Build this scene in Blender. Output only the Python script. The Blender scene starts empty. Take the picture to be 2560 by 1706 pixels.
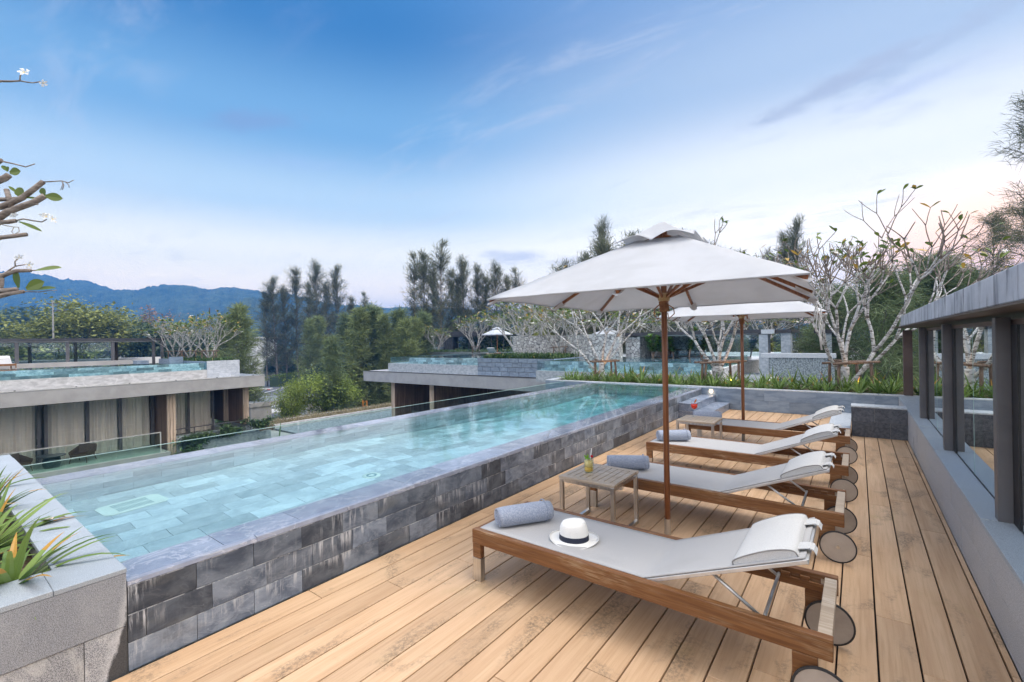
import bpy, math, random
from mathutils import Vector, Matrix, noise
R = math.radians
scene = bpy.context.scene
col = scene.collection
V3 = Vector

# ------------------------------------------------------------------ camera model (level camera, slight roll)
FPX, ROLL, CAMH, YAW = 1148.0, 0.0167, 1.62, R(37.0)
CY, SY = math.cos(YAW), math.sin(YAW)

def at(px, py, d):
    """point at depth d (metres along the view axis) behind photo pixel px, py of the 2560 x 1706 photograph"""
    x, y = px - 1280, py - 853
    a = (x - ROLL * y) / FPX
    b = (y + ROLL * x) / FPX
    return V3(((a * CY - SY) * d, (a * SY + CY) * d, CAMH - b * d))

# ------------------------------------------------------------------ object bookkeeping
def tag(o, label=None, cat=None, group=None, kind=None):
    if label: o['label'] = label
    if cat: o['category'] = cat
    if group: o['group'] = group
    if kind: o['kind'] = kind
    return o

def thing(name, label, cat, loc=(0, 0, 0), rz=0.0, group=None):
    o = bpy.data.objects.new(name, None)
    o.empty_display_size = 0.1
    col.objects.link(o)
    o.location = loc
    o.rotation_euler = (0, 0, rz)
    return tag(o, label, cat, group)

def dup(root, loc, rz=0.0, label=None, group=None, scale=None):
    c = root.copy(); col.objects.link(c)
    c.location = loc; c.rotation_euler = (0, 0, rz)
    if scale: c.scale = (scale, scale, scale) if not isinstance(scale, tuple) else scale
    if label: c['label'] = label
    if group: c['group'] = group
    for ch in list(root.children):
        k = ch.copy(); col.objects.link(k); k.parent = c
        for g in list(ch.children):
            q = g.copy(); col.objects.link(q); q.parent = k
    return c

class MB:
    """collects faces, builds ONE mesh object; every face carries a random tone 'rnd'"""
    def __init__(s): s.v, s.f, s.r = [], [], []
    def face(s, pts, r=0.5):
        n = len(s.v); s.v += [tuple(p) for p in pts]; s.f.append(tuple(range(n, n + len(pts)))); s.r.append(r)
    def hexa(s, p, r=0.5):
        n = len(s.v); s.v += [tuple(q) for q in p]
        for q in ((0, 3, 2, 1), (4, 5, 6, 7), (0, 1, 5, 4), (1, 2, 6, 5), (2, 3, 7, 6), (3, 0, 4, 7)):
            s.f.append(tuple(n + k for k in q)); s.r.append(r)
    def box(s, x0, y0, z0, x1, y1, z1, r=0.5):
        s.hexa([(x0, y0, z0), (x1, y0, z0), (x1, y1, z0), (x0, y1, z0), (x0, y0, z1), (x1, y0, z1), (x1, y1, z1), (x0, y1, z1)], r)
        return s
    def obox(s, o, u, v, n, du, dv, dn, r=0.5):
        o, u, v, n = V3(o), V3(u) * du, V3(v) * dv, V3(n) * dn
        if u.cross(v).dot(n) < 0: u, v = v, u
        s.hexa([o, o + u, o + u + v, o + v, o + n, o + u + n, o + u + v + n, o + v + n], r)
        return s
    def bar(s, a, b, w, h=None, r=0.5, up=(0, 0, 1)):
        a, b = V3(a), V3(b); h = h or w
        d = (b - a); L = d.length; d.normalize()
        u = V3(up)
        if abs(d.dot(u)) > 0.98: u = V3((1, 0, 0))
        q = d.cross(u).normalized(); t = q.cross(d)
        s.obox(a - q * w / 2 - t * h / 2, d, q, t, L, w, h, r)
        return s
    def tube(s, pts, rad, n=8, r=0.5, cap=True):
        pts = [V3(p) for p in pts]
        if not isinstance(rad, (list, tuple)): rad = [rad] * len(pts)
        base = len(s.v); u = None
        for i, p in enumerate(pts):
            d = (pts[min(i + 1, len(pts) - 1)] - pts[max(i - 1, 0)])
            d = d.normalized() if d.length > 1e-9 else V3((0, 0, 1))
            if u is None:
                u = d.orthogonal().normalized()
            else:
                u = (u - d * u.dot(d)); u = u.normalized() if u.length > 1e-6 else d.orthogonal().normalized()
            w = d.cross(u)
            for k in range(n):
                a = 2 * math.pi * k / n
                s.v.append(tuple(p + (u * math.cos(a) + w * math.sin(a)) * rad[i]))
        for i in range(len(pts) - 1):
            for k in range(n):
                k2 = (k + 1) % n
                s.f.append((base + i * n + k, base + i * n + k2, base + (i + 1) * n + k2, base + (i + 1) * n + k)); s.r.append(r)
        if cap:
            s.f.append(tuple(base + k for k in reversed(range(n)))); s.r.append(r)
            e = base + (len(pts) - 1) * n
            s.f.append(tuple(e + k for k in range(n))); s.r.append(r)
        return s
    def lathe(s, prof, n=24, c=(0, 0, 0), r=0.5, close=False, sx=1.0, sy=1.0):
        base = len(s.v); m = len(prof)
        for (rr, z) in prof:
            for k in range(n):
                a = 2 * math.pi * k / n
                s.v.append((c[0] + rr * sx * math.cos(a), c[1] + rr * sy * math.sin(a), c[2] + z))
        for i in range(m - 1 if not close else m):
            j = (i + 1) % m
            for k in range(n):
                k2 = (k + 1) % n
                s.f.append((base + i * n + k, base + i * n + k2, base + j * n + k2, base + j * n + k)); s.r.append(r)
        return s
    def grid(s, P, r=0.5, flip=False):
        """P: rows of points"""
        base = len(s.v); n = len(P[0])
        for row in P: s.v += [tuple(q) for q in row]
        for i in range(len(P) - 1):
            for k in range(n - 1):
                q = (base + i * n + k, base + i * n + k + 1, base + (i + 1) * n + k + 1, base + (i + 1) * n + k)
                s.f.append(tuple(reversed(q)) if flip else q); s.r.append(r(i, k) if callable(r) else r)
        return s
    def prism(s, poly, z0, z1, r=0.5):
        n = len(s.v); m = len(poly)
        s.v += [(p[0], p[1], z0) for p in poly] + [(p[0], p[1], z1) for p in poly]
        s.f.append(tuple(n + k for k in reversed(range(m)))); s.r.append(r)
        s.f.append(tuple(n + m + k for k in range(m))); s.r.append(r)
        for k in range(m):
            j = (k + 1) % m
            s.f.append((n + k, n + j, n + m + j, n + m + k)); s.r.append(r)
        return s
    def mesh(s, name, mat, smooth=False):
        me = bpy.data.meshes.new(name)
        me.from_pydata(s.v, [], s.f)
        at_ = me.attributes.new('rnd', 'FLOAT', 'FACE')
        at_.data.foreach_set('value', s.r)
        if mat: me.materials.append(mat)
        if smooth: me.polygons.foreach_set('use_smooth', [True] * len(s.f))
        me.update()
        return me
    def build(s, name, mat, parent=None, smooth=False, world=False, bevel=0.0, seg=2, angle=None):
        if parent is not None and world:
            l = parent.location
            if parent.parent: l = l + parent.parent.location
            s.v = [(a - l[0], b - l[1], c - l[2]) for a, b, c in s.v]
        me = s.mesh(name, mat, smooth)
        o = bpy.data.objects.new(name, me); col.objects.link(o)
        if parent is not None: o.parent = parent
        if bevel:
            b = o.modifiers.new('bevel', 'BEVEL'); b.width = bevel; b.segments = seg; b.limit_method = 'ANGLE'; b.angle_limit = R(40)
        if angle: me.set_sharp_from_angle(angle=R(angle))
        return o

def part(mb, name, mat, parent, **k): return mb.build(name, mat, parent, **k)
def single(mb, name, mat, label, cat, group=None, **k): return tag(mb.build(name, mat, None, **k), label, cat, group)
def struct(mb, name, mat, **k): return tag(mb.build(name, mat, None, **k), kind='structure')

def tiles(mb, o, u, v, n, U, W, tu, tv, gap=0.004, th=0.008, seed=0, bond=0.5, jit=0.0, first=None):
    """running-bond sheet of separate tile bodies on the plane o,u,v, standing th along n"""
    rng = random.Random(seed); o = V3(o); u = V3(u); v = V3(v)
    y = 0.0; k = 0
    while y < W - 1e-4:
        h = min(tv, W - y)
        x = -tu * ((k * bond) % 1.0) if first is None else -first * (k % 2)
        while x < U - 1e-4:
            w = tu * (1 + jit * (rng.random() - 0.5))
            a, b = max(x, 0), min(x + w, U)
            if b - a > gap * 2:
                t = th * (1 + 0.25 * (rng.random() - .5))
                mb.obox(o + u * (a + gap / 2) + v * (y + gap / 2), u, v, n, b - a - gap, h - gap, t, rng.random())
            x += w
        y += h; k += 1

# ------------------------------------------------------------------ node helpers
class NT:
    def __init__(s, tree): s.t = tree
    def n(s, typ, ins=None, **props):
        nd = s.t.nodes.new(typ)
        for k, v in props.items(): setattr(nd, k, v)
        for k, v in (ins or {}).items():
            sk = nd.inputs[k]
            if isinstance(v, bpy.types.NodeSocket): s.t.links.new(v, sk)
            else:
                if sk.type == 'RGBA' and len(v) == 3: v = (*v, 1)
                sk.default_value = v
        return nd
    def math(s, op, a, b=None, clamp=False):
        nd = s.t.nodes.new('ShaderNodeMath'); nd.operation = op; nd.use_clamp = clamp
        for i, v in enumerate((a, b)):
            if v is None: continue
            if isinstance(v, bpy.types.NodeSocket): s.t.links.new(v, nd.inputs[i])
            else: nd.inputs[i].default_value = v
        return nd.outputs[0]
    def vm(s, op, a, b=None):
        nd = s.t.nodes.new('ShaderNodeVectorMath'); nd.operation = op
        for i, v in enumerate((a, b)):
            if v is None: continue
            if isinstance(v, bpy.types.NodeSocket): s.t.links.new(v, nd.inputs[i])
            else: nd.inputs[i].default_value = v
        return nd.outputs[0] if op != 'DOT_PRODUCT' else nd.outputs['Value']
    def ramp(s, fac, lo, hi):
        nd = s.t.nodes.new('ShaderNodeMapRange'); nd.interpolation_type = 'SMOOTHSTEP'
        s.t.links.new(fac, nd.inputs[0]); nd.inputs[1].default_value = lo; nd.inputs[2].default_value = hi
        return nd.outputs[0]
    def mix(s, fac, a, b, blend='MIX'):
        nd = s.t.nodes.new('ShaderNodeMix'); nd.data_type = 'RGBA'; nd.blend_type = blend
        for i, v in ((0, fac), (6, a), (7, b)):
            if isinstance(v, bpy.types.NodeSocket): s.t.links.new(v, nd.inputs[i])
            else: nd.inputs[i].default_value = (*v, 1) if i and len(v) == 3 else v
        return nd.outputs[2]
    def noise(s, vec, scale, detail=4, rough=0.55, dist=0.0):
        nd = s.n('ShaderNodeTexNoise', {'Vector': vec, 'Scale': scale, 'Detail': detail, 'Roughness': rough, 'Distortion': dist})
        return nd.outputs['Fac']
    def scaled(s, vec, sc, off=None):
        v = s.vm('MULTIPLY', vec, sc)
        return s.vm('ADD', v, off) if off is not None else v

def newmat(name):
    m = bpy.data.materials.new(name); m.use_nodes = True
    t = m.node_tree; t.nodes.clear()
    out = t.nodes.new('ShaderNodeOutputMaterial')
    return m, NT(t), out

def pm(name, a, b, scale=(8, 8, 8), det=5, lo=0.35, hi=0.65, rough=0.6, metal=0.0, bump=0.15, bscale=None, rnd=0.0, coord='world',
       stains=(), shift=0.0, spec=0.5, sheen=0.0, dist=0.3, tint=None, rough2=None, bdist=0.01, trans=0.0):
    """principled surface mixing two colours by noise, with optional stains [(colour, scale, lo, hi, amount)] and per-piece tone"""
    m, N, out = newmat(name)
    p = N.n('ShaderNodeNewGeometry').outputs['Position'] if coord == 'world' else N.n('ShaderNodeTexCoord').outputs['Object']
    rn = N.n('ShaderNodeAttribute', attribute_name='rnd').outputs['Fac']
    if shift:
        off = N.n('ShaderNodeCombineXYZ', {0: N.math('MULTIPLY', rn, 37.0 * shift), 1: N.math('MULTIPLY', rn, 91.0 * shift), 2: N.math('MULTIPLY', rn, 53.0 * shift)}).outputs[0]
        p2 = N.vm('ADD', p, off)
    else: p2 = p
    f = N.noise(N.scaled(p2, scale), 1.0, det, 0.6, dist)
    c = N.mix(N.ramp(f, lo, hi), a, b)
    if tint: c = N.mix(N.ramp(rn, 0.3, 0.9), c, N.mix(0.75, c, tint))
    if rnd:
        k = N.math('ADD', N.math('MULTIPLY', N.math('SUBTRACT', rn, 0.5), rnd), 1.0)
        c = N.vm('SCALE', c); c.node.inputs['Scale'].default_value = 1
        N.t.links.new(k, c.node.inputs['Scale'])
    for (sc_, s_, l_, h_, am) in stains:
        g = N.math('MULTIPLY', N.ramp(N.noise(N.scaled(p2 if shift else p, s_), 1.0, 6, 0.65, 0.5), l_, h_), am)
        c = N.mix(g, c, sc_)
    bs = N.n('ShaderNodeBsdfPrincipled', {'Base Color': c, 'Roughness': rough, 'Metallic': metal, 'Specular IOR Level': spec})
    if sheen: bs.inputs['Sheen Weight'].default_value = sheen
    if rough2 is not None:
        N.t.links.new(N.math('ADD', N.math('MULTIPLY', f, rough2 - rough), rough), bs.inputs['Roughness'])
    if bump:
        bf = N.noise(N.scaled(p, bscale), 1.0, 5, 0.6) if bscale else f
        bn = N.n('ShaderNodeBump', {'Height': bf, 'Strength': bump, 'Distance': bdist})
        N.t.links.new(bn.outputs[0], bs.inputs['Normal'])
    sh = bs.outputs[0]
    if trans:
        tr = N.n('ShaderNodeBsdfTranslucent', {'Color': c})
        sh = N.n('ShaderNodeMixShader', {0: trans, 1: sh, 2: tr.outputs[0]}).outputs[0]
    N.t.links.new(sh, out.inputs[0])
    return m
# ------------------------------------------------------------------ materials (surface colours)
M = {}
M['deck'] = pm('deck_board', (0.60, 0.385, 0.205), (0.72, 0.49, 0.285), scale=(9, 1.1, 9), det=6, lo=0.3, hi=0.7, rough=0.55, bump=0.12,
    bscale=(160, 3, 160), rnd=0.20, shift=1.0, bdist=0.003,
    stains=[((0.10, 0.065, 0.04), (34, 26, 1), 0.57, 0.74, 0.0)])
# mould specks gathered in patches, drawn along the grain
def deck_mat():
    m, N, out = newmat('deck_board')
    p = N.n('ShaderNodeNewGeometry').outputs['Position']
    rn = N.n('ShaderNodeAttribute', attribute_name='rnd').outputs['Fac']
    off = N.n('ShaderNodeCombineXYZ', {0: N.math('MULTIPLY', rn, 31.0), 1: N.math('MULTIPLY', rn, 77.0), 2: 0.0}).outputs[0]
    q = N.vm('ADD', p, off)
    g1 = N.noise(N.scaled(q, (70, 2.2, 1)), 1.0, 5, 0.6, 0.2)
    g2 = N.noise(N.scaled(q, (14, 0.9, 1)), 1.0, 4, 0.6, 0.3)
    c = N.mix(N.ramp(g2, 0.25, 0.75), (0.515, 0.325, 0.188), (0.645, 0.435, 0.268))
    c = N.mix(N.math('MULTIPLY', N.ramp(g1, 0.42, 0.72), 0.42), c, (0.40, 0.235, 0.115))
    k = N.math('ADD', N.math('MULTIPLY', N.math('SUBTRACT', rn, 0.5), 0.20), 0.97)
    c = N.vm('SCALE', c); N.t.links.new(k, c.node.inputs['Scale'])
    # pale worn film
    c = N.mix(N.math('MULTIPLY', N.ramp(N.noise(N.scaled(p, (1.1, 0.7, 1)), 1.0, 3), 0.48, 0.7), 0.25), c, (0.70, 0.53, 0.36))
    # greenish algae
    c = N.mix(N.math('MULTIPLY', N.ramp(N.noise(N.scaled(p, (2.1, 1.5, 1)), 1.0, 4, 0.6), 0.60, 0.78), 0.35), c, (0.36, 0.28, 0.10))
    # mould patches: big mask x speckle
    big = N.ramp(N.noise(N.scaled(q, (3.4, 1.8, 1)), 1.0, 4, 0.6, 0.4), 0.515, 0.70)
    sp = N.ramp(N.noise(N.scaled(p, (60, 44, 1)), 1.0, 7, 0.78, 0.2), 0.43, 0.58)
    c = N.mix(N.math('MULTIPLY', N.math('MULTIPLY', big, sp), 0.80), c, (0.115, 0.085, 0.06))
    c = N.mix(N.math('MULTIPLY', big, 0.22), c, (0.36, 0.25, 0.15))
    # scattered dark specks
    sp2 = N.ramp(N.noise(N.scaled(p, (28, 20, 1)), 1.0, 5, 0.7), 0.68, 0.78)
    c = N.mix(N.math('MULTIPLY', sp2, 0.6), c, (0.15, 0.09, 0.05))
    bs = N.n('ShaderNodeBsdfPrincipled', {'Base Color': c, 'Roughness': 0.58, 'Specular IOR Level': 0.35})
    bn = N.n('ShaderNodeBump', {'Height': g1, 'Strength': 0.2, 'Distance': 0.003})
    N.t.links.new(bn.outputs[0], bs.inputs['Normal'])
    N.t.links.new(bs.outputs[0], out.inputs[0])
    return m
M['deck'] = deck_mat()
M['under'] = pm('deck_void', (0.02, 0.016, 0.012), (0.03, 0.02, 0.015), rough=0.9, bump=0)

def marble(name, dark, mid, lite, streak=0.0, wet=0.35, tone=0.7, vein=0.5):
    m, N, out = newmat(name)
    p = N.n('ShaderNodeNewGeometry').outputs['Position']
    rn = N.n('ShaderNodeAttribute', attribute_name='rnd').outputs['Fac']
    off = N.n('ShaderNodeCombineXYZ', {0: N.math('MULTIPLY', rn, 61.0), 1: N.math('MULTIPLY', rn, 87.0), 2: N.math('MULTIPLY', rn, 43.0)}).outputs[0]
    q = N.vm('ADD', p, off)
    cl = N.noise(N.scaled(q, (5, 5, 8)), 1.0, 7, 0.62, 0.5)
    c = N.mix(N.ramp(cl, 0.3, 0.7), dark, mid)
    v = N.noise(N.scaled(q, (4, 3.0, 6)), 1.0, 7, 0.60, 0.7)
    vn = N.math('SUBTRACT', 1.0, N.ramp(N.math('ABSOLUTE', N.math('SUBTRACT', v, 0.5)), 0.0, 0.018))
    c = N.mix(N.math('MULTIPLY', vn, vein), c, lite)
    fine = N.ramp(N.noise(N.scaled(q, (38, 30, 60)), 1.0, 5, 0.7, 0.5), 0.60, 0.78)
    c = N.mix(N.math('MULTIPLY', fine, 0.35), c, lite)
    k = N.math('ADD', N.math('MULTIPLY', N.math('SUBTRACT', rn, 0.45), tone), 1.0)
    c = N.vm('SCALE', c); N.t.links.new(k, c.node.inputs['Scale'])
    if streak:
        s1 = N.noise(N.scaled(p, (1, 34, 2.6)), 1.0, 7, 0.72, 0.3)
        s2 = N.noise(N.scaled(p, (1, 2.2, 1.5)), 1.0, 3, 0.5)
        zf = N.math('FRACT', N.math('DIVIDE', N.n('ShaderNodeSeparateXYZ', {0: p}).outputs[2], 0.142))
        s = N.math('MULTIPLY', N.math('MULTIPLY', N.ramp(s1, 0.47, 0.62), N.ramp(s2, 0.49, 0.63)), N.math('ADD', 0.15, N.ramp(N.math('ADD', zf, N.math('MULTIPLY', N.math('SUBTRACT', s1, 0.5), 1.2)), 0.25, 1.0)))
        lip = N.math('MULTIPLY', N.ramp(zf, 0.955, 0.985), N.ramp(N.noise(N.scaled(p, (1, 11, 3)), 1.0, 5, 0.7), 0.42, 0.56))
        s = N.math('MAXIMUM', s, lip)
        c = N.mix(N.math('MULTIPLY', s, streak), c, (0.60, 0.625, 0.66))
        b2 = N.ramp(N.noise(N.scaled(p, (1, 1.6, 5)), 1.0, 4), 0.56, 0.75)
        c = N.mix(N.math('MULTIPLY', b2, 0.25), c, (0.22, 0.19, 0.12))
    bs = N.n('ShaderNodeBsdfPrincipled', {'Base Color': c, 'Roughness': wet, 'Specular IOR Level': 0.4})
    bn = N.n('ShaderNodeBump', {'Height': cl, 'Strength': 0.25, 'Distance': 0.01})
    N.t.links.new(bn.outputs[0], bs.inputs['Normal'])
    N.t.links.new(bs.outputs[0], out.inputs[0])
    return m
M['wall_tile'] = marble('grey_marble_tile', (0.052, 0.072, 0.108), (0.19, 0.225, 0.275), (0.54, 0.57, 0.61), streak=0.80, tone=1.15, vein=0.10)
M['cope_tile'] = marble('pool_edge_tile', (0.25, 0.285, 0.38), (0.37, 0.41, 0.51), (0.70, 0.71, 0.75), tone=0.4, wet=0.3)
M['floor_tile'] = marble('pool_floor_tile', (0.46, 0.50, 0.54), (0.66, 0.69, 0.72), (0.86, 0.88, 0.90), tone=0.55, vein=0.3)
M['deep_tile'] = marble('deep_pool_tile', (0.30, 0.66, 0.74), (0.44, 0.80, 0.86), (0.70, 0.92, 0.94), tone=0.4, vein=0.2)
M['step_tile'] = marble('step_tile', (0.15, 0.19, 0.27), (0.25, 0.29, 0.37), (0.60, 0.63, 0.70), tone=0.3, vein=0.6)
M['far_tile'] = marble('far_pool_tile', (0.20, 0.29, 0.36), (0.46, 0.55, 0.61), (0.80, 0.84, 0.87), tone=1.1, wet=0.25, vein=0.4)
M['grout'] = pm('grout', (0.22, 0.22, 0.21), (0.36, 0.36, 0.35), scale=(20, 20, 20), rough=0.85, bump=0)
M['granite'] = pm('grey_granite', (0.12, 0.13, 0.148), (0.36, 0.38, 0.415), scale=(330, 330, 330), det=2, lo=0.34, hi=0.62, rough=0.7, bump=0.2, rnd=0.22,
    stains=[((0.50, 0.51, 0.52), (2.5, 2.5, 1.2), 0.5, 0.8, 0.35)], bdist=0.004)
M['granite_wet'] = pm('granite_foot', (0.13, 0.138, 0.152), (0.46, 0.475, 0.50), scale=(280, 280, 280), det=2, lo=0.36, hi=0.62, rough=0.7, bump=0.2, rnd=0.2,
    stains=[((0.62, 0.62, 0.61), (5, 5, 3), 0.5, 0.66, 0.7), ((0.03, 0.03, 0.03), (7, 7, 2), 0.62, 0.7, 0.5)])
def overflow_stain(m):
    N = NT(m.node_tree); bs = [n for n in m.node_tree.nodes if n.type == 'BSDF_PRINCIPLED'][0]
    src = bs.inputs['Base Color'].links[0].from_socket
    p = N.n('ShaderNodeNewGeometry').outputs['Position']; sp = N.n('ShaderNodeSeparateXYZ', {0: p})
    nz = N.noise(N.scaled(p, (1, 9, 5)), 1.0, 5, 0.6)
    e = N.math('ADD', N.math('SUBTRACT', sp.outputs[1], 0.695), N.math('ADD', N.math('MULTIPLY', N.math('SUBTRACT', 0.46, sp.outputs[2]), 0.26), N.math('MULTIPLY', N.math('SUBTRACT', nz, 0.5), 0.10)))
    f = N.math('MULTIPLY', N.ramp(e, -0.006, 0.012), 0.9)
    rim = N.math('MULTIPLY', N.math('SUBTRACT', N.ramp(e, -0.05, -0.005), N.ramp(e, -0.005, 0.01)), 0.35)
    c = N.mix(rim, src, (0.70, 0.71, 0.72)); c = N.mix(f, c, (0.035, 0.035, 0.037))
    N.t.links.new(c, bs.inputs['Base Color'])
overflow_stain(M['granite']); overflow_stain(M['granite_wet'])
M['granite_top'] = pm('granite_coping', (0.25, 0.285, 0.325), (0.42, 0.46, 0.50), scale=(300, 300, 300), det=2, rough=0.6, bump=0.1, rnd=0.12,
    stains=[((0.46, 0.51, 0.56), (4, 1.2, 4), 0.5, 0.8, 0.4)])
M['bluestone'] = pm('blue_grey_stone', (0.15, 0.20, 0.27), (0.24, 0.30, 0.375), scale=(4, 4, 14), det=6, rough=0.65, bump=0.12, rnd=0.22, shift=1.0,
    bscale=(60, 60, 90), stains=[((0.32, 0.37, 0.43), (9, 9, 1.6), 0.55, 0.75, 0.45), ((0.07, 0.08, 0.10), (1.3, 1.3, 9), 0.62, 0.8, 0.5)])
M['bluestone_cap'] = pm('bluestone_cap', (0.42, 0.46, 0.50), (0.58, 0.61, 0.64), scale=(30, 30, 30), rough=0.6, bump=0.08, rnd=0.1)
M['basalt'] = pm('dark_basalt', (0.055, 0.06, 0.075), (0.11, 0.12, 0.14), scale=(25, 25, 25), rough=0.7, bump=0.15, rnd=0.3, shift=1.0,
    stains=[((0.20, 0.21, 0.23), (3, 3, 6), 0.55, 0.8, 0.4)])
M['parapet'] = pm('parapet_granite', (0.28, 0.285, 0.295), (0.55, 0.555, 0.565), scale=(300, 300, 300), det=2, lo=0.34, hi=0.66, rough=0.7, bump=0.18, rnd=0.10,
    stains=[((0.20, 0.21, 0.24), (1.5, 12, 1.2), 0.62, 0.8, 0.35)])
M['concrete'] = pm('grey_render', (0.31, 0.302, 0.30), (0.37, 0.362, 0.36), scale=(1.2, 1.2, 1.2), det=6, rough=0.8, bump=0.05,
    stains=[((0.30, 0.29, 0.285), (0.9, 0.9, 6), 0.58, 0.8, 0.4)])
M['concrete_pale'] = pm('pale_concrete', (0.38, 0.38, 0.385), (0.56, 0.56, 0.565), scale=(5, 3, 9), det=7, rough=0.85, bump=0.15,
    stains=[((0.30, 0.29, 0.28), (2.2, 1.2, 2.8), 0.60, 0.74, 0.6), ((0.74, 0.74, 0.73), (7, 4, 3), 0.55, 0.7, 0.5)])
M['pale_block'] = pm('pale_blue_block', (0.40, 0.44, 0.50), (0.54, 0.57, 0.62), scale=(5, 5, 12), det=6, rough=0.75, bump=0.1, rnd=0.18, shift=1.0)
M['slab_blue'] = pm('blue_grey_render', (0.30, 0.31, 0.335), (0.36, 0.37, 0.395), scale=(1.2, 1.2, 1.2), det=6, rough=0.8, bump=0.03)
M['concrete_blue_shade'] = pm('shaded_side_concrete', (0.29, 0.33, 0.37), (0.44, 0.48, 0.52), scale=(6, 6, 9), det=7, rough=0.85, bump=0.1,  # darker bluish copy of the pale concrete, shade put into its colour
    stains=[((0.24, 0.27, 0.30), (3, 3, 3), 0.58, 0.75, 0.5)])
M['fascia'] = pm('weathered_fascia', (0.38, 0.41, 0.46), (0.50, 0.53, 0.58), scale=(3, 1.5, 3), det=6, rough=0.75, bump=0.06,
    stains=[((0.09, 0.10, 0.125), (2, 7.5, 1.6), 0.47, 0.68, 0.85), ((0.56, 0.59, 0.64), (2, 11, 1.0), 0.52, 0.70, 0.55)])
M['dark_metal'] = pm('dark_roof_metal', (0.035, 0.036, 0.042), (0.06, 0.06, 0.068), scale=(3, 3, 3), rough=0.45, metal=0.3, bump=0)
M['soffit'] = pm('brown_soffit', (0.06, 0.042, 0.032), (0.09, 0.066, 0.05), scale=(2, 6, 2), rough=0.5, bump=0)
M['post'] = pm('grey_brown_post', (0.095, 0.093, 0.10), (0.13, 0.126, 0.132), scale=(2, 2, 2), rough=0.4, metal=0.2, bump=0)
M['post_brown'] = pm('brown_metal_post', (0.10, 0.07, 0.062), (0.14, 0.10, 0.09), scale=(2, 2, 2), rough=0.5, metal=0.2, bump=0)
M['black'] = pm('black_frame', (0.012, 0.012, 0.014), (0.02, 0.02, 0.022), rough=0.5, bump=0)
M['room'] = pm('interior_wall', (0.30, 0.33, 0.31), (0.38, 0.40, 0.38), scale=(1, 1, 1), rough=0.8, bump=0)
M['room_white'] = pm('white_interior', (0.72, 0.74, 0.70), (0.80, 0.81, 0.78), scale=(2, 2, 2), rough=0.7, bump=0)
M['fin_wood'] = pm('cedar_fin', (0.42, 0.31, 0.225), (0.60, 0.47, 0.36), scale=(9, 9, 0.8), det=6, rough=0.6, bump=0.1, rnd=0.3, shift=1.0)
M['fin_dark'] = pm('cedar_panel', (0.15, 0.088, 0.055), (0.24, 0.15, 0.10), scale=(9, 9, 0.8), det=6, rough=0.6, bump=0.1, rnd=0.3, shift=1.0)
M['curtain'] = pm('linen_curtain', (0.87, 0.83, 0.77), (0.94, 0.91, 0.86), scale=(2, 2, 60), det=3, rough=0.9, bump=0.05, trans=0.15)
M['wicker'] = pm('brown_wicker', (0.05, 0.028, 0.018), (0.13, 0.08, 0.05), scale=(40, 40, 60), rough=0.6, bump=0.2, coord='obj')
M['stool'] = pm('dark_ceramic', (0.03, 0.04, 0.05), (0.06, 0.075, 0.085), scale=(9, 9, 9), rough=0.3, bump=0, coord='obj')
M['balcony'] = pm('balcony_floor', (0.42, 0.46, 0.43), (0.52, 0.56, 0.52), scale=(2, 2, 2), rough=0.6, bump=0)
def rubble(name):
    m, N, out = newmat(name)
    p = N.n('ShaderNodeNewGeometry').outputs['Position']
    q = N.vm('ADD', N.scaled(p, (4.6, 4.6, 5.4)), N.vm('SCALE', N.n('ShaderNodeTexNoise', {'Vector': p, 'Scale': 3.0}).outputs['Color']))
    vo = N.n('ShaderNodeTexVoronoi', {'Vector': q, 'Scale': 1.0}, feature='DISTANCE_TO_EDGE')
    vc = N.n('ShaderNodeTexVoronoi', {'Vector': q, 'Scale': 1.0}, feature='F1')
    g = N.n('ShaderNodeSeparateColor', {0: vc.outputs['Color']}).outputs[0]
    c = N.mix(g, (0.40, 0.39, 0.38), (0.66, 0.65, 0.63))
    c = N.mix(N.math('MULTIPLY', N.ramp(N.noise(N.scaled(p, (14, 14, 14)), 1.0, 5), 0.5, 0.8), 0.4), c, (0.25, 0.22, 0.18))
    e = N.ramp(vo.outputs['Distance'], 0.0, 0.08)
    c = N.mix(e, (0.16, 0.16, 0.16), c)
    bs = N.n('ShaderNodeBsdfPrincipled', {'Base Color': c, 'Roughness': 0.85})
    bn = N.n('ShaderNodeBump', {'Height': e, 'Strength': 0.9, 'Distance': 0.06})
    N.t.links.new(bn.outputs[0], bs.inputs['Normal'])
    N.t.links.new(bs.outputs[0], out.inputs[0])
    return m
M['rubble'] = rubble('rubble_stone')
M['dark_rubble'] = pm('dark_pebble_wall', (0.10, 0.13, 0.15), (0.36, 0.42, 0.45), scale=(22, 22, 15), det=4, rough=0.5, bump=0.5, bdist=0.04,
    stains=[((0.03, 0.03, 0.03), (3.2, 3.2, 0.5), 0.58, 0.7, 0.6)])
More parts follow.
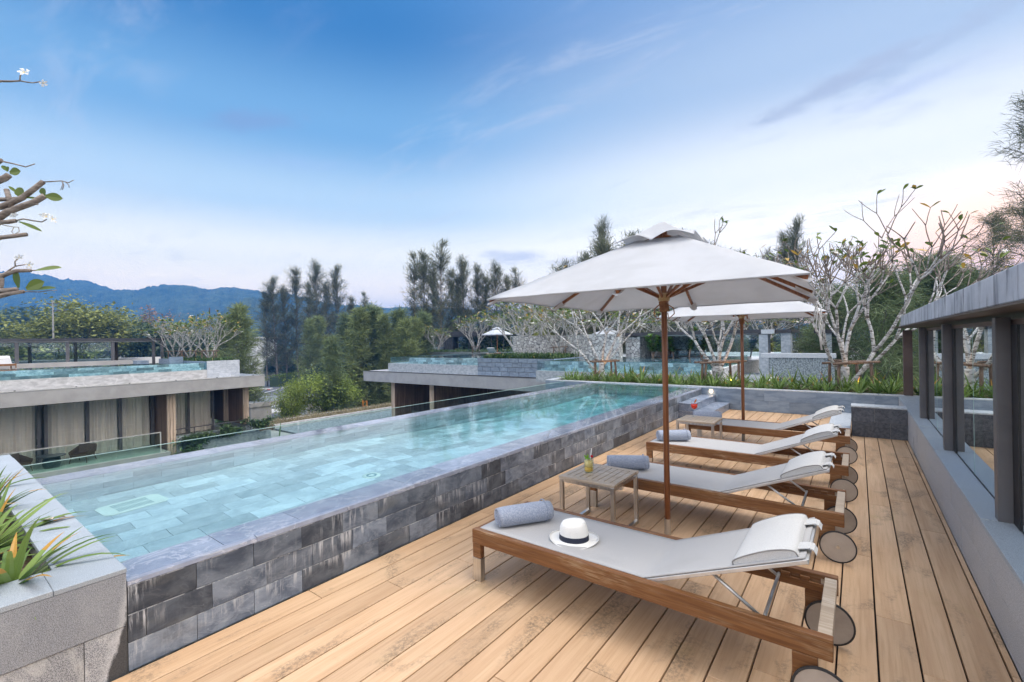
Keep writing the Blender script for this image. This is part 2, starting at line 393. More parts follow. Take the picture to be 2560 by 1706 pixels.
# furniture
def teak(name, a, b, grey, amt, coord='obj'):
    m, N, out = newmat(name)
    p = N.n('ShaderNodeTexCoord').outputs['Object']
    rn = N.n('ShaderNodeObjectInfo').outputs['Random']
    q = N.vm('ADD', p, N.n('ShaderNodeCombineXYZ', {0: N.math('MULTIPLY', rn, 17.0), 1: 0.0, 2: 0.0}).outputs[0])
    g = N.noise(N.scaled(q, (3.0, 60, 75)), 1.0, 6, 0.62, 0.4)
    c = N.mix(N.ramp(g, 0.3, 0.7), a, b)
    w = N.ramp(N.noise(N.scaled(q, (1.6, 5, 9)), 1.0, 5, 0.6, 0.3), 0.45, 0.72)
    w2 = N.ramp(N.noise(N.scaled(q, (9, 110, 140)), 1.0, 4, 0.6), 0.42, 0.6)
    c = N.mix(N.math('MULTIPLY', N.math('MULTIPLY', w, w2), amt), c, grey)
    bs = N.n('ShaderNodeBsdfPrincipled', {'Base Color': c, 'Roughness': 0.5, 'Specular IOR Level': 0.4})
    bn = N.n('ShaderNodeBump', {'Height': g, 'Strength': 0.2, 'Distance': 0.002})
    N.t.links.new(bn.outputs[0], bs.inputs['Normal'])
    N.t.links.new(bs.outputs[0], out.inputs[0])
    return m
M['teak'] = teak('oiled_teak', (0.135, 0.052, 0.016), (0.245, 0.108, 0.037), (0.42, 0.30, 0.18), 1.0)
M['teak_grey'] = teak('weathered_teak', (0.36, 0.28, 0.205), (0.52, 0.43, 0.34), (0.62, 0.57, 0.51), 0.7)
M['mahogany'] = pm('varnished_pole', (0.185, 0.062, 0.024), (0.31, 0.125, 0.05), scale=(60, 60, 1.6), det=5, rough=0.33, bump=0.03, coord='obj')
M['sling'] = pm('grey_mesh_fabric', (0.41, 0.402, 0.40), (0.465, 0.458, 0.455), scale=(300, 300, 300), det=2, rough=0.75, bump=0.30, bscale=(4, 9, 4), bdist=0.006, coord='obj',
    stains=[((0.36, 0.352, 0.348), (2.5, 3.5, 2), 0.50, 0.8, 0.5)])
M['pillow'] = pm('pale_pillow_cloth', (0.52, 0.515, 0.505), (0.61, 0.605, 0.595), scale=(240, 240, 240), det=2, rough=0.85, bump=0.3, bdist=0.0015, coord='obj',
    stains=[((0.47, 0.46, 0.45), (3, 5, 6), 0.52, 0.8, 0.4)])
M['piping'] = pm('grey_piping', (0.24, 0.235, 0.23), (0.30, 0.295, 0.29), rough=0.8, bump=0)
M['towel'] = pm('blue_grey_towel', (0.235, 0.275, 0.365), (0.37, 0.41, 0.50), scale=(130, 130, 130), det=4, rough=0.95, bump=0.8, bdist=0.004, coord='obj', sheen=0.3,
    stains=[((0.44, 0.48, 0.57), (6, 9, 9), 0.5, 0.75, 0.5)])
M['canvas'] = pm('white_canvas', (0.62, 0.63, 0.65), (0.675, 0.687, 0.712), scale=(3, 3, 3), det=5, rough=0.85, bump=0.25, bscale=(7, 7, 16), bdist=0.012, coord='obj', trans=0.40)
M['canvas_grey'] = pm('pale_blue_canvas', (0.52, 0.56, 0.63), (0.60, 0.64, 0.70), scale=(3, 3, 3), rough=0.85, bump=0, coord='obj', trans=0.15)
M['steel'] = pm('brushed_steel', (0.50, 0.49, 0.47), (0.66, 0.65, 0.63), scale=(90, 90, 4), rough=0.32, metal=1.0, bump=0.03, coord='obj')
M['alu'] = pm('satin_aluminium', (0.60, 0.595, 0.58), (0.70, 0.69, 0.68), scale=(10, 10, 10), rough=0.42, metal=0.7, bump=0, coord='obj')
M['rubber'] = pm('black_rubber', (0.016, 0.016, 0.018), (0.03, 0.03, 0.032), scale=(40, 40, 40), rough=0.55, bump=0.05, coord='obj')
M['disc'] = pm('taupe_wheel_disc', (0.36, 0.305, 0.255), (0.43, 0.37, 0.315), scale=(6, 6, 6), rough=0.4, bump=0.02, coord='obj')
M['rope'] = pm('tan_rope', (0.25, 0.11, 0.05), (0.40, 0.19, 0.09), scale=(90, 90, 200), rough=0.8, bump=0.3, bdist=0.002, coord='obj')
M['cord'] = pm('white_cord', (0.70, 0.69, 0.66), (0.80, 0.79, 0.77), scale=(90, 90, 90), rough=0.8, bump=0, coord='obj')
M['brass'] = pm('pale_bamboo_hub', (0.42, 0.28, 0.13), (0.55, 0.39, 0.21), scale=(20, 20, 20), rough=0.4, bump=0.05, coord='obj')
M['straw'] = pm('white_straw', (0.80, 0.785, 0.745), (0.87, 0.855, 0.82), scale=(200, 200, 260), det=3, rough=0.75, bump=0.35, bdist=0.001, coord='obj')
M['navy'] = pm('navy_ribbon', (0.010, 0.014, 0.032), (0.018, 0.023, 0.048), scale=(30, 30, 200), rough=0.7, bump=0.2, bdist=0.001, coord='obj')
M['paint_white'] = pm('white_paint', (0.76, 0.76, 0.75), (0.82, 0.82, 0.81), rough=0.5, bump=0)
M['grate'] = pm('pool_grate', (0.74, 0.78, 0.72), (0.80, 0.84, 0.78), rough=0.5, bump=0)
M['grate_dark'] = pm('grate_slot', (0.20, 0.30, 0.32), (0.25, 0.35, 0.36), rough=0.5, bump=0)
# plants
def leafmat(name, a, b, yellow=None, yamt=0.12, rough=0.45, trans=0.25):
    m, N, out = newmat(name)
    rn = N.n('ShaderNodeAttribute', attribute_name='rnd').outputs['Fac']
    p = N.n('ShaderNodeTexCoord').outputs['Object']
    c = N.mix(rn, a, b)
    c = N.mix(N.math('MULTIPLY', N.ramp(N.noise(N.scaled(p, (0.8, 0.8, 0.8)), 1.0, 4), 0.35, 0.7), 0.45), c, tuple(0.55 * q for q in a))
    if yellow:
        c = N.mix(N.ramp(rn, 1 - yamt, 1 - yamt + 0.02), c, yellow)
    bs = N.n('ShaderNodeBsdfPrincipled', {'Base Color': c, 'Roughness': rough, 'Specular IOR Level': 0.35})
    tr = N.n('ShaderNodeBsdfTranslucent', {'Color': c})
    mx = N.n('ShaderNodeMixShader', {0: trans, 1: bs.outputs[0], 2: tr.outputs[0]})
    N.t.links.new(mx.outputs[0], out.inputs[0])
    return m
M['strap'] = leafmat('strap_leaf', (0.075, 0.15, 0.03), (0.27, 0.38, 0.10), (0.50, 0.27, 0.045), 0.04, rough=0.35)
M['strap_far'] = leafmat('border_leaf', (0.030, 0.075, 0.020), (0.12, 0.20, 0.06), (0.40, 0.34, 0.12), 0.03, rough=0.4)
M['frangi_leaf'] = leafmat('frangipani_leaf', (0.09, 0.15, 0.03), (0.22, 0.28, 0.06), (0.46, 0.30, 0.06), 0.16, rough=0.4)
M['fiddle'] = leafmat('fiddle_leaf', (0.035, 0.09, 0.02), (0.16, 0.28, 0.05), rough=0.3)
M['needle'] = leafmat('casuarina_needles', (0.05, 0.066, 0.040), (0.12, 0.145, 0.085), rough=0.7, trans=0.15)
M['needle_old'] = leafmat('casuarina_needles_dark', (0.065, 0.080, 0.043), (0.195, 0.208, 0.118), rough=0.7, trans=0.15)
M['needle_young'] = leafmat('casuarina_needles_fresh', (0.12, 0.16, 0.06), (0.30, 0.355, 0.14), rough=0.7, trans=0.2)
M['needle_soft'] = leafmat('casuarina_needles_soft', (0.09, 0.14, 0.065), (0.23, 0.29, 0.135), rough=0.7, trans=0.2)
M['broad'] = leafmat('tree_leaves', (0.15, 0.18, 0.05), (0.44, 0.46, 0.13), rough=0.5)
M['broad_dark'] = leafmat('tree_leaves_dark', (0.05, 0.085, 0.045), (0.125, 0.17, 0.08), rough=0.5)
M['broad_lime'] = leafmat('tree_leaves_lime', (0.13, 0.20, 0.035), (0.38, 0.46, 0.09), rough=0.45)
M['broad_pink'] = leafmat('tree_leaves_pinkish', (0.26, 0.17, 0.16), (0.42, 0.30, 0.27), rough=0.6)
M['climber'] = leafmat('climber_leaves', (0.05, 0.10, 0.045), (0.15, 0.24, 0.10), rough=0.45)
M['dry_grass'] = leafmat('dry_grass', (0.24, 0.20, 0.11), (0.42, 0.38, 0.24), rough=0.8)
M['hedge'] = leafmat('hedge_leaves', (0.10, 0.17, 0.025), (0.26, 0.34, 0.06), rough=0.6)
M['flower'] = pm('white_petal', (0.80, 0.80, 0.78), (0.86, 0.86, 0.85), rough=0.6, bump=0, trans=0.2)
M['flower_eye'] = pm('yellow_petal_eye', (0.80, 0.52, 0.06), (0.85, 0.6, 0.1), rough=0.6, bump=0)
M['bark'] = pm('white_mottled_bark', (0.46, 0.455, 0.45), (0.60, 0.595, 0.59), scale=(9, 9, 30), det=5, rough=0.85, bump=0.5, bscale=(14, 14, 60), bdist=0.01, coord='obj',
    stains=[((0.09, 0.075, 0.06), (9, 9, 26), 0.49, 0.58, 0.85), ((0.20, 0.17, 0.14), (24, 24, 60), 0.58, 0.7, 0.6)])
M['twig'] = pm('grey_brown_twig', (0.17, 0.135, 0.115), (0.32, 0.275, 0.245), scale=(14, 14, 40), det=4, rough=0.85, bump=0.4, coord='obj', bdist=0.005,
    stains=[((0.09, 0.07, 0.06), (20, 20, 70), 0.55, 0.66, 0.6)])
M['bark_far'] = pm('pale_bark', (0.26, 0.25, 0.235), (0.44, 0.43, 0.415), scale=(6, 6, 14), det=4, rough=0.85, bump=0, coord='obj',
    stains=[((0.16, 0.14, 0.12), (7, 7, 16), 0.55, 0.66, 0.6)])
M['bark_dark'] = pm('grey_brown_bark', (0.13, 0.11, 0.095), (0.24, 0.21, 0.19), scale=(6, 6, 2), rough=0.9, bump=0.2, coord='obj')
M['log'] = pm('stake_wood', (0.11, 0.07, 0.05), (0.24, 0.165, 0.12), scale=(30, 30, 6), rough=0.8, bump=0.3, coord='obj')
M['soil'] = pm('soil', (0.07, 0.045, 0.03), (0.20, 0.14, 0.09), scale=(22, 22, 22), det=8, rough=0.95, bump=0.9, bdist=0.03,
    stains=[((0.36, 0.27, 0.18), (30, 30, 30), 0.6, 0.7, 0.7)])
M['gravel'] = pm('dark_gravel', (0.10, 0.12, 0.15), (0.34, 0.38, 0.42), scale=(9, 9, 9), det=6, rough=0.9, bump=0.6, bdist=0.05)
M['ground'] = pm('earth_and_grass', (0.03, 0.042, 0.018), (0.08, 0.10, 0.04), scale=(0.08, 0.08, 0.08), det=8, rough=0.95, bump=0.3, bdist=0.3)
M['asphalt'] = pm('asphalt', (0.085, 0.095, 0.12), (0.125, 0.135, 0.16), scale=(0.6, 0.6, 0.6), det=8, rough=0.85, bump=0)
M['marking'] = pm('road_paint', (0.62, 0.64, 0.66), (0.78, 0.79, 0.80), scale=(2, 2, 2), rough=0.7, bump=0)
M['red'] = pm('red_kerb_paint', (0.45, 0.05, 0.04), (0.55, 0.08, 0.06), rough=0.7, bump=0)
M['red_roof'] = pm('red_roof_tile', (0.20, 0.06, 0.04), (0.30, 0.10, 0.07), scale=(3, 3, 9), rough=0.8, bump=0.1)
M['white_wall'] = pm('white_render', (0.66, 0.67, 0.68), (0.76, 0.77, 0.78), scale=(0.4, 0.4, 0.4), rough=0.8, bump=0)
M['forest'] = pm('forest_hillside', (0.014, 0.030, 0.016), (0.060, 0.090, 0.045), scale=(0.05, 0.05, 0.07), det=9, rough=0.95, bump=0.9, bscale=(0.12, 0.12, 0.12), bdist=6.0,
    stains=[((0.11, 0.12, 0.055), (0.008, 0.008, 0.012), 0.52, 0.75, 0.5)])
M['orange'] = pm('orange_barrier', (0.62, 0.22, 0.03), (0.72, 0.30, 0.05), rough=0.6, bump=0)

def glass(name, tint, lo=0.05, power=4.0, grey=0.0, hi=0.9):
    m, N, out = newmat(name)
    fc = N.n('ShaderNodeLayerWeight', {'Blend': 0.5}).outputs['Facing']
    f = N.math('ADD', N.math('MULTIPLY', N.math('POWER', fc, power), hi), lo, clamp=True)
    tr = N.n('ShaderNodeBsdfTransparent', {'Color': tint})
    gl = N.n('ShaderNodeBsdfGlossy', {'Color': (0.92, 0.96, 0.95), 'Roughness': 0.0})
    mx = N.n('ShaderNodeMixShader', {0: f, 1: tr.outputs[0], 2: gl.outputs[0]})
    N.t.links.new(mx.outputs[0], out.inputs[0])
    return m
M['glass'] = glass('clear_greenish_glass', (0.86, 0.95, 0.93))
M['glass_edge'] = pm('glass_edge', (0.32, 0.50, 0.47), (0.45, 0.62, 0.58), rough=0.2, bump=0)
M['glass_window'] = glass('window_glass', (0.98, 0.97, 0.955), lo=0.06, power=2.4)
M['pavilion_glass'] = glass('pavilion_glass', (0.90, 0.95, 0.93), lo=0.22, power=1.5)
M['glass_teal'] = glass('teal_glass', (0.86, 0.945, 0.945), lo=0.06, power=3.0)
M['tumbler'] = glass('tumbler_glass', (1.0, 1.0, 1.0), lo=0.03, power=5.0)
def fluid(name, colr, em=0.25):
    m, N, out = newmat(name)
    bs = N.n('ShaderNodeBsdfPrincipled', {'Base Color': colr, 'Roughness': 0.15, 'Subsurface Weight': 0.0})
    tr = N.n('ShaderNodeBsdfTranslucent', {'Color': colr})
    mx = N.n('ShaderNodeMixShader', {0: em, 1: bs.outputs[0], 2: tr.outputs[0]})
    N.t.links.new(mx.outputs[0], out.inputs[0])
    return m
M['juice'] = fluid('orange_juice', (1.0, 0.72, 0.10))
M['juice_top'] = fluid('cloudy_juice', (1.0, 0.86, 0.32))
M['spritz'] = fluid('red_spritz', (0.85, 0.045, 0.015))
M['lime'] = fluid('lime_slice', (0.25, 0.50, 0.06))
M['orange_peel'] = fluid('orange_slice', (0.90, 0.30, 0.02))
M['cherry'] = fluid('cherry', (0.60, 0.01, 0.02))

def water_mat():
    m, N, out = newmat('pool_water')
    p = N.n('ShaderNodeNewGeometry').outputs['Position']
    h = N.math('ADD', N.math('MULTIPLY', N.noise(N.scaled(p, (5, 5, 1)), 1.0, 3, 0.5, 0.5), 0.6), N.math('MULTIPLY', N.noise(N.scaled(p, (17, 17, 1)), 1.0, 2, 0.5), 0.25))
    bn = N.n('ShaderNodeBump', {'Height': h, 'Strength': 0.06, 'Distance': 0.015})
    g = N.n('ShaderNodeBsdfGlass', {'Color': (1, 1, 1), 'Roughness': 0.015, 'IOR': 1.333, 'Normal': bn.outputs[0]})
    ab = N.n('ShaderNodeVolumeAbsorption', {'Color': (0.06, 0.86, 0.945), 'Density': 0.25})
    rf = N.n('ShaderNodeBsdfRefraction', {'Color': (1, 1, 1), 'Roughness': 0.0, 'IOR': 1.333, 'Normal': bn.outputs[0]})
    mxw = N.n('ShaderNodeMixShader', {0: 0.12, 1: g.outputs[0], 2: rf.outputs[0]})
    N.t.links.new(mxw.outputs[0], out.inputs['Surface'])
    N.t.links.new(ab.outputs[0], out.inputs['Volume'])
    return m
M['water'] = water_mat()
M['far_water'] = glass('far_pool_water', (0.78, 0.90, 0.93), lo=0.03, power=4.0)
rng = random.Random(11)
UX, UY, UZ = V3((1, 0, 0)), V3((0, 1, 0)), V3((0, 0, 1))
XW, XP, XF = 0.59, -2.93, -5.87      # parapet face, pool wall face, pool far edge
YN, YB = 0.66, 11.2                  # pool near end, back planter face

# ---- deck: separate boards over a dark void
mb = MB()
x = 0.058 - 0.1655 * 18
while x < XW - 0.02:
    x0, x1 = max(x + 0.0042, XP + 0.004), min(x + 0.1655 - 0.0042, XW - 0.004)
    y = -2.6 - rng.random() * 2.0
    while y < YB - 0.02:
        L = rng.choice((1.15, 1.7, 2.2, 2.2, 2.9))
        a, b = max(y + 0.0018, -2.5), min(y + L - 0.0018, YB - 0.012)
        if b - a > 0.05:
            mb.box(x0, a, -0.024, x1, b, -0.0004 * rng.random(), rng.random())
        y += L
    x += 0.1655
struct(mb, 'deck', M['deck'], bevel=0.0022, seg=1)
struct(MB().box(XP, -2.5, -0.09, XW, YB, -0.05), 'deck_base', M['under'])
# ---- pool
pool = thing('swimming_pool', 'long raised infinity pool clad in dark grey marble tiles beside the timber deck', 'swimming pool', (-4.4, 5.9, 0))
mb = MB()
tiles(mb, (XP - 0.012, YN + 0.002, 0.0), UY, UZ, UX, YB - YN - 0.004, 0.426, 0.30, 0.142, 0.003, 0.012, 5, 0.5, 0.0, first=0.225)
part(mb, 'tile_wall', M['wall_tile'], pool, world=True); mb = MB()
tiles(mb, (XF + 0.012, YN + 0.002, -0.9), UY, UZ, -UX, YB - YN - 0.004, 1.32, 0.30, 0.142, 0.003, 0.012, 6)
part(mb, 'tile_wall', M['wall_tile'], pool, world=True)
mb = MB()   # submerged copings along both long edges
tiles(mb, (XP + 0.004, YN + 0.002, 0.428), UY, -UX, UZ, YB - YN - 0.004, 0.045, 0.62, 0.045, 0.003, 0.027, 37)
tiles(mb, (XP - 0.043, YN + 0.002, 0.408), UY, -UX, UZ, YB - YN - 0.004, 0.255, 0.46, 0.26, 0.003, 0.026, 7)
part(mb, 'coping', M['cope_tile'], pool, world=True); mb = MB()
tiles(mb, (XF - 0.004, YN + 0.002, 0.428), UY, UX, UZ, YB - YN - 0.004, 0.30, 0.46, 0.31, 0.003, 0.026, 8)
part(mb, 'coping', M['cope_tile'], pool, world=True)
ZF, ZD, YS0, YS1 = -0.34, -1.70, 3.4, 8.9      # the floor falls away towards the far end
mb = MB(); W_ = XP - XF - 0.60
tiles(mb, (XF + 0.30, YN + 0.002, ZF - 0.01), UY, UX, UZ, YS0 - YN, W_, 0.38, 0.178, 0.003, 0.01, 9, 0.37, 0.25)
part(mb, 'basin', M['floor_tile'], pool, world=True); mb = MB()
sl_ = V3((0, YS1 - YS0, ZD - ZF)); sn = V3((0, -(ZD - ZF), YS1 - YS0)).normalized()
tiles(mb, (XF + 0.30, YS0, ZF - 0.01), sl_.normalized(), UX, sn, sl_.length, W_, 0.38, 0.178, 0.003, 0.01, 19, 0.37, 0.25)
tiles(mb, (XF + 0.30, YS1, ZD - 0.01), UY, UX, UZ, YB - YS1 - 0.014, W_, 0.38, 0.178, 0.003, 0.01, 20, 0.37, 0.25)
part(mb, 'deep_floor', M['floor_tile'], pool, world=True); mb = MB()
tiles(mb, (XF + 0.29, YN + 0.002, ZD), UY, UZ, UX, YB - YN - 0.004, 0.426 - ZD, 0.44, 0.2, 0.003, 0.01, 10, 0.5)
tiles(mb, (XP - 0.29, YN + 0.002, ZD), UY, UZ, -UX, YB - YN - 0.004, 0.426 - ZD, 0.44, 0.2, 0.003, 0.01, 12, 0.5)
tiles(mb, (XF + 0.30, YB - 0.012, ZD), UX, UZ, -UY, W_, 0.46 - ZD, 0.44, 0.2, 0.003, 0.008, 13, 0.5)
part(mb, 'basin_sides', M['floor_tile'], pool, world=True)
part(MB().box(XP - 0.28, YN, ZD, XP - 0.014, YB, 0.405), 'shell', M['grout'], pool, world=True)
part(MB().box(XF + 0.014, YN, ZD, XF + 0.28, YB, 0.424), 'shell', M['grout'], pool, world=True)
# floor grate with slots, and round inlet
gr = thing('pool_floor_grate', 'pale rectangular drain grate lying on the pool floor near the granite planter', 'drain grate', (-5.10, 1.20, ZF), R(6))
mb = MB(); mb.prism([(-.11, -.23), (.11, -.23), (.15, -.19), (.15, .19), (.11, .23), (-.11, .23), (-.15, .19), (-.15, -.19)], 0.001, 0.016)
part(mb, 'plate', M['grate'], gr, bevel=0.004)
mb = MB()
for i in range(15):
    for s in (-1, 1): mb.box(s * 0.058 - 0.046, -0.125 + i * 0.0172, 0.016, s * 0.058 + 0.046, -0.125 + i * 0.0172 + 0.008, 0.0185)
part(mb, 'slots', M['grate_dark'], gr)
il = thing('pool_floor_inlet', 'small round pale inlet cover on the pool floor mid length', 'inlet cover', (-4.10, 2.95, ZF))
part(MB().lathe([(0.0, 0.017), (0.085, 0.015), (0.095, 0.001)], 28), 'plate', M['grate'], il, smooth=True)
part(MB().lathe([(0.030, 0.0185), (0.055, 0.0185), (0.055, 0.016), (0.030, 0.016)], 24, close=True), 'slots', M['grate_dark'], il)
mb = MB(); mb.box(XF + 0.006, YN + 0.004, ZD - 0.06, XP - 0.006, YB - 0.013, 0.463)
struct(mb, 'water', M['water'])

# ---- near granite planter (left foreground)
PX0, PY0 = -7.12, -2.6
pl = thing('granite_planter', 'speckled grey granite planter box at the near end of the pool', 'planter', (-5.0, -0.6, 0))
mb = MB()
tiles(mb, (XP - 0.012, PY0, 0.235), UY, UZ, UX, YN - PY0, 0.262, 1.35, 0.262, 0.003, 0.014, 3, 0.5)
tiles(mb, (PX0, YN - 0.012, -0.5), UX, UZ, UY, XP - 0.012 - PX0, 0.997, 1.2, 0.25, 0.003, 0.012, 4, 0.5)
part(mb, 'wall', M['granite'], pl, world=True)
mb = MB()
tiles(mb, (XP - 0.012, PY0, -0.02), UY, UZ, UX, YN - PY0, 0.254, 0.62, 0.254, 0.003, 0.012, 30, 0.5, first=0.32)
part(mb, 'foot_course', M['granite_wet'], pl, world=True)
mb = MB()
tiles(mb, (XP + 0.004, PY0, 0.497), UY, -UX, UZ, YN - PY0 + 0.002, 0.29, 0.60, 0.29, 0.002, 0.026, 31, 0.0)
tiles(mb, (XP - 0.288, YN + 0.004, 0.497), -UX, -UY, UZ, XP - 0.288 - PX0, 0.23, 0.9, 0.23, 0.002, 0.026, 32, 0.0)
tiles(mb, (PX0, PY0, 0.497), UY, UX, UZ, YN - 0.23 - PY0, 0.25, 0.9, 0.25, 0.002, 0.026, 33, 0.0)
part(mb, 'coping', M['granite_top'], pl, world=True, bevel=0.002, seg=1)
mb = MB()
mb.box(XP - 0.27, PY0, -0.5, XP - 0.016, YN - 0.016, 0.495); mb.box(PX0 + 0.01, YN - 0.21, -0.5, XP - 0.27, YN - 0.016, 0.495)
mb.box(PX0 + 0.01, PY0, -0.5, PX0 + 0.23, YN - 0.21, 0.495)
part(mb, 'shell', M['grout'], pl, world=True)
P = []
for i in range(36):
    row = []
    for k in range(46):
        xx = PX0 + 0.22 + (XP - 0.27 - PX0 - 0.22) * k / 45.0; yy = PY0 + (YN - 0.20 - PY0) * i / 35.0
        row.append((xx, yy, 0.40 + 0.05 * noise.noise(V3((xx * 3, yy * 3, 1))) + 0.03 * noise.noise(V3((xx * 11, yy * 11, 5)))))
    P.append(row)
part(MB().grid(P), 'soil', M['soil'], pl, world=True, smooth=True)

# ---- long back planter
bp = thing('stone_planter', 'long low blue grey stone planter closing the far end of the deck and pool', 'planter', (-3.2, 12.2, 0))
BX0, BX1, BYE, BZ = -7.25, 1.9, 13.3, 0.485
mb = MB()
tiles(mb, (XF, YB + 0.012, 0.0), UX, UZ, -UY, BX1 - XF, BZ - 0.022, 0.94, 0.232, 0.002, 0.012, 21, 0.5)
tiles(mb, (BX0, YB + 0.012, -0.6), UX, UZ, -UY, XF - BX0, BZ - 0.022 + 0.6, 0.94, 0.27, 0.002, 0.012, 22, 0.5)
tiles(mb, (BX0 + 0.012, YB, -0.6), UY, UZ, -UX, BYE - YB, BZ - 0.022 + 0.6, 0.9, 0.27, 0.002, 0.012, 23, 0.5)
part(mb, 'wall', M['bluestone'], bp, world=True)
mb = MB()
tiles(mb, (BX0 - 0.003, YB - 0.004, BZ - 0.022), UX, UY, UZ, BX1 - BX0, 0.16, 0.94, 0.16, 0.002, 0.022, 24, 0.0)
tiles(mb, (BX0 - 0.003, YB + 0.158, BZ - 0.022), UY, UX, UZ, BYE - YB - 0.158, 0.16, 0.9, 0.16, 0.002, 0.022, 25, 0.0)
part(mb, 'coping', M['bluestone_cap'], bp, world=True)
mb = MB(); mb.box(BX0 + 0.015, YB + 0.015, -0.6, BX1, YB + 0.15, BZ - 0.024); mb.box(BX0 + 0.015, YB + 0.15, -0.6, BX0 + 0.14, BYE, BZ - 0.024)
mb.box(BX0 + 0.015, BYE - 0.1, -0.6, BX1, BYE, BZ - 0.03)
part(mb, 'shell', M['grout'], bp, world=True)
P = [[(BX0 + 0.13 + (BX1 - BX0 - 0.13) * k / 60.0, YB + 0.15 + (BYE - YB - 0.2) * i / 12.0, 0.42 + 0.03 * noise.noise(V3((k * .4, i * .5, 0)))) for k in range(61)] for i in range(13)]
part(MB().grid(P), 'soil', M['soil'], bp, world=True, smooth=True)
# recessed wall light
wl = thing('wall_light', 'small square lit light recessed in the blue grey planter wall above the steps', 'wall light', (-2.72, YB, 0.405))
part(MB().box(-0.048, -0.006, -0.042, 0.048, -0.0015, 0.042), 'frame', M['alu'], wl)
m_, N_, o_ = newmat('lit_lens')
e_ = N_.n('ShaderNodeEmission', {'Color': (1.0, 0.83, 0.58), 'Strength': 1.15}); N_.t.links.new(e_.outputs[0], o_.inputs[0])
part(MB().box(-0.036, -0.009, -0.030, 0.036, -0.0065, 0.030), 'lens', m_, wl)
ld = bpy.data.lights.new('wall_lamp', 'AREA'); ld.energy = 0.35; ld.color = (1.0, 0.70, 0.42); ld.size = 0.06
lo = bpy.data.objects.new('wall_lamp', ld); col.objects.link(lo); lo.location = (0, -0.02, -0.01); lo.rotation_euler = (R(60), 0, 0); lo.parent = wl
# ---- steps
st = thing('pool_steps', 'two blue grey marble steps up to the far end of the pool', 'steps', (-2.7, 10.3, 0))
mb = MB()
mb.box(XP + 0.002, 9.45, 0.0, -2.33, YB - 0.014, 0.128, .4); part(mb, 'lower_step', M['step_tile'], st, world=True)
mb = MB(); tiles(mb, (XP + 0.002, 9.44, 0.13), UY, UX, UZ, YB - 9.455, 0.61, 0.6, 0.61, 0.002, 0.025, 41); part(mb, 'tread', M['step_tile'], st, world=True)
mb = MB(); mb.box(XP + 0.002, 9.47, 0.157, -2.63, YB - 0.014, 0.282, .6); part(mb, 'upper_step', M['step_tile'], st, world=True)
mb = MB(); tiles(mb, (XP + 0.002, 9.46, 0.284), UY, UX, UZ, YB - 9.475, 0.31, 0.6, 0.31, 0.002, 0.025, 42); part(mb, 'tread', M['step_tile'], st, world=True)
# ---- dark low wall and pale landing behind it
lw = thing('low_stone_wall', 'short dark basalt wall standing between the deck and the far stone planter', 'low wall', (0.25, 9.2, 0))
mb = MB(); tiles(mb, (-0.09, 9.2, 0.0), UX, UZ, -UY, XW + 0.09 - 0.003, 0.465, 0.47, 0.24, 0.003, 0.012, 51, 0.4)
tiles(mb, (-0.09, 9.2, 0.0), UY, UZ, -UX, 0.30, 0.465, 0.30, 0.24, 0.003, 0.012, 52)
part(mb, 'blocks', M['basalt'], lw, world=True)
mb = MB(); mb.box(-0.106, 9.182, 0.467, XW - 0.003, 9.51, 0.49); part(mb, 'cap', M['bluestone_cap'], lw, world=True, bevel=0.003)
mb = MB(); mb.box(-0.088, 9.202, 0.0, XW - 0.004, 9.50, 0.464); part(mb, 'core', M['grout'], lw, world=True)
ls = thing('stone_landing', 'pale grey stone landing slab beside the dark low wall', 'landing', (-0.25, 10.0, 0))
mb = MB(); tiles(mb, (-0.42, 8.95, 0.001), UY, UX, UZ, YB - 8.966, 0.302, 0.75, 0.302, 0.003, 0.10, 55); part(mb, 'slab', M['bluestone_cap'], ls, world=True)

# ---- pavilion on the right: parapet, posts, glazing, roof
pv = thing('glass_pavilion', 'low glazed pavilion with grey posts and weathered concrete roof edge along the deck', 'pavilion', (1.5, 4.0, 0))
mb = MB()
tiles(mb, (XW + 0.012, -2.5, 0.0), UY, UZ, -UX, YB - 0.03 + 2.5, 0.445, 0.9, 0.222, 0.002, 0.012, 61, 0.5)
part(mb, 'parapet', M['parapet'], pv, world=True)
mb = MB(); tiles(mb, (XW - 0.006, -2.5, 0.447), UY, UX, UZ, YB + 2.47, 0.34, 0.72, 0.34, 0.002, 0.03, 62, 0.0)
part(mb, 'sill', M['granite_top'], pv, world=True, bevel=0.002, seg=1)
mb = MB(); mb.box(XW + 0.014, -2.5, -0.4, XW + 0.33, YB - 0.03, 0.445); part(mb, 'parapet_core', M['grout'], pv, world=True)
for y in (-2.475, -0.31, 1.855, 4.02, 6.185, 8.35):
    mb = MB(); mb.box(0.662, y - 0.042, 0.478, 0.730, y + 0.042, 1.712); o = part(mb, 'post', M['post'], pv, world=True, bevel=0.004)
    mb = MB(); mb.box(0.7475, y - 0.05, 0.478, 0.80, y + 0.05, 1.666); mb.box(0.7285, y - 0.165, 0.479, 0.7345, y - 0.043, 1.667); part(mb, 'frame_shade_strip', M['black'], pv, world=True)  # black strip on the pane stands in for the post's shaded side
mb = MB(); mb.box(0.668, YB - 0.0, 0.487, 0.80, YB + 0.13, 1.70); part(mb, 'corner_post', M['post_brown'], pv, world=True, bevel=0.004)
mb = MB(); mb.box(0.738, -2.5, 1.668, 0.81, 8.42, 1.70); part(mb, 'head_rail', M['post_brown'], pv, world=True)
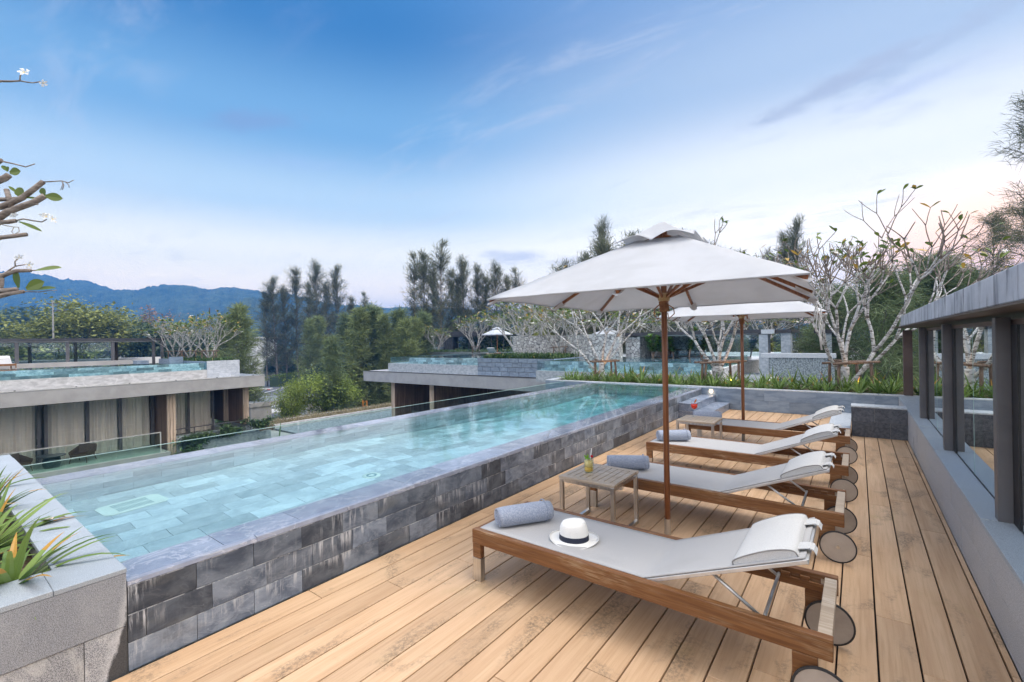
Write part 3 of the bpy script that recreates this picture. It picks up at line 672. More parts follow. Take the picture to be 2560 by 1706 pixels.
for i, y in enumerate((-2.475, -0.31, 1.855, 4.02, 6.185)):
    ym = y + 1.16
    for a, b in ((y + 0.06, ym - 0.003), (ym + 0.003, y + 2.11)):
        mb = MB(); mb.box(0.735, a, 0.479, 0.745, b, 1.667); part(mb, 'window_pane', M['pavilion_glass'], pv, world=True)
    mb = MB(); mb.box(0.734, ym - 0.0028, 0.479, 0.746, ym + 0.0028, 1.667); part(mb, 'glass_joint', M['glass_edge'], pv, world=True)
    mb = MB(); mb.box(0.732, y + 0.058, 0.4785, 0.748, y + 2.11, 0.487); part(mb, 'bottom_track', M['black'], pv, world=True)
mb = MB(); mb.box(0.55, -2.6, 1.757, 0.62, 9.65, 1.915); mb.box(0.62, 9.58, 1.757, 3.6, 9.65, 1.915)
part(mb, 'roof_edge', M['fascia'], pv, world=True, bevel=0.006)
mb = MB(); mb.box(0.545, -2.6, 1.742, 3.6, 12.0, 1.755); part(mb, 'soffit', M['soffit'], pv, world=True)
mb = MB(); mb.box(0.63, -2.6, 1.775, 3.6, 9.57, 1.88); part(mb, 'roof', M['dark_metal'], pv, world=True)
mb = MB(); mb.box(0.98, -2.5, 0.341, 1.0, 9.1, 0.92); part(mb, 'added_pale_panel', M['room_white'], pv, world=True)  # pale panel added behind the panes so their lower part looks bright
# inside: floor raised to catch light, rear wall and the white flank of the stair
mb = MB(); mb.box(0.93, -2.5, 0.30, 3.6, 9.2, 0.34); part(mb, 'floor', M['room_white'], pv, world=True)
mb = MB(); mb.box(3.0, -2.5, -0.4, 3.1, 9.2, 1.74); part(mb, 'rear_wall', M['room_white'], pv, world=True)
mb = MB(); mb.hexa([(1.25, 3.3, 0.341), (1.32, 3.3, 0.341), (1.32, 9.0, 0.341), (1.25, 9.0, 0.341), (1.25, 3.3, 0.42), (1.32, 3.3, 0.42), (1.32, 9.0, 1.0), (1.25, 9.0, 1.0)])
part(mb, 'stair_flank', M['room_white'], pv, world=True)

# ---- terrace block carrying it all, and the glass balustrade below the pool's far edge
vb = thing('own_terrace_block', 'grey rendered block carrying the deck and pool above the garden', 'terrace', (-2, 4, -4))
for q in ((-6.9, -2.6, XF - 0.01, 13.35), (XP + 0.01, -2.6, 3.6, 13.35), (XF - 0.009, -2.6, XP + 0.009, YN - 0.03), (XF - 0.009, YB + 0.02, XP + 0.009, 13.35)):
    part(MB().box(q[0], q[1], -0.72, q[2], q[3], -0.56), 'roof_slab', M['concrete'], vb, world=True)
part(MB().box(-6.2, -2.5, -7.2, 3.5, 13.2, -1.9), 'wall', M['concrete'], vb, world=True)
part(MB().box(-6.2, -2.5, -1.899, XF - 0.012, 13.2, -0.721), 'wall', M['concrete'], vb, world=True)
part(MB().box(XP + 0.012, -2.5, -1.899, 3.5, 13.2, -0.721), 'wall', M['concrete'], vb, world=True)
gb = thing('glass_balustrade', 'frameless clear glass balustrade running beyond the pool overflow edge', 'balustrade', (-6.6, 6, -0.55))
y = -2.4
while y < 12.9:
    mb = MB(); mb.box(-6.606, y, -0.55, -6.594, min(y + 1.46, 12.95), 0.462); part(mb, 'glass_panel', M['glass'], gb, world=True)
    y += 1.475
mb = MB(); mb.box(-6.607, -2.4, 0.4625, -6.593, 12.95, 0.468); part(mb, 'top_edge', M['glass_edge'], gb, world=True)
# ------------------------------------------------------------------ sun loungers
def lounger():
    L, W, ZT = 2.02, 0.655, 0.345
    t = thing('sun_lounger', 'brown teak sun lounger with grey sling holding a white hat and a rolled towel', 'sun lounger', (0, 0, 0), 0, 'teak sun loungers in a row on the deck')
    for y in (0.0, W - 0.042):
        part(MB().box(0.0, y, 0.25, L, y + 0.042, ZT), 'rail', M['teak'], t, bevel=0.004)
    part(MB().box(0.002, 0.044, 0.255, 0.05, W - 0.044, ZT - 0.004), 'foot_rail', M['teak'], t, bevel=0.004)
    part(MB().box(L - 0.058, 0.044, 0.285, L - 0.004, W - 0.044, ZT - 0.006), 'head_rail', M['teak_grey'], t, bevel=0.004)
    for y in (0.001, W - 0.041):
        lg = part(MB().box(0.003, y, 0.155, 0.072, y + 0.04, 0.249), 'leg', M['teak'], t, bevel=0.003)
        part(MB().box(0.0015, y - 0.0015, 0.0, 0.0735, y + 0.0415, 0.154), 'foot_sleeve', M['steel'], lg, bevel=0.002)
        part(MB().box(L - 0.15, y, 0.10, L - 0.055, y + 0.04, 0.249), 'leg', M['teak'], t, bevel=0.003)
        mb = MB(); mb.box(1.55, y + (0.0435 if y < .1 else -0.018), 0.258, 1.96, y + (0.0585 if y < .1 else -0.003), 0.30)
        for k in range(4): mb.box(1.58 + k * 0.09, y + (0.0435 if y < .1 else -0.018), 0.30, 1.625 + k * 0.09, y + (0.0585 if y < .1 else -0.003), 0.322)
        part(mb, 'ratchet_strip', M['teak'], t, bevel=0.003)
    part(MB().box(L - 0.075, W - 0.050, 0.275, L - 0.062, W - 0.044, 0.325), 'bracket', M['steel'], t)
    # sling seat and backrest
    P = []; hx, hz = 1.185, 0.338
    for i in range(25):
        x = 0.03 + (hx - 0.03) * i / 24
        P.append([(x, 0.048 + (W - 0.096) * k / 12, hz - 0.012 * math.sin(math.pi * k / 12) * math.sin(math.pi * min(1, i / 24 + .05))) for k in range(13)])
    ang = R(22.5); BL = 0.80
    for i in range(1, 21):
        q = BL * i / 20; s = 1 - 0.0 * q
        P.append([(hx + q * math.cos(ang), 0.048 + (W - 0.096) * k / 12, hz + q * math.sin(ang) - 0.010 * math.sin(math.pi * k / 12) * math.sin(math.pi * i / 21)) for k in range(13)])
    mb = MB(); mb.grid(P)
    o = part(mb, 'sling', M['sling'], t, smooth=True); sd = o.modifiers.new('thick', 'SOLIDIFY'); sd.thickness = 0.006; sd.offset = -1
    fr = MB(); c, s = math.cos(ang), math.sin(ang)
    B = lambda q, y, dz=-0.014: (hx + q * c - dz * s * 0, y, hz + q * s + dz)
    for y in (0.055, W - 0.055): fr.bar(B(-0.02, y), B(BL + 0.01, y), 0.022, 0.020)
    fr.bar(B(BL, 0.05), B(BL, W - 0.05), 0.022, 0.024)
    part(fr, 'back_frame', M['alu'], t, bevel=0.003)
    sf = MB()
    for y in (0.055, W - 0.055): sf.bar((0.03, y, 0.326), (hx, y, 0.326), 0.016, 0.016)
    part(sf, 'seat_frame', M['alu'], t)
    pr = MB()   # folding prop
    for y in (0.085, W - 0.085): pr.tube([B(0.36, y, -0.02), (1.75, y, 0.30)], 0.0085, 8)
    pr.tube([(1.75, 0.05, 0.30), (1.75, W - 0.05, 0.30)], 0.0085, 8)
    part(pr, 'prop', M['alu'], t, smooth=True)
    hb = MB(); hb.tube([(hx + 0.02 + 0.05 * math.cos(a), 0.11, 0.285 + 0.03 * math.sin(a)) for a in [k * math.pi / 8 for k in range(8, 17)]], 0.007, 6)
    hb.tube([(hx + 0.02 + 0.05 * math.cos(a), 0.13, 0.285 + 0.03 * math.sin(a)) for a in [k * math.pi / 8 for k in range(8, 17)]], 0.007, 6)
    part(hb, 'hinge', M['steel'], t, smooth=True)
    # head pillow: D-shaped section lying on the sling
    q0, q1, th = 0.480, 0.770, 0.047
    prof = [(0, 0.0)] + [((1 - math.cos(a)) / 2, th * (math.sin(a) ** 0.45)) for a in [math.pi * k / 18 for k in range(1, 18)]] + [(1, 0.0)]
    prof = [(u, h * (0.75 + 0.5 * u if u < .6 else 1.05)) for u, h in prof]
    rows = []
    ys = [0.066 + (W - 0.132) * k / 22 for k in range(23)]
    for k, y in enumerate(ys):
        e = min(k, 22 - k) / 22.0; f = 1.0 if e > 0.09 else (0.86 + 0.14 * math.sin(math.pi / 2 * e / 0.09))
        rows.append([(hx + (q0 + (q1 - q0) * u) * c - (h * f + 0.006) * s, y, hz + (q0 + (q1 - q0) * u) * s + (h * f + 0.006) * c) for u, h in prof])
    mb = MB(); mb.grid(rows, flip=True); mb.face(rows[0]); mb.face(list(reversed(rows[-1])))
    n_ = len(prof)
    mb.grid([[r_[0] for r_ in rows], [r_[-1] for r_ in rows]])
    pw = part(mb, 'pillow', M['pillow'], t, smooth=True, angle=50)
    for r_ in (rows[0], rows[-1]): part(MB().tube(r_, 0.0034, 5), 'piping', M['piping'], pw, smooth=True)
    for y in (0.16, W - 0.16):
        mb = MB()
        pts = [(0.755, 0.018), (0.785, 0.017), (0.816, 0.013), (0.828, 0.002), (0.830, -0.020)]
        for k in range(len(pts) - 1):
            (a0, h0), (a1, h1) = pts[k], pts[k + 1]
            p = lambda q, h, yy: (hx + q * c - h * s, yy, hz + q * s + h * c)
            mb.hexa([p(a0, h0, y - .04), p(a0, h0, y + .04), p(a1, h1, y + .04), p(a1, h1, y - .04),
                     p(a0, h0 + .004, y - .04), p(a0, h0 + .004, y + .04), p(a1 + .003, h1 + .004, y + .04), p(a1 + .003, h1 + .004, y - .04)])
        part(mb, 'strap', M['pillow'], pw)
    for y in (-0.014, W - 0.066):
        wh = MB()
        cx, cz, rr = L - 0.04, 0.112, 0.112
        ring = lambda r_, yy, n=40: [(cx + r_ * math.cos(2 * math.pi * k / n), yy, cz + r_ * math.sin(2 * math.pi * k / n)) for k in range(n)]
        for yy in (y,):
            d = yy - 0.006
            base = len(wh.v); n = 40
            for (r_, o_) in ((rr - 0.009, 0.0), (rr, 0.002), (rr, 0.010), (rr - 0.009, 0.012)): wh.v += ring(r_, d + o_)
            for j in range(4):
                j2 = (j + 1) % 4
                for k in range(n):
                    k2 = (k + 1) % n
                    wh.f.append((base + j * n + k, base + j * n + k2, base + j2 * n + k2, base + j2 * n + k)); wh.r.append(.5)
        tyre = part(wh, 'wheel', M['rubber'], t, smooth=True, angle=40)
        dm = MB()
        for yy in (y,):
            a = ring(rr - 0.0085, yy - 0.004); b = ring(rr - 0.0085, yy + 0.004)
            dm.face(a); dm.face(list(reversed(b)))
        part(dm, 'disc', M['disc'], tyre)
        part(MB().tube([(cx, y - 0.008, cz), (cx, y + 0.03, cz)], 0.012, 10), 'axle', M['steel'], tyre)
    return t
lg0 = lounger(); lg0.location = (-2.12, 2.325, 0)
LG = [(-2.115, 4.015, 'brown teak sun lounger with the orange juice table close by its foot and one towel'),
      (-2.11, 5.515, 'brown teak sun lounger behind the red drink table, its foot end and towel fully in view'),
      (-2.115, 7.15, 'brown teak sun lounger nearest the stone steps, partly behind the red drink table')]
LG[1] = (-2.11, 5.515, 'brown teak sun lounger just in front of the table carrying the red drink')
LG[2] = (-2.115, 7.15, 'brown teak sun lounger nearest the stone steps, its foot hidden behind the red drink table')
for x, y, lab in LG: dup(lg0, (x, y, 0), 0, lab)

# ------------------------------------------------------------------ rolled towels
def towel(loc, rz, label, seed):
    r = random.Random(seed); t = thing('rolled_towel', label, 'towel', loc, rz, 'rolled blue grey towels on the loungers')
    Lh, R0 = 0.185, 0.066
    turns, n = 3.3, 96
    sp = []
    for k in range(n + 1):
        f = k / n; a = 2 * math.pi * turns * f + 2.2
        rad = 0.010 + (R0 - 0.010) * f
        sp.append((rad, a))
    mb = MB(); rows = []
    for j in range(17):
        x = -Lh + 2 * Lh * j / 16
        wob = 1 + 0.03 * noise.noise(V3((x * 9, seed, 0))); e = 1 - 0.10 * max(0, abs(j - 8) / 8 - 0.8) / 0.2
        dx = 0.006 * noise.noise(V3((j, seed, 3)))
        rows.append([(x + dx + 0.010 * noise.noise(V3((k * .05, seed, j > 8))) * (1 if j in (0, 16) else 0), rad * wob * e * math.cos(a) * 1.08,
                      R0 * 0.93 + rad * wob * e * math.sin(a) * 0.95) for rad, a in sp])
    mb.grid(rows)
    o = part(mb, 'roll', M['towel'], t, smooth=True); s = o.modifiers.new('t', 'SOLIDIFY'); s.thickness = 0.011; s.offset = -1
    hem = MB()
    for x in (Lh - 0.045, ): 
        hem.tube([(x, (R0 * 1.02) * 1.08 * math.cos(a), R0 * 0.93 + R0 * 1.02 * 0.95 * math.sin(a)) for a in [2 * math.pi * k / 30 for k in range(31)]], 0.0035, 5, cap=False)
    part(hem, 'hem', M['towel'], o, smooth=True)
    t.scale = (1.08, 1.14, 1.14)
    return t
towel((-1.895, 2.62, 0.338), R(57), 'rolled blue grey towel beside the white hat', 1)
towel((-1.835, 4.30, 0.338), R(30), 'rolled blue grey towel behind the table with the orange juice', 2)
towel((-1.865, 5.80, 0.338), R(38), 'rolled blue grey towel partly behind the varnished pole of the nearer umbrella', 3)
towel((-1.90, 7.57, 0.338), R(24), 'rolled blue grey towel half hidden behind the table with the red drink', 4)
# ------------------------------------------------------------------ hat
ht = thing('sun_hat', 'white straw hat with a navy ribbon lying on the nearest lounger', 'hat', (-1.475, 2.585, 0.334), R(25))
rows = []; n = 48
prof = [(0.150, 0.016), (0.152, 0.013), (0.135, 0.006), (0.112, 0.006), (0.094, 0.009), (0.0895, 0.016), (0.089, 0.03), (0.0885, 0.05), (0.087, 0.085), (0.083, 0.112), (0.075, 0.128), (0.056, 0.134), (0.030, 0.130), (0.001, 0.126)]
for r_, z in prof:
    row = []
    for k in range(n + 1):
        a = 2 * math.pi * k / n
        zz = z + (0.010 * math.cos(2 * a) * max(0, (r_ - 0.095) / 0.055) + 0.004 * math.sin(a) * max(0, (r_ - 0.095) / 0.055))
        if z > 0.1:
            zz -= 0.016 * math.exp(-((r_ * math.sin(a)) / 0.020) ** 2) * (1 if r_ < 0.06 else 0.4)
            zz += 0.006 * math.cos(a)
        sx = 1.10 if r_ > 0.02 else 1.0
        pin = 1 - (0.10 * max(0, (z - 0.07) / 0.05) * max(0, math.cos(a - 0.0)) ** 2 if z > 0.07 else 0)
        row.append((r_ * sx * math.cos(a) * pin, r_ * 0.97 * math.sin(a), zz))
    rows.append(row)
hb_ = part(MB().grid(rows), 'straw_body', M['straw'], ht, smooth=True); s = hb_.modifiers.new('t', 'SOLIDIFY'); s.thickness = 0.002; s.offset = -1
mb = MB(); rows = []
for r_, z in ((0.0925, 0.008), (0.0918, 0.025), (0.0905, 0.045), (0.0892, 0.0465)):
    rows.append([(r_ * 1.10 * math.cos(2 * math.pi * k / n), r_ * 0.97 * math.sin(2 * math.pi * k / n), z) for k in range(n + 1)])
part(mb.grid(rows), 'ribbon', M['navy'], ht, smooth=True)
ht.scale = (.94, .94, .92)
# ------------------------------------------------------------------ side tables
def table():
    t = thing('side_table', 'slatted weathered teak side table holding the orange juice', 'side table', (0, 0, 0), 0, 'small slatted side tables between the loungers')
    S = 0.51; Z = 0.462; rr = random.Random(4)
    mb = MB()
    for k in range(9):
        x0 = 0.003 + k * (S - 0.006) / 9; mb.box(x0 + 0.0035, 0.055, Z - 0.022, x0 + (S - 0.006) / 9 - 0.0035, S - 0.055, Z, rr.random())
    for y in (0.0, S - 0.052): mb.box(0.0, y, Z - 0.023, S, y + 0.052, Z + 0.0005, rr.random())
    part(mb, 'top', M['teak_grey'], t, bevel=0.002)
    for x in (0.004, S - 0.036):
        for y in (0.004, S - 0.036):
            part(MB().box(x, y, 0.0, x + 0.032, y + 0.032, Z - 0.024), 'leg', M['steel'], t, bevel=0.002)
    mb = MB()
    for y in (0.006, S - 0.034): mb.box(0.037, y, Z - 0.050, S - 0.037, y + 0.028, Z - 0.0245)
    mb.box(S - 0.034, 0.037, Z - 0.050, S - 0.006, S - 0.037, Z - 0.0245); mb.box(0.006, 0.037, Z - 0.050, 0.034, S - 0.037, Z - 0.0245)
    part(mb, 'frame', M['steel'], t)
    mb = MB(); mb.box(S - 0.034, 0.037, 0.006, S - 0.006, S - 0.037, 0.03); mb.box(0.006, 0.037, 0.006, 0.034, S - 0.037, 0.03)
    part(mb, 'floor_bar', M['steel'], t)
    return t
tb = table(); tb.location = (-2.065, 3.372, 0)
dup(tb, (-2.085, 6.60, 0), 0, 'slatted weathered teak side table holding the red drink')
# ------------------------------------------------------------------ drinks
dj = thing('juice_glass', 'tumbler of orange juice with lime, cherry and straw on the side table', 'drink', (-1.895, 3.60, 0.4635))
part(MB().lathe([(0.0, 0.001), (0.031, 0.001), (0.0345, 0.006), (0.0365, 0.108), (0.0350, 0.108), (0.0335, 0.010), (0.0, 0.010)], 28), 'tumbler', M['tumbler'], dj, smooth=True)
part(MB().lathe([(0.0, 0.0105), (0.0333, 0.0105), (0.0338, 0.042), (0.0, 0.042)], 28), 'juice', M['juice'], dj, smooth=True)
part(MB().lathe([(0.0, 0.0422), (0.0338, 0.0422), (0.0343, 0.088), (0.0, 0.090)], 28), 'froth', M['juice_top'], dj, smooth=True)
part(MB().tube([(0.004, 0.0, 0.03), (0.020, 0.012, 0.182)], 0.0032, 8), 'straw', M['paint_white'], dj, smooth=True)
mb = MB()
for k in range(5):
    a = k * 1.3; mb.face([(-0.012, 0, 0.10), (-0.02 + .018 * math.cos(a), .018 * math.sin(a), 0.118), (-0.014 + .022 * math.cos(a + .5), .022 * math.sin(a + .5), 0.134), (-0.012 + .014 * math.cos(a + 1), .014 * math.sin(a + 1), 0.118)])
mb.lathe([(0.0, 0.10), (0.02, 0.102), (0.02, 0.107), (0.0, 0.108)], 14, (-0.006, -0.006, 0)); part(mb, 'lime', M['lime'], dj)
bm_ = MB(); bm_.lathe([(0.0005, -0.0105), (0.006, -0.0085), (0.0098, -0.003), (0.0098, 0.003), (0.006, 0.0085), (0.0005, 0.0105)], 14, (0.024, 0.004, 0.122)); part(bm_, 'cherry', M['cherry'], dj, smooth=True)
part(MB().tube([(0.024, 0.004, 0.132), (0.026, 0.010, 0.147)], 0.0012, 5), 'cherry_stalk', M['log'], dj)
dw = thing('spritz_glass', 'stemmed glass of bright red spritz with an orange slice on the side table', 'drink', (-1.93, 6.97, 0.4635))
part(MB().lathe([(0.0, 0.004), (0.036, 0.001), (0.036, 0.003), (0.005, 0.009), (0.004, 0.085), (0.012, 0.096), (0.034, 0.115), (0.043, 0.145), (0.040, 0.185), (0.035, 0.205), (0.034, 0.205), (0.039, 0.185), (0.0415, 0.145), (0.032, 0.117), (0.0, 0.098)], 28), 'wine_glass', M['tumbler'], dw, smooth=True)
part(MB().lathe([(0.0, 0.0985), (0.0315, 0.118), (0.041, 0.145), (0.0398, 0.172), (0.0, 0.172)], 28), 'spritz', M['spritz'], dw, smooth=True)
mb = MB(); mb.lathe([(0.0, -0.003), (0.027, -0.003), (0.027, 0.003), (0.0, 0.003)], 20)
mb.v = [(0.016 + 0.42 * x + 0.2 * y, y * 0.8, 0.212 + 1.0 * x + 0.5 * z) for x, y, z in mb.v]
part(mb, 'orange_slice', M['orange_peel'], dw)

dj.scale = (1.18, 1.18, 1.15); dw.scale = (1.12, 1.12, 1.1)
# ------------------------------------------------------------------ square parasols
def parasol():
    t = thing('patio_umbrella', 'white square canvas umbrella on a varnished pole beside the nearest lounger', 'umbrella', (0, 0, 0), 0, 'white square umbrellas over the deck')
    part(MB().tube([(0, 0, 0.10), (0, 0, 2.50)], 0.0235, 20), 'pole', M['mahogany'], t, smooth=True)
    part(MB().lathe([(0.0, 0.0), (0.0262, 0.0), (0.0262, 0.128), (0.0, 0.128)], 24), 'pole_sleeve', M['steel'], t, smooth=True, angle=40)
    H2, ZR, ZC = 1.045, 1.945, 2.42
    inner = 0.16
    rows = []; nr = 14; ns = 12
    for i in range(nr + 1):
        f = inner + (1 - inner) * i / nr
        row = []
        for side in range(4):
            for k in range(ns):
                u = -1 + 2 * k / ns
                x, y = [(u, -1), (1, u), (-u, 1), (-1, -u)][side]
                # ribs at corners and mid sides are straight, cloth between sags inwards and hollows
                sag = (1 - abs(2 * abs(u) - 1)) 
                edge = 1 - 0.022 * sag * f * f
                z = ZR + (ZC - ZR) * (1 - f) / (1 - inner)
                z += -0.014 * sag * math.sin(math.pi * min(1, f)) + 0.004 * sag * f
                z += (0.020 if abs(u) < 0.02 else 0) * 0
                z += 0.0035 * noise.noise(V3((x * f * 5, y * f * 5, side))) 
                row.append((x * H2 * f * edge, y * H2 * f * edge, z))
        row.append(row[0]); rows.append(row)
    # hem turned down
    rows.append([(x * 0.997, y * 0.997, z - 0.009) for x, y, z in rows[-1]])
    o = part(MB().grid(rows), 'canopy', M['canvas'], t, smooth=True, angle=70)
    s = o.modifiers.new('t', 'SOLIDIFY'); s.thickness = 0.0025; s.offset = -1
    for k in range(8):   # pockets that take the rib ends
        pk = MB()
        a = R(45 * k); rad = H2 * (math.sqrt(2) if k % 2 else 1)
        d = V3((math.cos(a), math.sin(a), 0)); q = V3((-math.sin(a), math.cos(a), 0))
        z1 = ZR - 0.012; z0 = ZR + (ZC - ZR) * (0.10 / 0.84) * (1 / (1.4 if k % 2 else 1)) - 0.012
        e, i0 = d * (rad - 0.008) + UZ * (z1 - 0.022), d * (rad - 0.115) + UZ * (z0 - 0.012)
        for s_ in (1, -1): pk.face([e + q * 0.03 * s_, i0 + q * 0.045 * s_, i0 - UZ * 0.030, e - UZ * 0.014])
        pk.face([e + q * .03, e - UZ * .014, e - q * .03])
        part(pk, 'pocket', M['canvas'], o)
    # wind vent on top with a wavy skirt
    rows = []
    for i in range(9):
        f = i / 8.0; row = []
        for k in range(65):
            u = k / 64 * 8; side = int(k / 16) % 4; uu = -1 + 2 * ((k % 16) / 16.0)
            x, y = [(uu, -1), (1, uu), (-uu, 1), (-1, -uu)][side]
            rad = 0.025 + 0.295 * f
            wave = math.sin(math.pi * 4 * (k / 16.0 % 1.0)) * 0
            lift = abs(math.sin(math.pi * 2 * ((k % 16) / 16.0)))        # skirt lifts between the ribs
            z = 2.575 - 0.185 * f ** 0.9 + 0.062 * lift * max(0, (f - 0.35) / 0.65) ** 1.5 - 0.010 * f
            row.append((x * rad * (1 - .10 * f * lift), y * rad * (1 - .10 * f * lift), z))
        rows.append(row)
    ringv = rows[0]
    mb = MB().grid(rows); mb.face(list(reversed(ringv[:-1])))
    v_ = part(mb, 'vent', M['canvas'], t, smooth=True, angle=75); s = v_.modifiers.new('t', 'SOLIDIFY'); s.thickness = 0.0025; s.offset = -1
    part(MB().tube([(0, 0, 2.44), (0, 0, 2.57)], 0.035, 12), 'top_hub', M['mahogany'], t, smooth=True)
    for k in range(8):
        a = R(45 * k); rad = H2 * (math.sqrt(2) if k % 2 else 1) * 0.985
        d = V3((math.cos(a), math.sin(a), 0))
        rb = MB(); rb.bar(d * 0.03 + UZ * (ZC + 0.045), d * rad + UZ * (ZR - 0.020), 0.021, 0.026)
        r_ = part(rb, 'rib', M['mahogany'], t, bevel=0.003)
        sx = MB(); f = 0.46; pnt = d * rad * f + UZ * (ZC + 0.03 + (ZR - 0.02 - ZC - 0.03) * (rad * f - .03) / rad)
        sx.bar(d * 0.045 + UZ * 1.965, pnt - UZ * 0.012, 0.016, 0.024)
        part(sx, 'strut', M['mahogany'], r_, bevel=0.002)
    part(MB().lathe([(0.0245, 1.925), (0.044, 1.93), (0.050, 1.955), (0.050, 1.985), (0.040, 1.995), (0.0245, 1.995)], 20), 'runner_hub', M['brass'], t, smooth=True, angle=40)
    rp = MB(); rr = random.Random(9)
    pts = []
    for k in range(9 * 16 + 1):
        a = 2 * math.pi * k / 16; z = 1.845 + 0.075 * (k / 144.0) + 0.008 * math.sin(k * .37)
        rad = 0.031 + 0.007 * math.sin(k * 0.6 + 1) ** 2
        pts.append((rad * math.cos(a), rad * math.sin(a), z))
    rp.tube(pts, 0.0048, 6)
    for s_, w in ((1, .045), (-1, .03)):
        rp.tube([(s_ * 0.035, -0.02, 1.90), (s_ * (0.04 + w), -0.03, 1.865), (s_ * (0.045 + w), -0.03, 1.82), (s_ * 0.045, -0.03, 1.78), (s_ * 0.035, -0.02, 1.83)], 0.0045, 6)
    part(rp, 'rope', M['rope'], t, smooth=True)
    tc = MB()   # white tie cords hanging from one corner
    for dx, dy, L_ in ((0.0, 0.0, 0.26), (0.02, 0.012, 0.43), (-.012, 0.02, 0.16), (0.03, -0.02, 0.2)):
        x, y = H2 * 0.985 + dx, H2 * 0.985 + dy - 0.02
        tc.tube([(x - .02, y, ZR - 0.02), (x + .012, y, ZR - 0.02 - L_ * .3), (x + .004, y + .01, ZR - .02 - L_ * .7), (x + .02 * (dx > 0), y, ZR - .02 - L_)], [0.004, 0.005, 0.006, 0.008], 5)
    part(tc, 'tie_cord', M['cord'], t, smooth=True)
    return t
pa = parasol(); pa.location = (-1.28, 3.80, 0); pa.rotation_euler = (0, 0, R(2.5))
dup(pa, (-1.44, 7.845, -0.015), R(5), 'white square canvas umbrella standing between the two farther loungers')
# ------------------------------------------------------------------ plant builders
def leaf(mb, base, d, up, L, W, r=0.5, seg=5, fold=0.25, droop=0.25, shape='obovate'):
    base = V3(base); d = V3(d).normalized(); q = d.cross(V3(up))
    q = q.normalized() if q.length > 1e-4 else V3((1, 0, 0)); n = q.cross(d)
    prev = None
    for i in range(seg + 1):
        f = i / seg
        if shape == 'obovate': w = W / 2 * (math.sin(math.pi * min(1, 0.06 + 0.94 * f ** 1.25)) ** 0.75 if f < 1 else 0.0)
        else: w = W / 2 * (1 - f ** 3) * (0.55 + 0.45 * min(1, f * 4))
        c = base + d * (L * f) - UZ * (droop * L * f * f)
        a, b = c + q * w + n * (fold * w), c - q * w + n * (fold * w)
        if prev:
            mb.face([prev[1], c, a, prev[0]], r); mb.face([prev[2], b, c, prev[1]], r)
        prev = (a, c, b)

def flower(mb, eye, c, rad, nrm, rg, n=5):
    c = V3(c); nrm = V3(nrm).normalized(); a = nrm.orthogonal().normalized(); b = nrm.cross(a)
    o = rg.random() * 6
    for k in range(n):
        t = o + 2 * math.pi * k / n; d = a * math.cos(t) + b * math.sin(t); s = a * math.cos(t + .6) + b * math.sin(t + .6); s2 = a * math.cos(t - .35) + b * math.sin(t - .35)
        mb.face([c, c + s2 * rad * .6 + nrm * rad * .25, c + d * rad + nrm * rad * .2, c + s * rad * .85 + nrm * rad * .38, c + s * rad * .35 + nrm * rad * .1], rg.random())
    for k in range(n):
        t = o + 2 * math.pi * k / n; d = a * math.cos(t + .1) + b * math.sin(t + .1); s = a * math.cos(t + .7) + b * math.sin(t + .7)
        eye.face([c + nrm * rad * .06, c + d * rad * .24 + nrm * rad * .15, c + s * rad * .24 + nrm * rad * .16], .5)

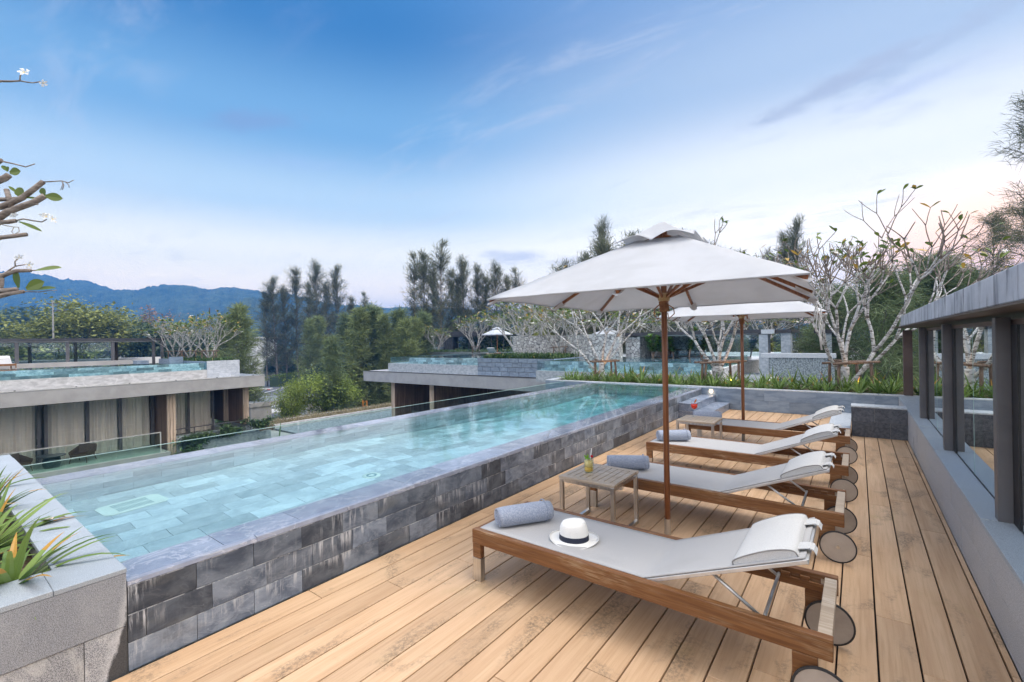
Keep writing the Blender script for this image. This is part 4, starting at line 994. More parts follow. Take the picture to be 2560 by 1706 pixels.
def frangipani(t, seed, limbs, levels, leafp=0.6, lsize=0.20, flowers=8, tips_from=2, kid=(2, 3), curl=0.22, barks=('bark', 'twig'), shrink=0.76, spread=32, nmin=6, leafn=(1, 3), rshrink=0.70, fsize=0.06, zmin=0.05):
    rg = random.Random(seed); tr, tw, lf, fl, ey = MB(), MB(), MB(), MB(), MB(); tips = []
    def rec(p, d, L, r, lev):
        n = 5 if lev >= tips_from else 4
        pts, rad = [p], [r * 1.12]
        dd = d.normalized(); bend = V3((rg.gauss(0, .16), rg.gauss(0, .16), 0))
        for i in range(n):
            dd = (dd + UZ * curl / n * 1.6 + bend / n + V3((rg.gauss(0, .05), rg.gauss(0, .05), rg.gauss(0, .03)))).normalized()
            p = p + dd * (L / n); pts.append(p); rad.append(r * (1 - 0.20 * (i + 1) / n))
        (tr if lev >= tips_from else tw).tube(pts, rad, max(nmin, 5 + lev), rg.random())
        if lev == 0: tips.append((p, dd, r)); return
        k = rg.choice(kid); o = rg.random() * 6.28
        a = dd.orthogonal().normalized(); b = dd.cross(a)
        for j in range(k):
            th = o + 2 * math.pi * j / k + rg.gauss(0, .25); sp = R(spread * rg.uniform(.65, 1.25))
            nd = dd * math.cos(sp) + (a * math.cos(th) + b * math.sin(th)) * math.sin(sp)
            if nd.z < zmin: nd.z = zmin + rg.random() * .2
            rec(p - dd * r * .3, nd, L * shrink * rg.uniform(.75, 1.2), r * rshrink, lev - 1)
    for (p, d, L, r) in limbs: rec(V3(p), V3(d), L, r, levels)
    for (p, d, r) in tips:
        if rg.random() < leafp:
            for k in range(rg.randint(*leafn)):
                a = rg.random() * 6.28
                nd = (d * 0.6 + V3((math.cos(a), math.sin(a), rg.uniform(-.1, .5)))).normalized()
                leaf(lf, p, nd, UZ + V3((rg.gauss(0, .3), rg.gauss(0, .3), 0)), lsize * rg.uniform(.7, 1.25), lsize * .36 * rg.uniform(.8, 1.2), rg.random(), 5, .2, rg.uniform(0, .35))
    if flowers:
        for (p, d, r) in rg.sample(tips, min(flowers, len(tips))):
            for k in range(rg.randint(3, 6)):
                c = p + d * 0.06 + V3((rg.gauss(0, .05), rg.gauss(0, .05), rg.uniform(0, .07)))
                tw.tube([p, c], r * .25, 4); flower(fl, ey, c, fsize * rg.uniform(.7, 1.1), V3((rg.gauss(0, .6), rg.gauss(0, .6), 1)), rg)
    part(tr, 'trunk', M[barks[0]], t, smooth=True)
    if tw.f: part(tw, 'twigs', M[barks[1]], t, smooth=True)
    if lf.f: part(lf, 'leaves', M['frangi_leaf'], t, smooth=True)
    if fl.f: part(fl, 'flowers', M['flower'], t)
    if ey.f: part(ey, 'flower_eyes', M['flower_eye'], t)
    return tips

RV, FV = V3((CY, SY, 0)), V3((-SY, CY, 0))          # right and forward of the view, used to describe how limbs lean
def cam_dir(r, u, f): return RV * r + UZ * u + FV * f

# three frangipanis in the far planter
t1 = thing('frangipani_tree', 'white barked frangipani nearest the pavilion, bare wide crown against the sunset sky', 'frangipani tree', (-0.23, 12.3, 0.42), 0, 'frangipani trees in the stone planter')
frangipani(t1, 23, [((0, 0, .30), cam_dir(-.78, .75, .1), .84, .040), ((0, 0, .45), cam_dir(-.30, 1, -.3), .88, .040), ((0, 0, .45), cam_dir(.12, 1, .2), .92, .042),
    ((.03, .02, .02), cam_dir(.60, .75, -.1), 1.0, .050), ((0.0, 0, .42), cam_dir(.32, .9, .5), .82, .034), ((.25, .19, .38), cam_dir(1.0, .72, 0), 1.0, .036)],
    5, .40, .19, 8, 2, (2, 2, 2, 2, 3), .15, shrink=.80, spread=27, rshrink=.735, fsize=.05, zmin=.30)
tb_ = MB(); tb_.tube([(-.01, 0, -.05), (0, 0, .15), (-.01, 0, .35), (0, 0, .52)], [.12, .095, .085, .075], 12); tb_.tube([(.02, .01, -.02), (.10, .07, .12), (.2, .15, .3)], [.07, .06, .045], 10)
part(tb_, 'trunk_foot', M['bark'], t1, smooth=True)
t2 = thing('frangipani_tree', 'white barked frangipani behind the farther umbrella, stout knotted trunk', 'frangipani tree', (-2.82, 12.3, 0.42), 0, 'frangipani trees in the stone planter')
frangipani(t2, 8, [((-.02, 0, .46), cam_dir(-.85, .75, 0), 1.05, .046), ((0, 0, .5), cam_dir(-.25, 1, .3), .95, .044), ((0.02, 0, .5), cam_dir(.1, 1, -.2), 1.0, .048), ((.04, .03, .46), cam_dir(.5, .9, .1), 1.0, .046),
    ((.03, 0, .4), cam_dir(.3, .85, .5), .85, .036)], 5, .5, .19, 9, 2, (2, 2, 2, 2, 3), .15, shrink=.79, spread=28, rshrink=.73, zmin=.3)
tb_ = MB(); tb_.tube([(0, 0, -.05), (.01, 0, .12), (-.01, 0, .3), (0, 0, .5), (0, 0, .56)], [.15, .125, .12, .155, .10], 14)
for k in range(7): tb_.tube([(.07 * math.cos(k), .07 * math.sin(k), .25), (.11 * math.cos(k), .11 * math.sin(k), .40), (.10 * math.cos(k + .2), .1 * math.sin(k + .2), .54)], [.03, .055, .04], 8)
part(tb_, 'trunk_foot', M['bark'], t2, smooth=True)
t3 = thing('frangipani_tree', 'white barked frangipani left of the varnished umbrella pole, branches low over the pool', 'frangipani tree', (-6.0, 12.3, 0.42), 0, 'frangipani trees in the stone planter')
frangipani(t3, 31, [((-.02, 0, .15), cam_dir(-.95, .8, 0), 1.0, .042), ((0, 0, .42), cam_dir(-.40, 1, .2), .9, .040), ((0.0, 0, .45), cam_dir(.06, 1, -.2), .95, .042), ((.02, .02, .4), cam_dir(.45, 1, 0), 1.0, .044),
    ((0, 0, .4), cam_dir(.85, .70, .2), .95, .034)], 5, .45, .18, 8, 2, (2, 2, 2, 2, 3), .14, shrink=.78, spread=28, rshrink=.73, zmin=.25)
tb_ = MB(); tb_.tube([(.02, 0, -.05), (0, 0, .12), (-.01, 0, .3), (0, 0, .52)], [.12, .10, .085, .07], 12)
part(tb_, 'trunk_foot', M['bark'], t3, smooth=True)

# round-log stakes tied round the trunks
def stakes(loc, rz, label, w=0.72, h=0.60, n=4):
    t = thing('tree_stakes', label, 'tree stakes', loc, rz, 'log stakes round the planter trees'); rg = random.Random(int(loc[0] * 10))
    cs = [(-w / 2 * .72, -.16), (w / 2 * .72, -.16), (w / 2 * .62, .18), (-w / 2 * .62, .18)][:n]
    for (x, y) in cs:
        part(MB().tube([(x, y, -0.05), (x + rg.gauss(0, .008), y, h * .5), (x * 0.97, y, h)], [.034, .031, .029], 9), 'stake', M['log'], t, smooth=True)
    for y in (-.16, .18):
        part(MB().tube([(-w / 2, y - .05, h - .02), (0, y - .05 + rg.gauss(0, .006), h), (w / 2, y - .05, h + .01)], .026, 8), 'cross_log', M['log'], t, smooth=True)
    part(MB().tube([(-w * .33, -.2, h + .045), (-w * .3, .22, h + .045)], .022, 8), 'cross_log', M['log'], t, smooth=True)
    return t
t2.scale = (.92, .92, .86)
stakes((-0.16, 12.3, 0.42), R(37), 'dark log stakes round the trunk of the tree nearest the pavilion', .98, .62)
stakes((-2.78, 12.3, 0.42), R(37), 'log stakes round the stout trunk behind the farther umbrella', 1.15, .60)
stakes((-5.92, 12.3, 0.42), R(37), 'reddish log stakes round the tree standing left of the nearer umbrella pole', .80, .58)
# uplights glowing on the trunks
for k, (p, e) in enumerate((((.06, 12.1, .50), 2.2), ((-2.45, 12.15, .50), 2.0), ((-5.72, 12.2, .50), 2.0))):
    t = thing('garden_uplight', ('small lit uplight among the leaves by the tree nearest the pavilion', 'small lit uplight by the stout trunk behind the farther umbrella', 'small lit uplight by the tree left of the nearer umbrella pole')[k], 'uplight', p)
    part(MB().lathe([(0, -.07), (.03, -.07), (.036, .0), (.030, .004), (.0, .004)], 14), 'housing', M['black'], t, smooth=True)
    l = bpy.data.lights.new('uplight_lamp', 'SPOT'); l.energy = e * 9; l.color = (1.0, .50, .18); l.spot_size = R(58); l.spot_blend = .6; l.shadow_soft_size = .02
    o = bpy.data.objects.new('uplight_lamp', l); col.objects.link(o); o.parent = t; o.location = (0, 0, .012)
    tg = [V3((-.22, .2, 1.0)), V3((-.2, .12, 1.0)), V3((-.05, .05, 1.0))][k]; o.rotation_euler = tg.to_track_quat('-Z', 'Y').to_euler()

# strap-leaved clumps
def clump(mb, rg, n, L, W, rise=(35, 80), tipbrown=0.2):
    for k in range(n):
        a = rg.random() * 6.283; el = R(rg.uniform(*rise)); l = L * rg.uniform(.6, 1.15); w = W * rg.uniform(.75, 1.15)
        d = V3((math.cos(a) * math.cos(el), math.sin(a) * math.cos(el), math.sin(el))); q = V3((-math.sin(a), math.cos(a), 0))
        p = V3((math.cos(a) * .015 * rg.random() * 2, math.sin(a) * .015, 0)); seg = 8; r = rg.random() * .9
        bend = rg.uniform(.5, 1.5); br = rg.random() < tipbrown; prev = None; cut = rg.uniform(.5, .85)
        tw = rg.gauss(0, .3)
        for i in range(seg + 1):
            f = i / seg
            ww = w / 2 * (0.55 + .45 * min(1, f * 5)) * (1 - f ** 2.2) + .0004
            qq = (q + UZ * tw * f).normalized()
            n_ = d.cross(qq)
            cur = (p + qq * ww + n_ * ww * .35, p.copy(), p - qq * ww + n_ * ww * .35)
            if prev:
                rr = .985 if (br and f > cut) else min(.93, r)
                mb.face([prev[0], prev[1], cur[1], cur[0]], rr); mb.face([prev[1], prev[2], cur[2], cur[1]], rr)
            prev = cur
            d = (d - UZ * bend * .30 * (1 / seg) * 4 * (f + .15) * (1.0 if d.z > -.75 else 0)).normalized(); p = p + d * (l / seg)
rg = random.Random(77); CL = []
for k in range(7):
    mb = MB(); clump(mb, rg, rg.randint(15, 21), .50, .042, (18, 74), .10); CL.append(mb.mesh('strap_plant', M['strap'], True))
def put_clump(me, loc, label, grp, sc, rz, name='strap_plant'):
    o = bpy.data.objects.new(name, me); col.objects.link(o); o.location = loc; o.scale = (sc, sc, sc); o.rotation_euler = (rg.gauss(0, .06), rg.gauss(0, .06), rz)
    return tag(o, label, 'plant', grp)
x = BX0 + .45
while x < 1.7:
    for row, yy in enumerate((11.50, 11.80, 12.25, 12.8)):
        px, py = x + rg.uniform(-.12, .12) + (.13 if row % 2 else 0), yy + rg.uniform(-.10, .10)
        if min((px + .23) ** 2 + (py - 12.3) ** 2, (px + 2.82) ** 2 + (py - 12.3) ** 2, (px + 6) ** 2 + (py - 12.3) ** 2) < .045: continue
        if abs(px - .73) < .2 and py < 11.6: continue
        put_clump(CL[rg.randrange(7)], (px, py, .425), 'green strap leaved plant in the long stone planter behind the deck', 'strap leaved plants in the stone planter', rg.uniform(.55, 1.12), rg.random() * 6.28)
    x += .25
NEAR = []
for k in range(4):
    mb = MB(); clump(mb, rg, rg.randint(34, 42), .40, .036, (12, 74), .22); NEAR.append(mb.mesh('strap_plant', M['strap'], True))
for k, (px, py, lab) in enumerate(((-3.33, .30, 'strap leaved plant with orange dried tips at the front corner of the granite planter'),
        (-4.05, .27, 'strap leaved plant with dry orange tips, second along the granite planter from its pool corner'), (-4.75, .30, 'arching strap leaved plant third along the granite planter from its pool corner'),
        (-5.5, .32, 'strap leaved plant at the far left end of the granite planter'), (-3.75, -.25, 'low strap leaved plant behind the front row at the left picture edge'), (-3.62, .05, 'bushy strap leaved plant just behind the corner plant of the granite planter'), (-4.4, .02, 'bushy strap leaved plant behind the second and third plants of the granite planter'), (-5.15, .05, 'tall strap leaved plant near the far left of the granite planter'), (-3.36, -.12, 'strap leaved plant nearest the deck in the granite planter'))):
    put_clump(NEAR[k % 4], (px, py, .43), lab, 'strap leaved plants in the granite planter', (1.15, 1.05, 1.0, 1.0, .9, 1.1, 1.1, 1.0, 1.0)[k], k * 1.7)
# dry fallen leaves on the planter coping
mb = MB(); leaf(mb, (0, 0, .006), (1, .3, .12), UZ, .12, .05, .9, 4, .5, -.1); leaf(mb, (.02, .03, .006), (.6, .8, .2), UZ, .09, .04, .8, 4, .6, .1)
dm_ = pm('dry_leaf', (0.45, 0.36, 0.27), (0.62, 0.53, 0.42), rough=.8, bump=0)
o = single(mb, 'fallen_leaf', dm_, 'dry curled pale leaf lying on the granite planter edge', 'leaf'); o.location = (-4.15, .52, .524)

# frangipani whose branches reach in from the left: rooted in the granite planter
bt = thing('frangipani_tree', 'frangipani branches with few leaves and white flowers reaching in over the granite planter', 'frangipani tree', (-6.25, -.55, .4))
D0 = 3.45
def bp_(x, y, d=D0): return at(x / 2.24, 100 + y / 2.24, d) - bt.location
tr, lf, fl, ey = MB(), MB(), MB(), MB(); tw = tr
root = V3((0, 0, 0)); f1 = at(-520, 760, 3.3) - bt.location; f2 = at(-430, 560, 3.4) - bt.location; f3 = at(-300, 330, 3.45) - bt.location
tr.tube([root - UZ * .05, root.lerp(f1, .5) + V3((.05, 0, 0)), f1], [.085, .075, .062], 10)
tr.tube([f1, f1.lerp(f2, .5) + V3((0, .04, 0)), f2], [.055, .05, .042], 9); tr.tube([f2, f2.lerp(f3, .6), f3], [.036, .03, .022], 8)
g1 = at(-230, 700, 3.42) - bt.location; tr.tube([f1, f1.lerp(g1, .5) + UZ * -.04, g1], [.05, .04, .03], 8)
g2 = at(-180, 520, 3.45) - bt.location; tr.tube([f2, f2.lerp(g2, .5) + UZ * -.03, g2], [.036, .03, .026], 8)
def br(src, pts, r0, r1, thin=False):
    q = [src] + [bp_(*p) for p in pts]; n = len(q)
    (tw if thin else tr).tube(q, [r0 + (r1 - r0) * i / (n - 1) for i in range(n)], 8 if not thin else 6, .5)
br(f3, [(0, 232), (60, 233), (115, 230)], .010, .0065, True); br(bp_(115, 230), [(150, 237), (185, 241), (225, 235)], .005, .004, True); br(bp_(112, 230), [(113, 205), (118, 188)], .005, .004, True)
br(g2, [(0, 785), (28, 775), (50, 758)], .026, .021)
br(bp_(0, 690), [(10, 680), (80, 695), (145, 712), (195, 695)], .006, .004, True); br(g2, [(0, 690)], .01, .006, True); br(g2, [(0, 676), (8, 676)], .02, .016)
br(g2, [(0, 937), (60, 915), (125, 885), (185, 840), (242, 795)], .024, .017); br(bp_(240, 796), [(300, 793), (345, 790), (385, 800), (412, 786)], .005, .003, True)
br(bp_(345, 790), [(358, 815), (350, 840)], .004, .003, True); br(bp_(365, 795), [(385, 812), (388, 828)], .003, .0025, True); br(bp_(355, 800), [(340, 842)], .003, .002, True)
br(g2, [(0, 894), (60, 892), (130, 886)], .018, .013)
br(g1, [(0, 992), (45, 962), (105, 940), (185, 912), (250, 874)], .026, .020); br(bp_(66, 945), [(52, 890), (36, 838)], .018, .016); br(bp_(185, 912), [(210, 920)], .012, .008)
br(g1, [(0, 1022), (45, 1020), (88, 1013)], .018, .015); br(bp_(88, 1013), [(130, 1003), (180, 1012), (235, 1020), (262, 1006)], .006, .004, True)
br(g1, [(0, 1108), (70, 1100), (148, 1090)], .017, .015)
br(bp_(0, 1030), [(30, 1040), (75, 1048), (105, 1050), (108, 1075), (80, 1090), (66, 1075), (78, 1050)], .003, .0022, True)
br(g1, [(0, 1328), (45, 1308), (95, 1294), (172, 1292)], .020, .013); br(bp_(38, 1302), [(60, 1285), (86, 1268)], .007, .005, True); br(bp_(86, 1268), [(84, 1242), (98, 1228)], .005, .0035, True)
br(bp_(86, 1268), [(120, 1262), (150, 1258)], .005, .003, True); br(bp_(172, 1292), [(200, 1291)], .005, .004, True)
br(f1, [(-150, 1420), (0, 1406), (50, 1402), (96, 1396)], .026, .016); br(f1, [(-150, 1440), (0, 1435), (60, 1420), (132, 1410)], .024, .014); br(bp_(132, 1410), [(220, 1412), (270, 1405), (320, 1402)], .004, .002, True)
br(bp_(0, 1400), [(8, 1370), (10, 1340), (0, 1310)], .016, .014)
def lfp(a, b, W, r, up=None, droop=.1):
    A, B = bp_(*a), bp_(*b); d = B - A; leaf(lf, A, d + UZ * droop * d.length, up or (FV * -.7 + UZ * .7), d.length, W, r, 8, .16, droop)
lfp((55, 745), (118, 735), .062, .55, -FV); lfp((45, 738), (8, 700), .03, .2); lfp((46, 735), (44, 705), .02, .15)
lfp((128, 882), (95, 822), .075, .5, -FV); lfp((95, 858), (45, 816), .022, .3); lfp((252, 872), (230, 825), .05, .1, -FV)
lfp((255, 875), (352, 890), .062, .75, -FV); lfp((140, 884), (205, 890), .028, .45); lfp((105, 1018), (233, 1073), .030, .5)
lfp((200, 1292), (350, 1276), .055, .70); lfp((148, 1396), (254, 1352), .085, .72, -FV); lfp((165, 1402), (318, 1390), .045, .05); lfp((106, 1388), (86, 1285), .055, .02, -FV, .0)
for (x, y, r_, n_) in ((136, 186, .040, -FV * .8 + UZ * .4 + RV * .3), (240, 240, .030, RV - UZ * .8), (262, 992, .034, -FV + UZ * .5), (292, 1005, .032, RV + UZ * .2), (248, 985, .03, UZ - RV * .3), (112, 1221, .03, -RV + UZ), (160, 1260, .032, RV - UZ * .3), (82, 985, .028, UZ - RV)):
    flower(fl, ey, bp_(x, y), r_, n_, random.Random(int(x)))
part(tr, 'trunk', M['twig'], bt, smooth=True); part(lf, 'leaves', M['frangi_leaf'], bt, smooth=True)
part(fl, 'flowers', M['flower'], bt); part(ey, 'flower_eyes', M['flower_eye'], bt)

# ---- casuarinas
def casuarina(t, seed, h, base, rad, nb, ns, sl, sw, mat, shape='old', up=.55, bare=.0, trunk_r=.16, droop=.35, barkm='bark_dark'):
    """h height, base crown start (fraction), rad crown radius, nb branches, ns sprays per branch, sl/sw spray size"""
    rg = random.Random(seed); tr, cr = MB(), MB()
    lean = V3((rg.gauss(0, .02), rg.gauss(0, .02), 0)); axis = [V3((0, 0, 0))]
    for i in range(1, 11): axis.append(V3((0, 0, h * i / 10)) + lean * h * (i / 10) + V3((rg.gauss(0, .06), rg.gauss(0, .06), 0)))
    tr.tube(axis, [trunk_r * (1 - .93 * (i / 10) ** .9) for i in range(11)], 7)
    def ax(f):
        f = max(0, min(.9999, f)) * 10; i = int(f); return axis[i].lerp(axis[i + 1], f - i)
    for b in range(nb):
        u = rg.random(); f = base + (1 - base) * (u ** .85 if shape == 'old' else u)
        g = (f - base) / (1 - base)
        if shape == 'old': R_ = rad * (.45 + .55 * (1 - g) ** .8) * rg.uniform(.35, 1.3) * (.6 if g > .93 else 1)
        elif shape == 'cone': R_ = rad * (1 - g) ** .75 * (.75 + .4 * rg.random()) + .25
        elif shape == 'soft': R_ = rad * math.sin(math.pi * (.18 + .80 * g)) ** .7 * rg.uniform(.5, 1.1) + .2
        a = rg.random() * 6.283; d = V3((math.cos(a), math.sin(a), up * (0.6 + .8 * rg.random()) + (1.6 * g * g if shape == 'old' else .5 * g))).normalized()
        p = ax(f - R_ * d.z / h * .5); pts = [p]; dd = d.copy()
        for i in range(4):
            dd = (dd + V3((rg.gauss(0, .16), rg.gauss(0, .16), rg.gauss(0, .1) - droop * .10))).normalized(); pts.append(pts[-1] + dd * R_ / 4)
        tr.tube(pts, [trunk_r * .22 * (1 - .2 * i) * (1 - .5 * g) + .006 for i in range(5)], 4, cap=False)
        br_r = rg.random()
        for k in range(ns):
            q = rg.uniform(bare, 1.08) ** .8; j = min(3, int(q * 4)); c = pts[j].lerp(pts[j + 1], q * 4 - j)
            c = c + V3((rg.gauss(0, 1), rg.gauss(0, 1), rg.gauss(0, .8))) * (.10 + .10 * q if shape == 'old' else .09 * rad * (1.1 - .3 * q))
            sj = .38 if shape == 'old' else .6
            sd = (dd * rg.uniform(.4, 1.0) + V3((rg.gauss(0, sj), rg.gauss(0, sj), rg.gauss(0, sj * .75) - droop + .2 * up))).normalized()
            L = sl * rg.uniform(.5, 1.2); w = sd.cross(V3((rg.gauss(0, 1), rg.gauss(0, 1), rg.gauss(0, 1)))).normalized() * (sw * rg.uniform(.6, 1.2) / 2)
            m_ = c + sd * L * .55 + V3((rg.gauss(0, .04), rg.gauss(0, .04), 0)) * L; e = c + sd * L - UZ * droop * L * .35
            r = min(1, max(0, .05 + .75 * br_r + .25 * (rg.random() - .4) + .15 * g))
            cr.face([c - w * .6, m_ - w, e, m_ + w, c + w * .6], r)
    part(tr, 'trunk', M[barkm], t, smooth=True); part(cr, 'crown', M[mat], t)
    return t
GZ = -7.2
def plant_tree(name, label, cat, group, px, ytop, d, protos, k, hproto, sx=1.0):
    """stand a tree whose top shows at photo pixel (px, ytop) at depth d on the garden ground"""
    top = at(px, ytop, d); h = top.z - GZ; s = h / hproto
    o = dup(protos[k], (top.x, top.y, GZ), (px * 1.7) % 6.28, label, group, (s * sx, s * sx, s))
    o.name = name; o['category'] = cat
    return o
OLD = []
for k, (rad, nb, ns) in enumerate(((3.6, 130, 44), (3.1, 120, 40), (4.0, 145, 44), (2.8, 96, 38))):
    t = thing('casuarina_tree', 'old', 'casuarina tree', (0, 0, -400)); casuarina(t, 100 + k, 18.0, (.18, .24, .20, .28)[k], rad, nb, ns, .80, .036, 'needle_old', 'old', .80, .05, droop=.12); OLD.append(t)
YNG = []
for k in range(3):
    t = thing('young_casuarina', 'young', 'young casuarina', (0, 0, -400)); casuarina(t, 200 + k, 8.0, .06, (1.75, 1.5, 1.9)[k], 110, 74, .55, .034, 'needle_young' if k != 2 else 'needle_soft', 'cone', .95, .05, .09, .25); YNG.append(t)
C_OLD, G_OLD = 'casuarina tree', 'tall casuarinas beyond the villas'
oldlist = [(1400, 668, 46, 2, 1.3, 'dark casuarina behind the left slope of the near umbrella'), (1462, 648, 44, 0, 1.3, 'dark casuarina behind the upper left slope of the near umbrella'), (1520, 612, 46, 2, 1.2, 'dark casuarina left of the umbrella vent, hidden by the canopy'), (1580, 600, 43, 0, 1.3, 'dark casuarina directly behind the umbrella vent'), (1640, 590, 45, 2, 1.2, 'dark casuarina behind the umbrella peak'), (1705, 598, 44, 0, 1.2, 'dark casuarina right of the umbrella peak, hidden by the canopy'), (1770, 622, 46, 2, 1.2, 'dark casuarina behind the upper right slope of the near umbrella'), (1835, 645, 43, 0, 1.2, 'dark casuarina behind the middle right slope of the near umbrella'),(715, 722, 100, 2, 1.0, 'feathery casuarina filling between the first two of the left cluster'), (768, 715, 104, 0, 1.0, 'feathery casuarina filling the middle of the left cluster'), (822, 712, 102, 2, 1.0, 'feathery casuarina filling the right half of the left cluster'), (880, 745, 96, 1, 1.0, 'low feathery casuarina at the right foot of the left cluster'), (665, 735, 98, 1, 1.0, 'low feathery casuarina at the left foot of the left cluster'),
    (1075, 672, 72, 2, .9, 'feathery casuarina filling behind the slender spire of the middle cluster'), (1142, 700, 70, 0, .9, 'low feathery casuarina between the spire and the broad dark one'), (1215, 694, 72, 1, 1.0, 'feathery casuarina between the two dark round topped ones'), (1268, 700, 70, 0, 1.0, 'dense casuarina behind the left tip of the near umbrella'), (1540, 640, 56, 0, .8, 'casuarina hidden behind the near umbrella top'), (1930, 640, 48, 2, .8, 'dense casuarina behind the frangipani crowns right of the near umbrella'), (1345, 710, 74, 2, 1.0, 'dense dark casuarina above the rubble wall'), (1480, 730, 66, 0, 1.0, 'dark casuarina behind the trees at the rubble wall'), (1660, 735, 60, 2, 1.0, 'dark casuarina behind the flat roof shelter'), (1730, 725, 58, 0, 1.0, 'dark casuarina between the two umbrella poles'), (1800, 735, 56, 2, 1.0, 'dark casuarina behind the knotted tree crown'), (1930, 745, 50, 0, 1.0, 'dark casuarina above the blue glazed corner house'),  # px, ytop, depth, variant, width, label
    (689, 702, 98, 0, 1.15, 'tall feathery casuarina, leftmost of the left cluster against the blue hills'), (740, 676, 101, 1, 1.0, 'tall feathery casuarina second from the left in the left cluster'),
    (793, 664, 98, 2, 1.0, 'tallest and densest feathery casuarina of the left cluster'), (848, 674, 99, 0, 1.0, 'tall feathery casuarina right of the tallest in the left cluster'),
    (912, 737, 96, 3, .95, 'shorter thin casuarina standing apart right of the left cluster'), (1034, 643, 68, 3, 1.1, 'sparse tall casuarina, leftmost of the middle cluster'),
    (1060, 634, 70, 1, .9, 'thin sparse casuarina second in the middle cluster'), (1094, 610, 68, 3, 1.0, 'slender casuarina, tallest spire of the middle cluster'),
    (1128, 680, 74, 1, .9, 'narrow casuarina in the dip of the middle cluster'), (1162, 654, 70, 2, .9, 'broad dark casuarina right of the dip in the middle cluster'),
    (1190, 672, 72, 0, .9, 'dark casuarina beside the broad one in the middle cluster'), (1240, 668, 70, 2, .95, 'round topped dark casuarina just left of the near umbrella tip'),
    (1295, 676, 75, 3, .9, 'thin casuarina above the left tip of the near umbrella'), (1500, 562, 52, 2, .8, 'feathery casuarina top showing above the near umbrella left of its vent'),
    (2000, 560, 46, 0, .75, 'feathery casuarina above the right slope of the near umbrella'), (1965, 590, 50, 1, .8, 'thin casuarina behind the frangipani above the near umbrella'),
    (1870, 690, 60, 2, 1.0, 'dark casuarina hidden mostly behind the near umbrella canopy'), (1600, 700, 62, 2, 1.0, 'dark casuarina behind the umbrella pole'),
    (1420, 720, 70, 0, 1.1, 'dark casuarina behind the rubble wall trees'), (2050, 770, 44, 1, 1.0, 'dark casuarina beyond the blue glazed corner house')]
for (px, y, d, k, sx, lab) in oldlist: plant_tree('casuarina_tree', lab, C_OLD, G_OLD, px, y, d, OLD, k, 18.0, sx)
ynglist = [(595, 770, 50, 0, 1.1, 'fresh green young casuarina right of the neighbouring roof'), (566, 800, 54, 2, 1.2, 'soft green young casuarina behind the white barked roof trees'), (772, 802, 84, 0, 1.0, 'fresh green conical casuarina, left of the leaning pair above the lime bush'),
    (794, 796, 86, 1, 1.1, 'fresh green conical casuarina, right of the pair above the lime bush'), (865, 793, 72, 2, 1.1, 'soft green conical casuarina behind the right half of the lime bush'), (900, 778, 54, 0, 1.1, 'conical casuarina between the two tall clusters'),
    (942, 775, 56, 2, 1.1, 'slim conical casuarina left of the low middle group'), (962, 792, 54, 1, .9, 'slim pointed casuarina inside the low middle group'), (988, 784, 56, 2, 1.2, 'broad conical casuarina in the low middle group'),
    (1008, 806, 52, 0, 1.1, 'low green casuarina near the far blue stone villa'), (1034, 800, 57, 1, 1.1, 'green casuarina just left of the dark metal box house'), (1064, 790, 60, 2, 1.0, 'green casuarina behind the dark metal box house'),
    (830, 850, 44, 2, .9, 'shadowed young casuarina right above the lime bush')]
for (px, y, d, k, sx, lab) in ynglist: plant_tree('young_casuarina', lab, 'young casuarina', 'young casuarinas around the garden', px, y, d, YNG, k, 8.0, sx)
# soft trees close behind the pavilion
SOFT = thing('casuarina_tree', 'soft', 'casuarina tree', (0, 0, -400)); casuarina(SOFT, 301, 11.0, .10, 2.9, 170, 170, .62, .020, 'needle_soft', 'soft', .85, .1, .14, .45)
for (px, y, d, sx, lab) in ((2190, 690, 19, 1.0, 'soft weeping casuarina directly behind the bare frangipani by the pavilion'), (2300, 660, 22, 1.05, 'soft weeping casuarina above the far end of the pavilion roof'), (2110, 730, 23, .95, 'soft weeping casuarina left of the pavilion corner post'),
        (2400, 690, 27, 1.05, 'soft weeping casuarina behind the pavilion roof edge'), (2035, 830, 27, .85, 'soft weeping casuarina behind the pebble wall')):
    plant_tree('casuarina_tree', lab, C_OLD, 'weeping casuarinas behind the pavilion', px, y, d, [SOFT], 0, 11.0, sx)
NE = thing('casuarina_tree', 'near', 'casuarina tree', (0, 0, -400)); casuarina(NE, 305, 15.0, .40, 3.0, 58, 150, .46, .016, 'needle_old', 'old', .5, .3, .15, .35)
for (px, y, d, sx, lab) in ((2650, 250, 19, .9, 'tall dark casuarina with feathery sprays at the right picture edge'), (2475, 545, 25, .9, 'dark feathery casuarina against the orange glow'), (2560, 520, 27, 1.0, 'dark feathery casuarina low over the pavilion roof at the right edge')):
    plant_tree('casuarina_tree', lab, C_OLD, 'dark casuarinas behind the pavilion', px, y, d, [NE], 0, 15.0, sx)
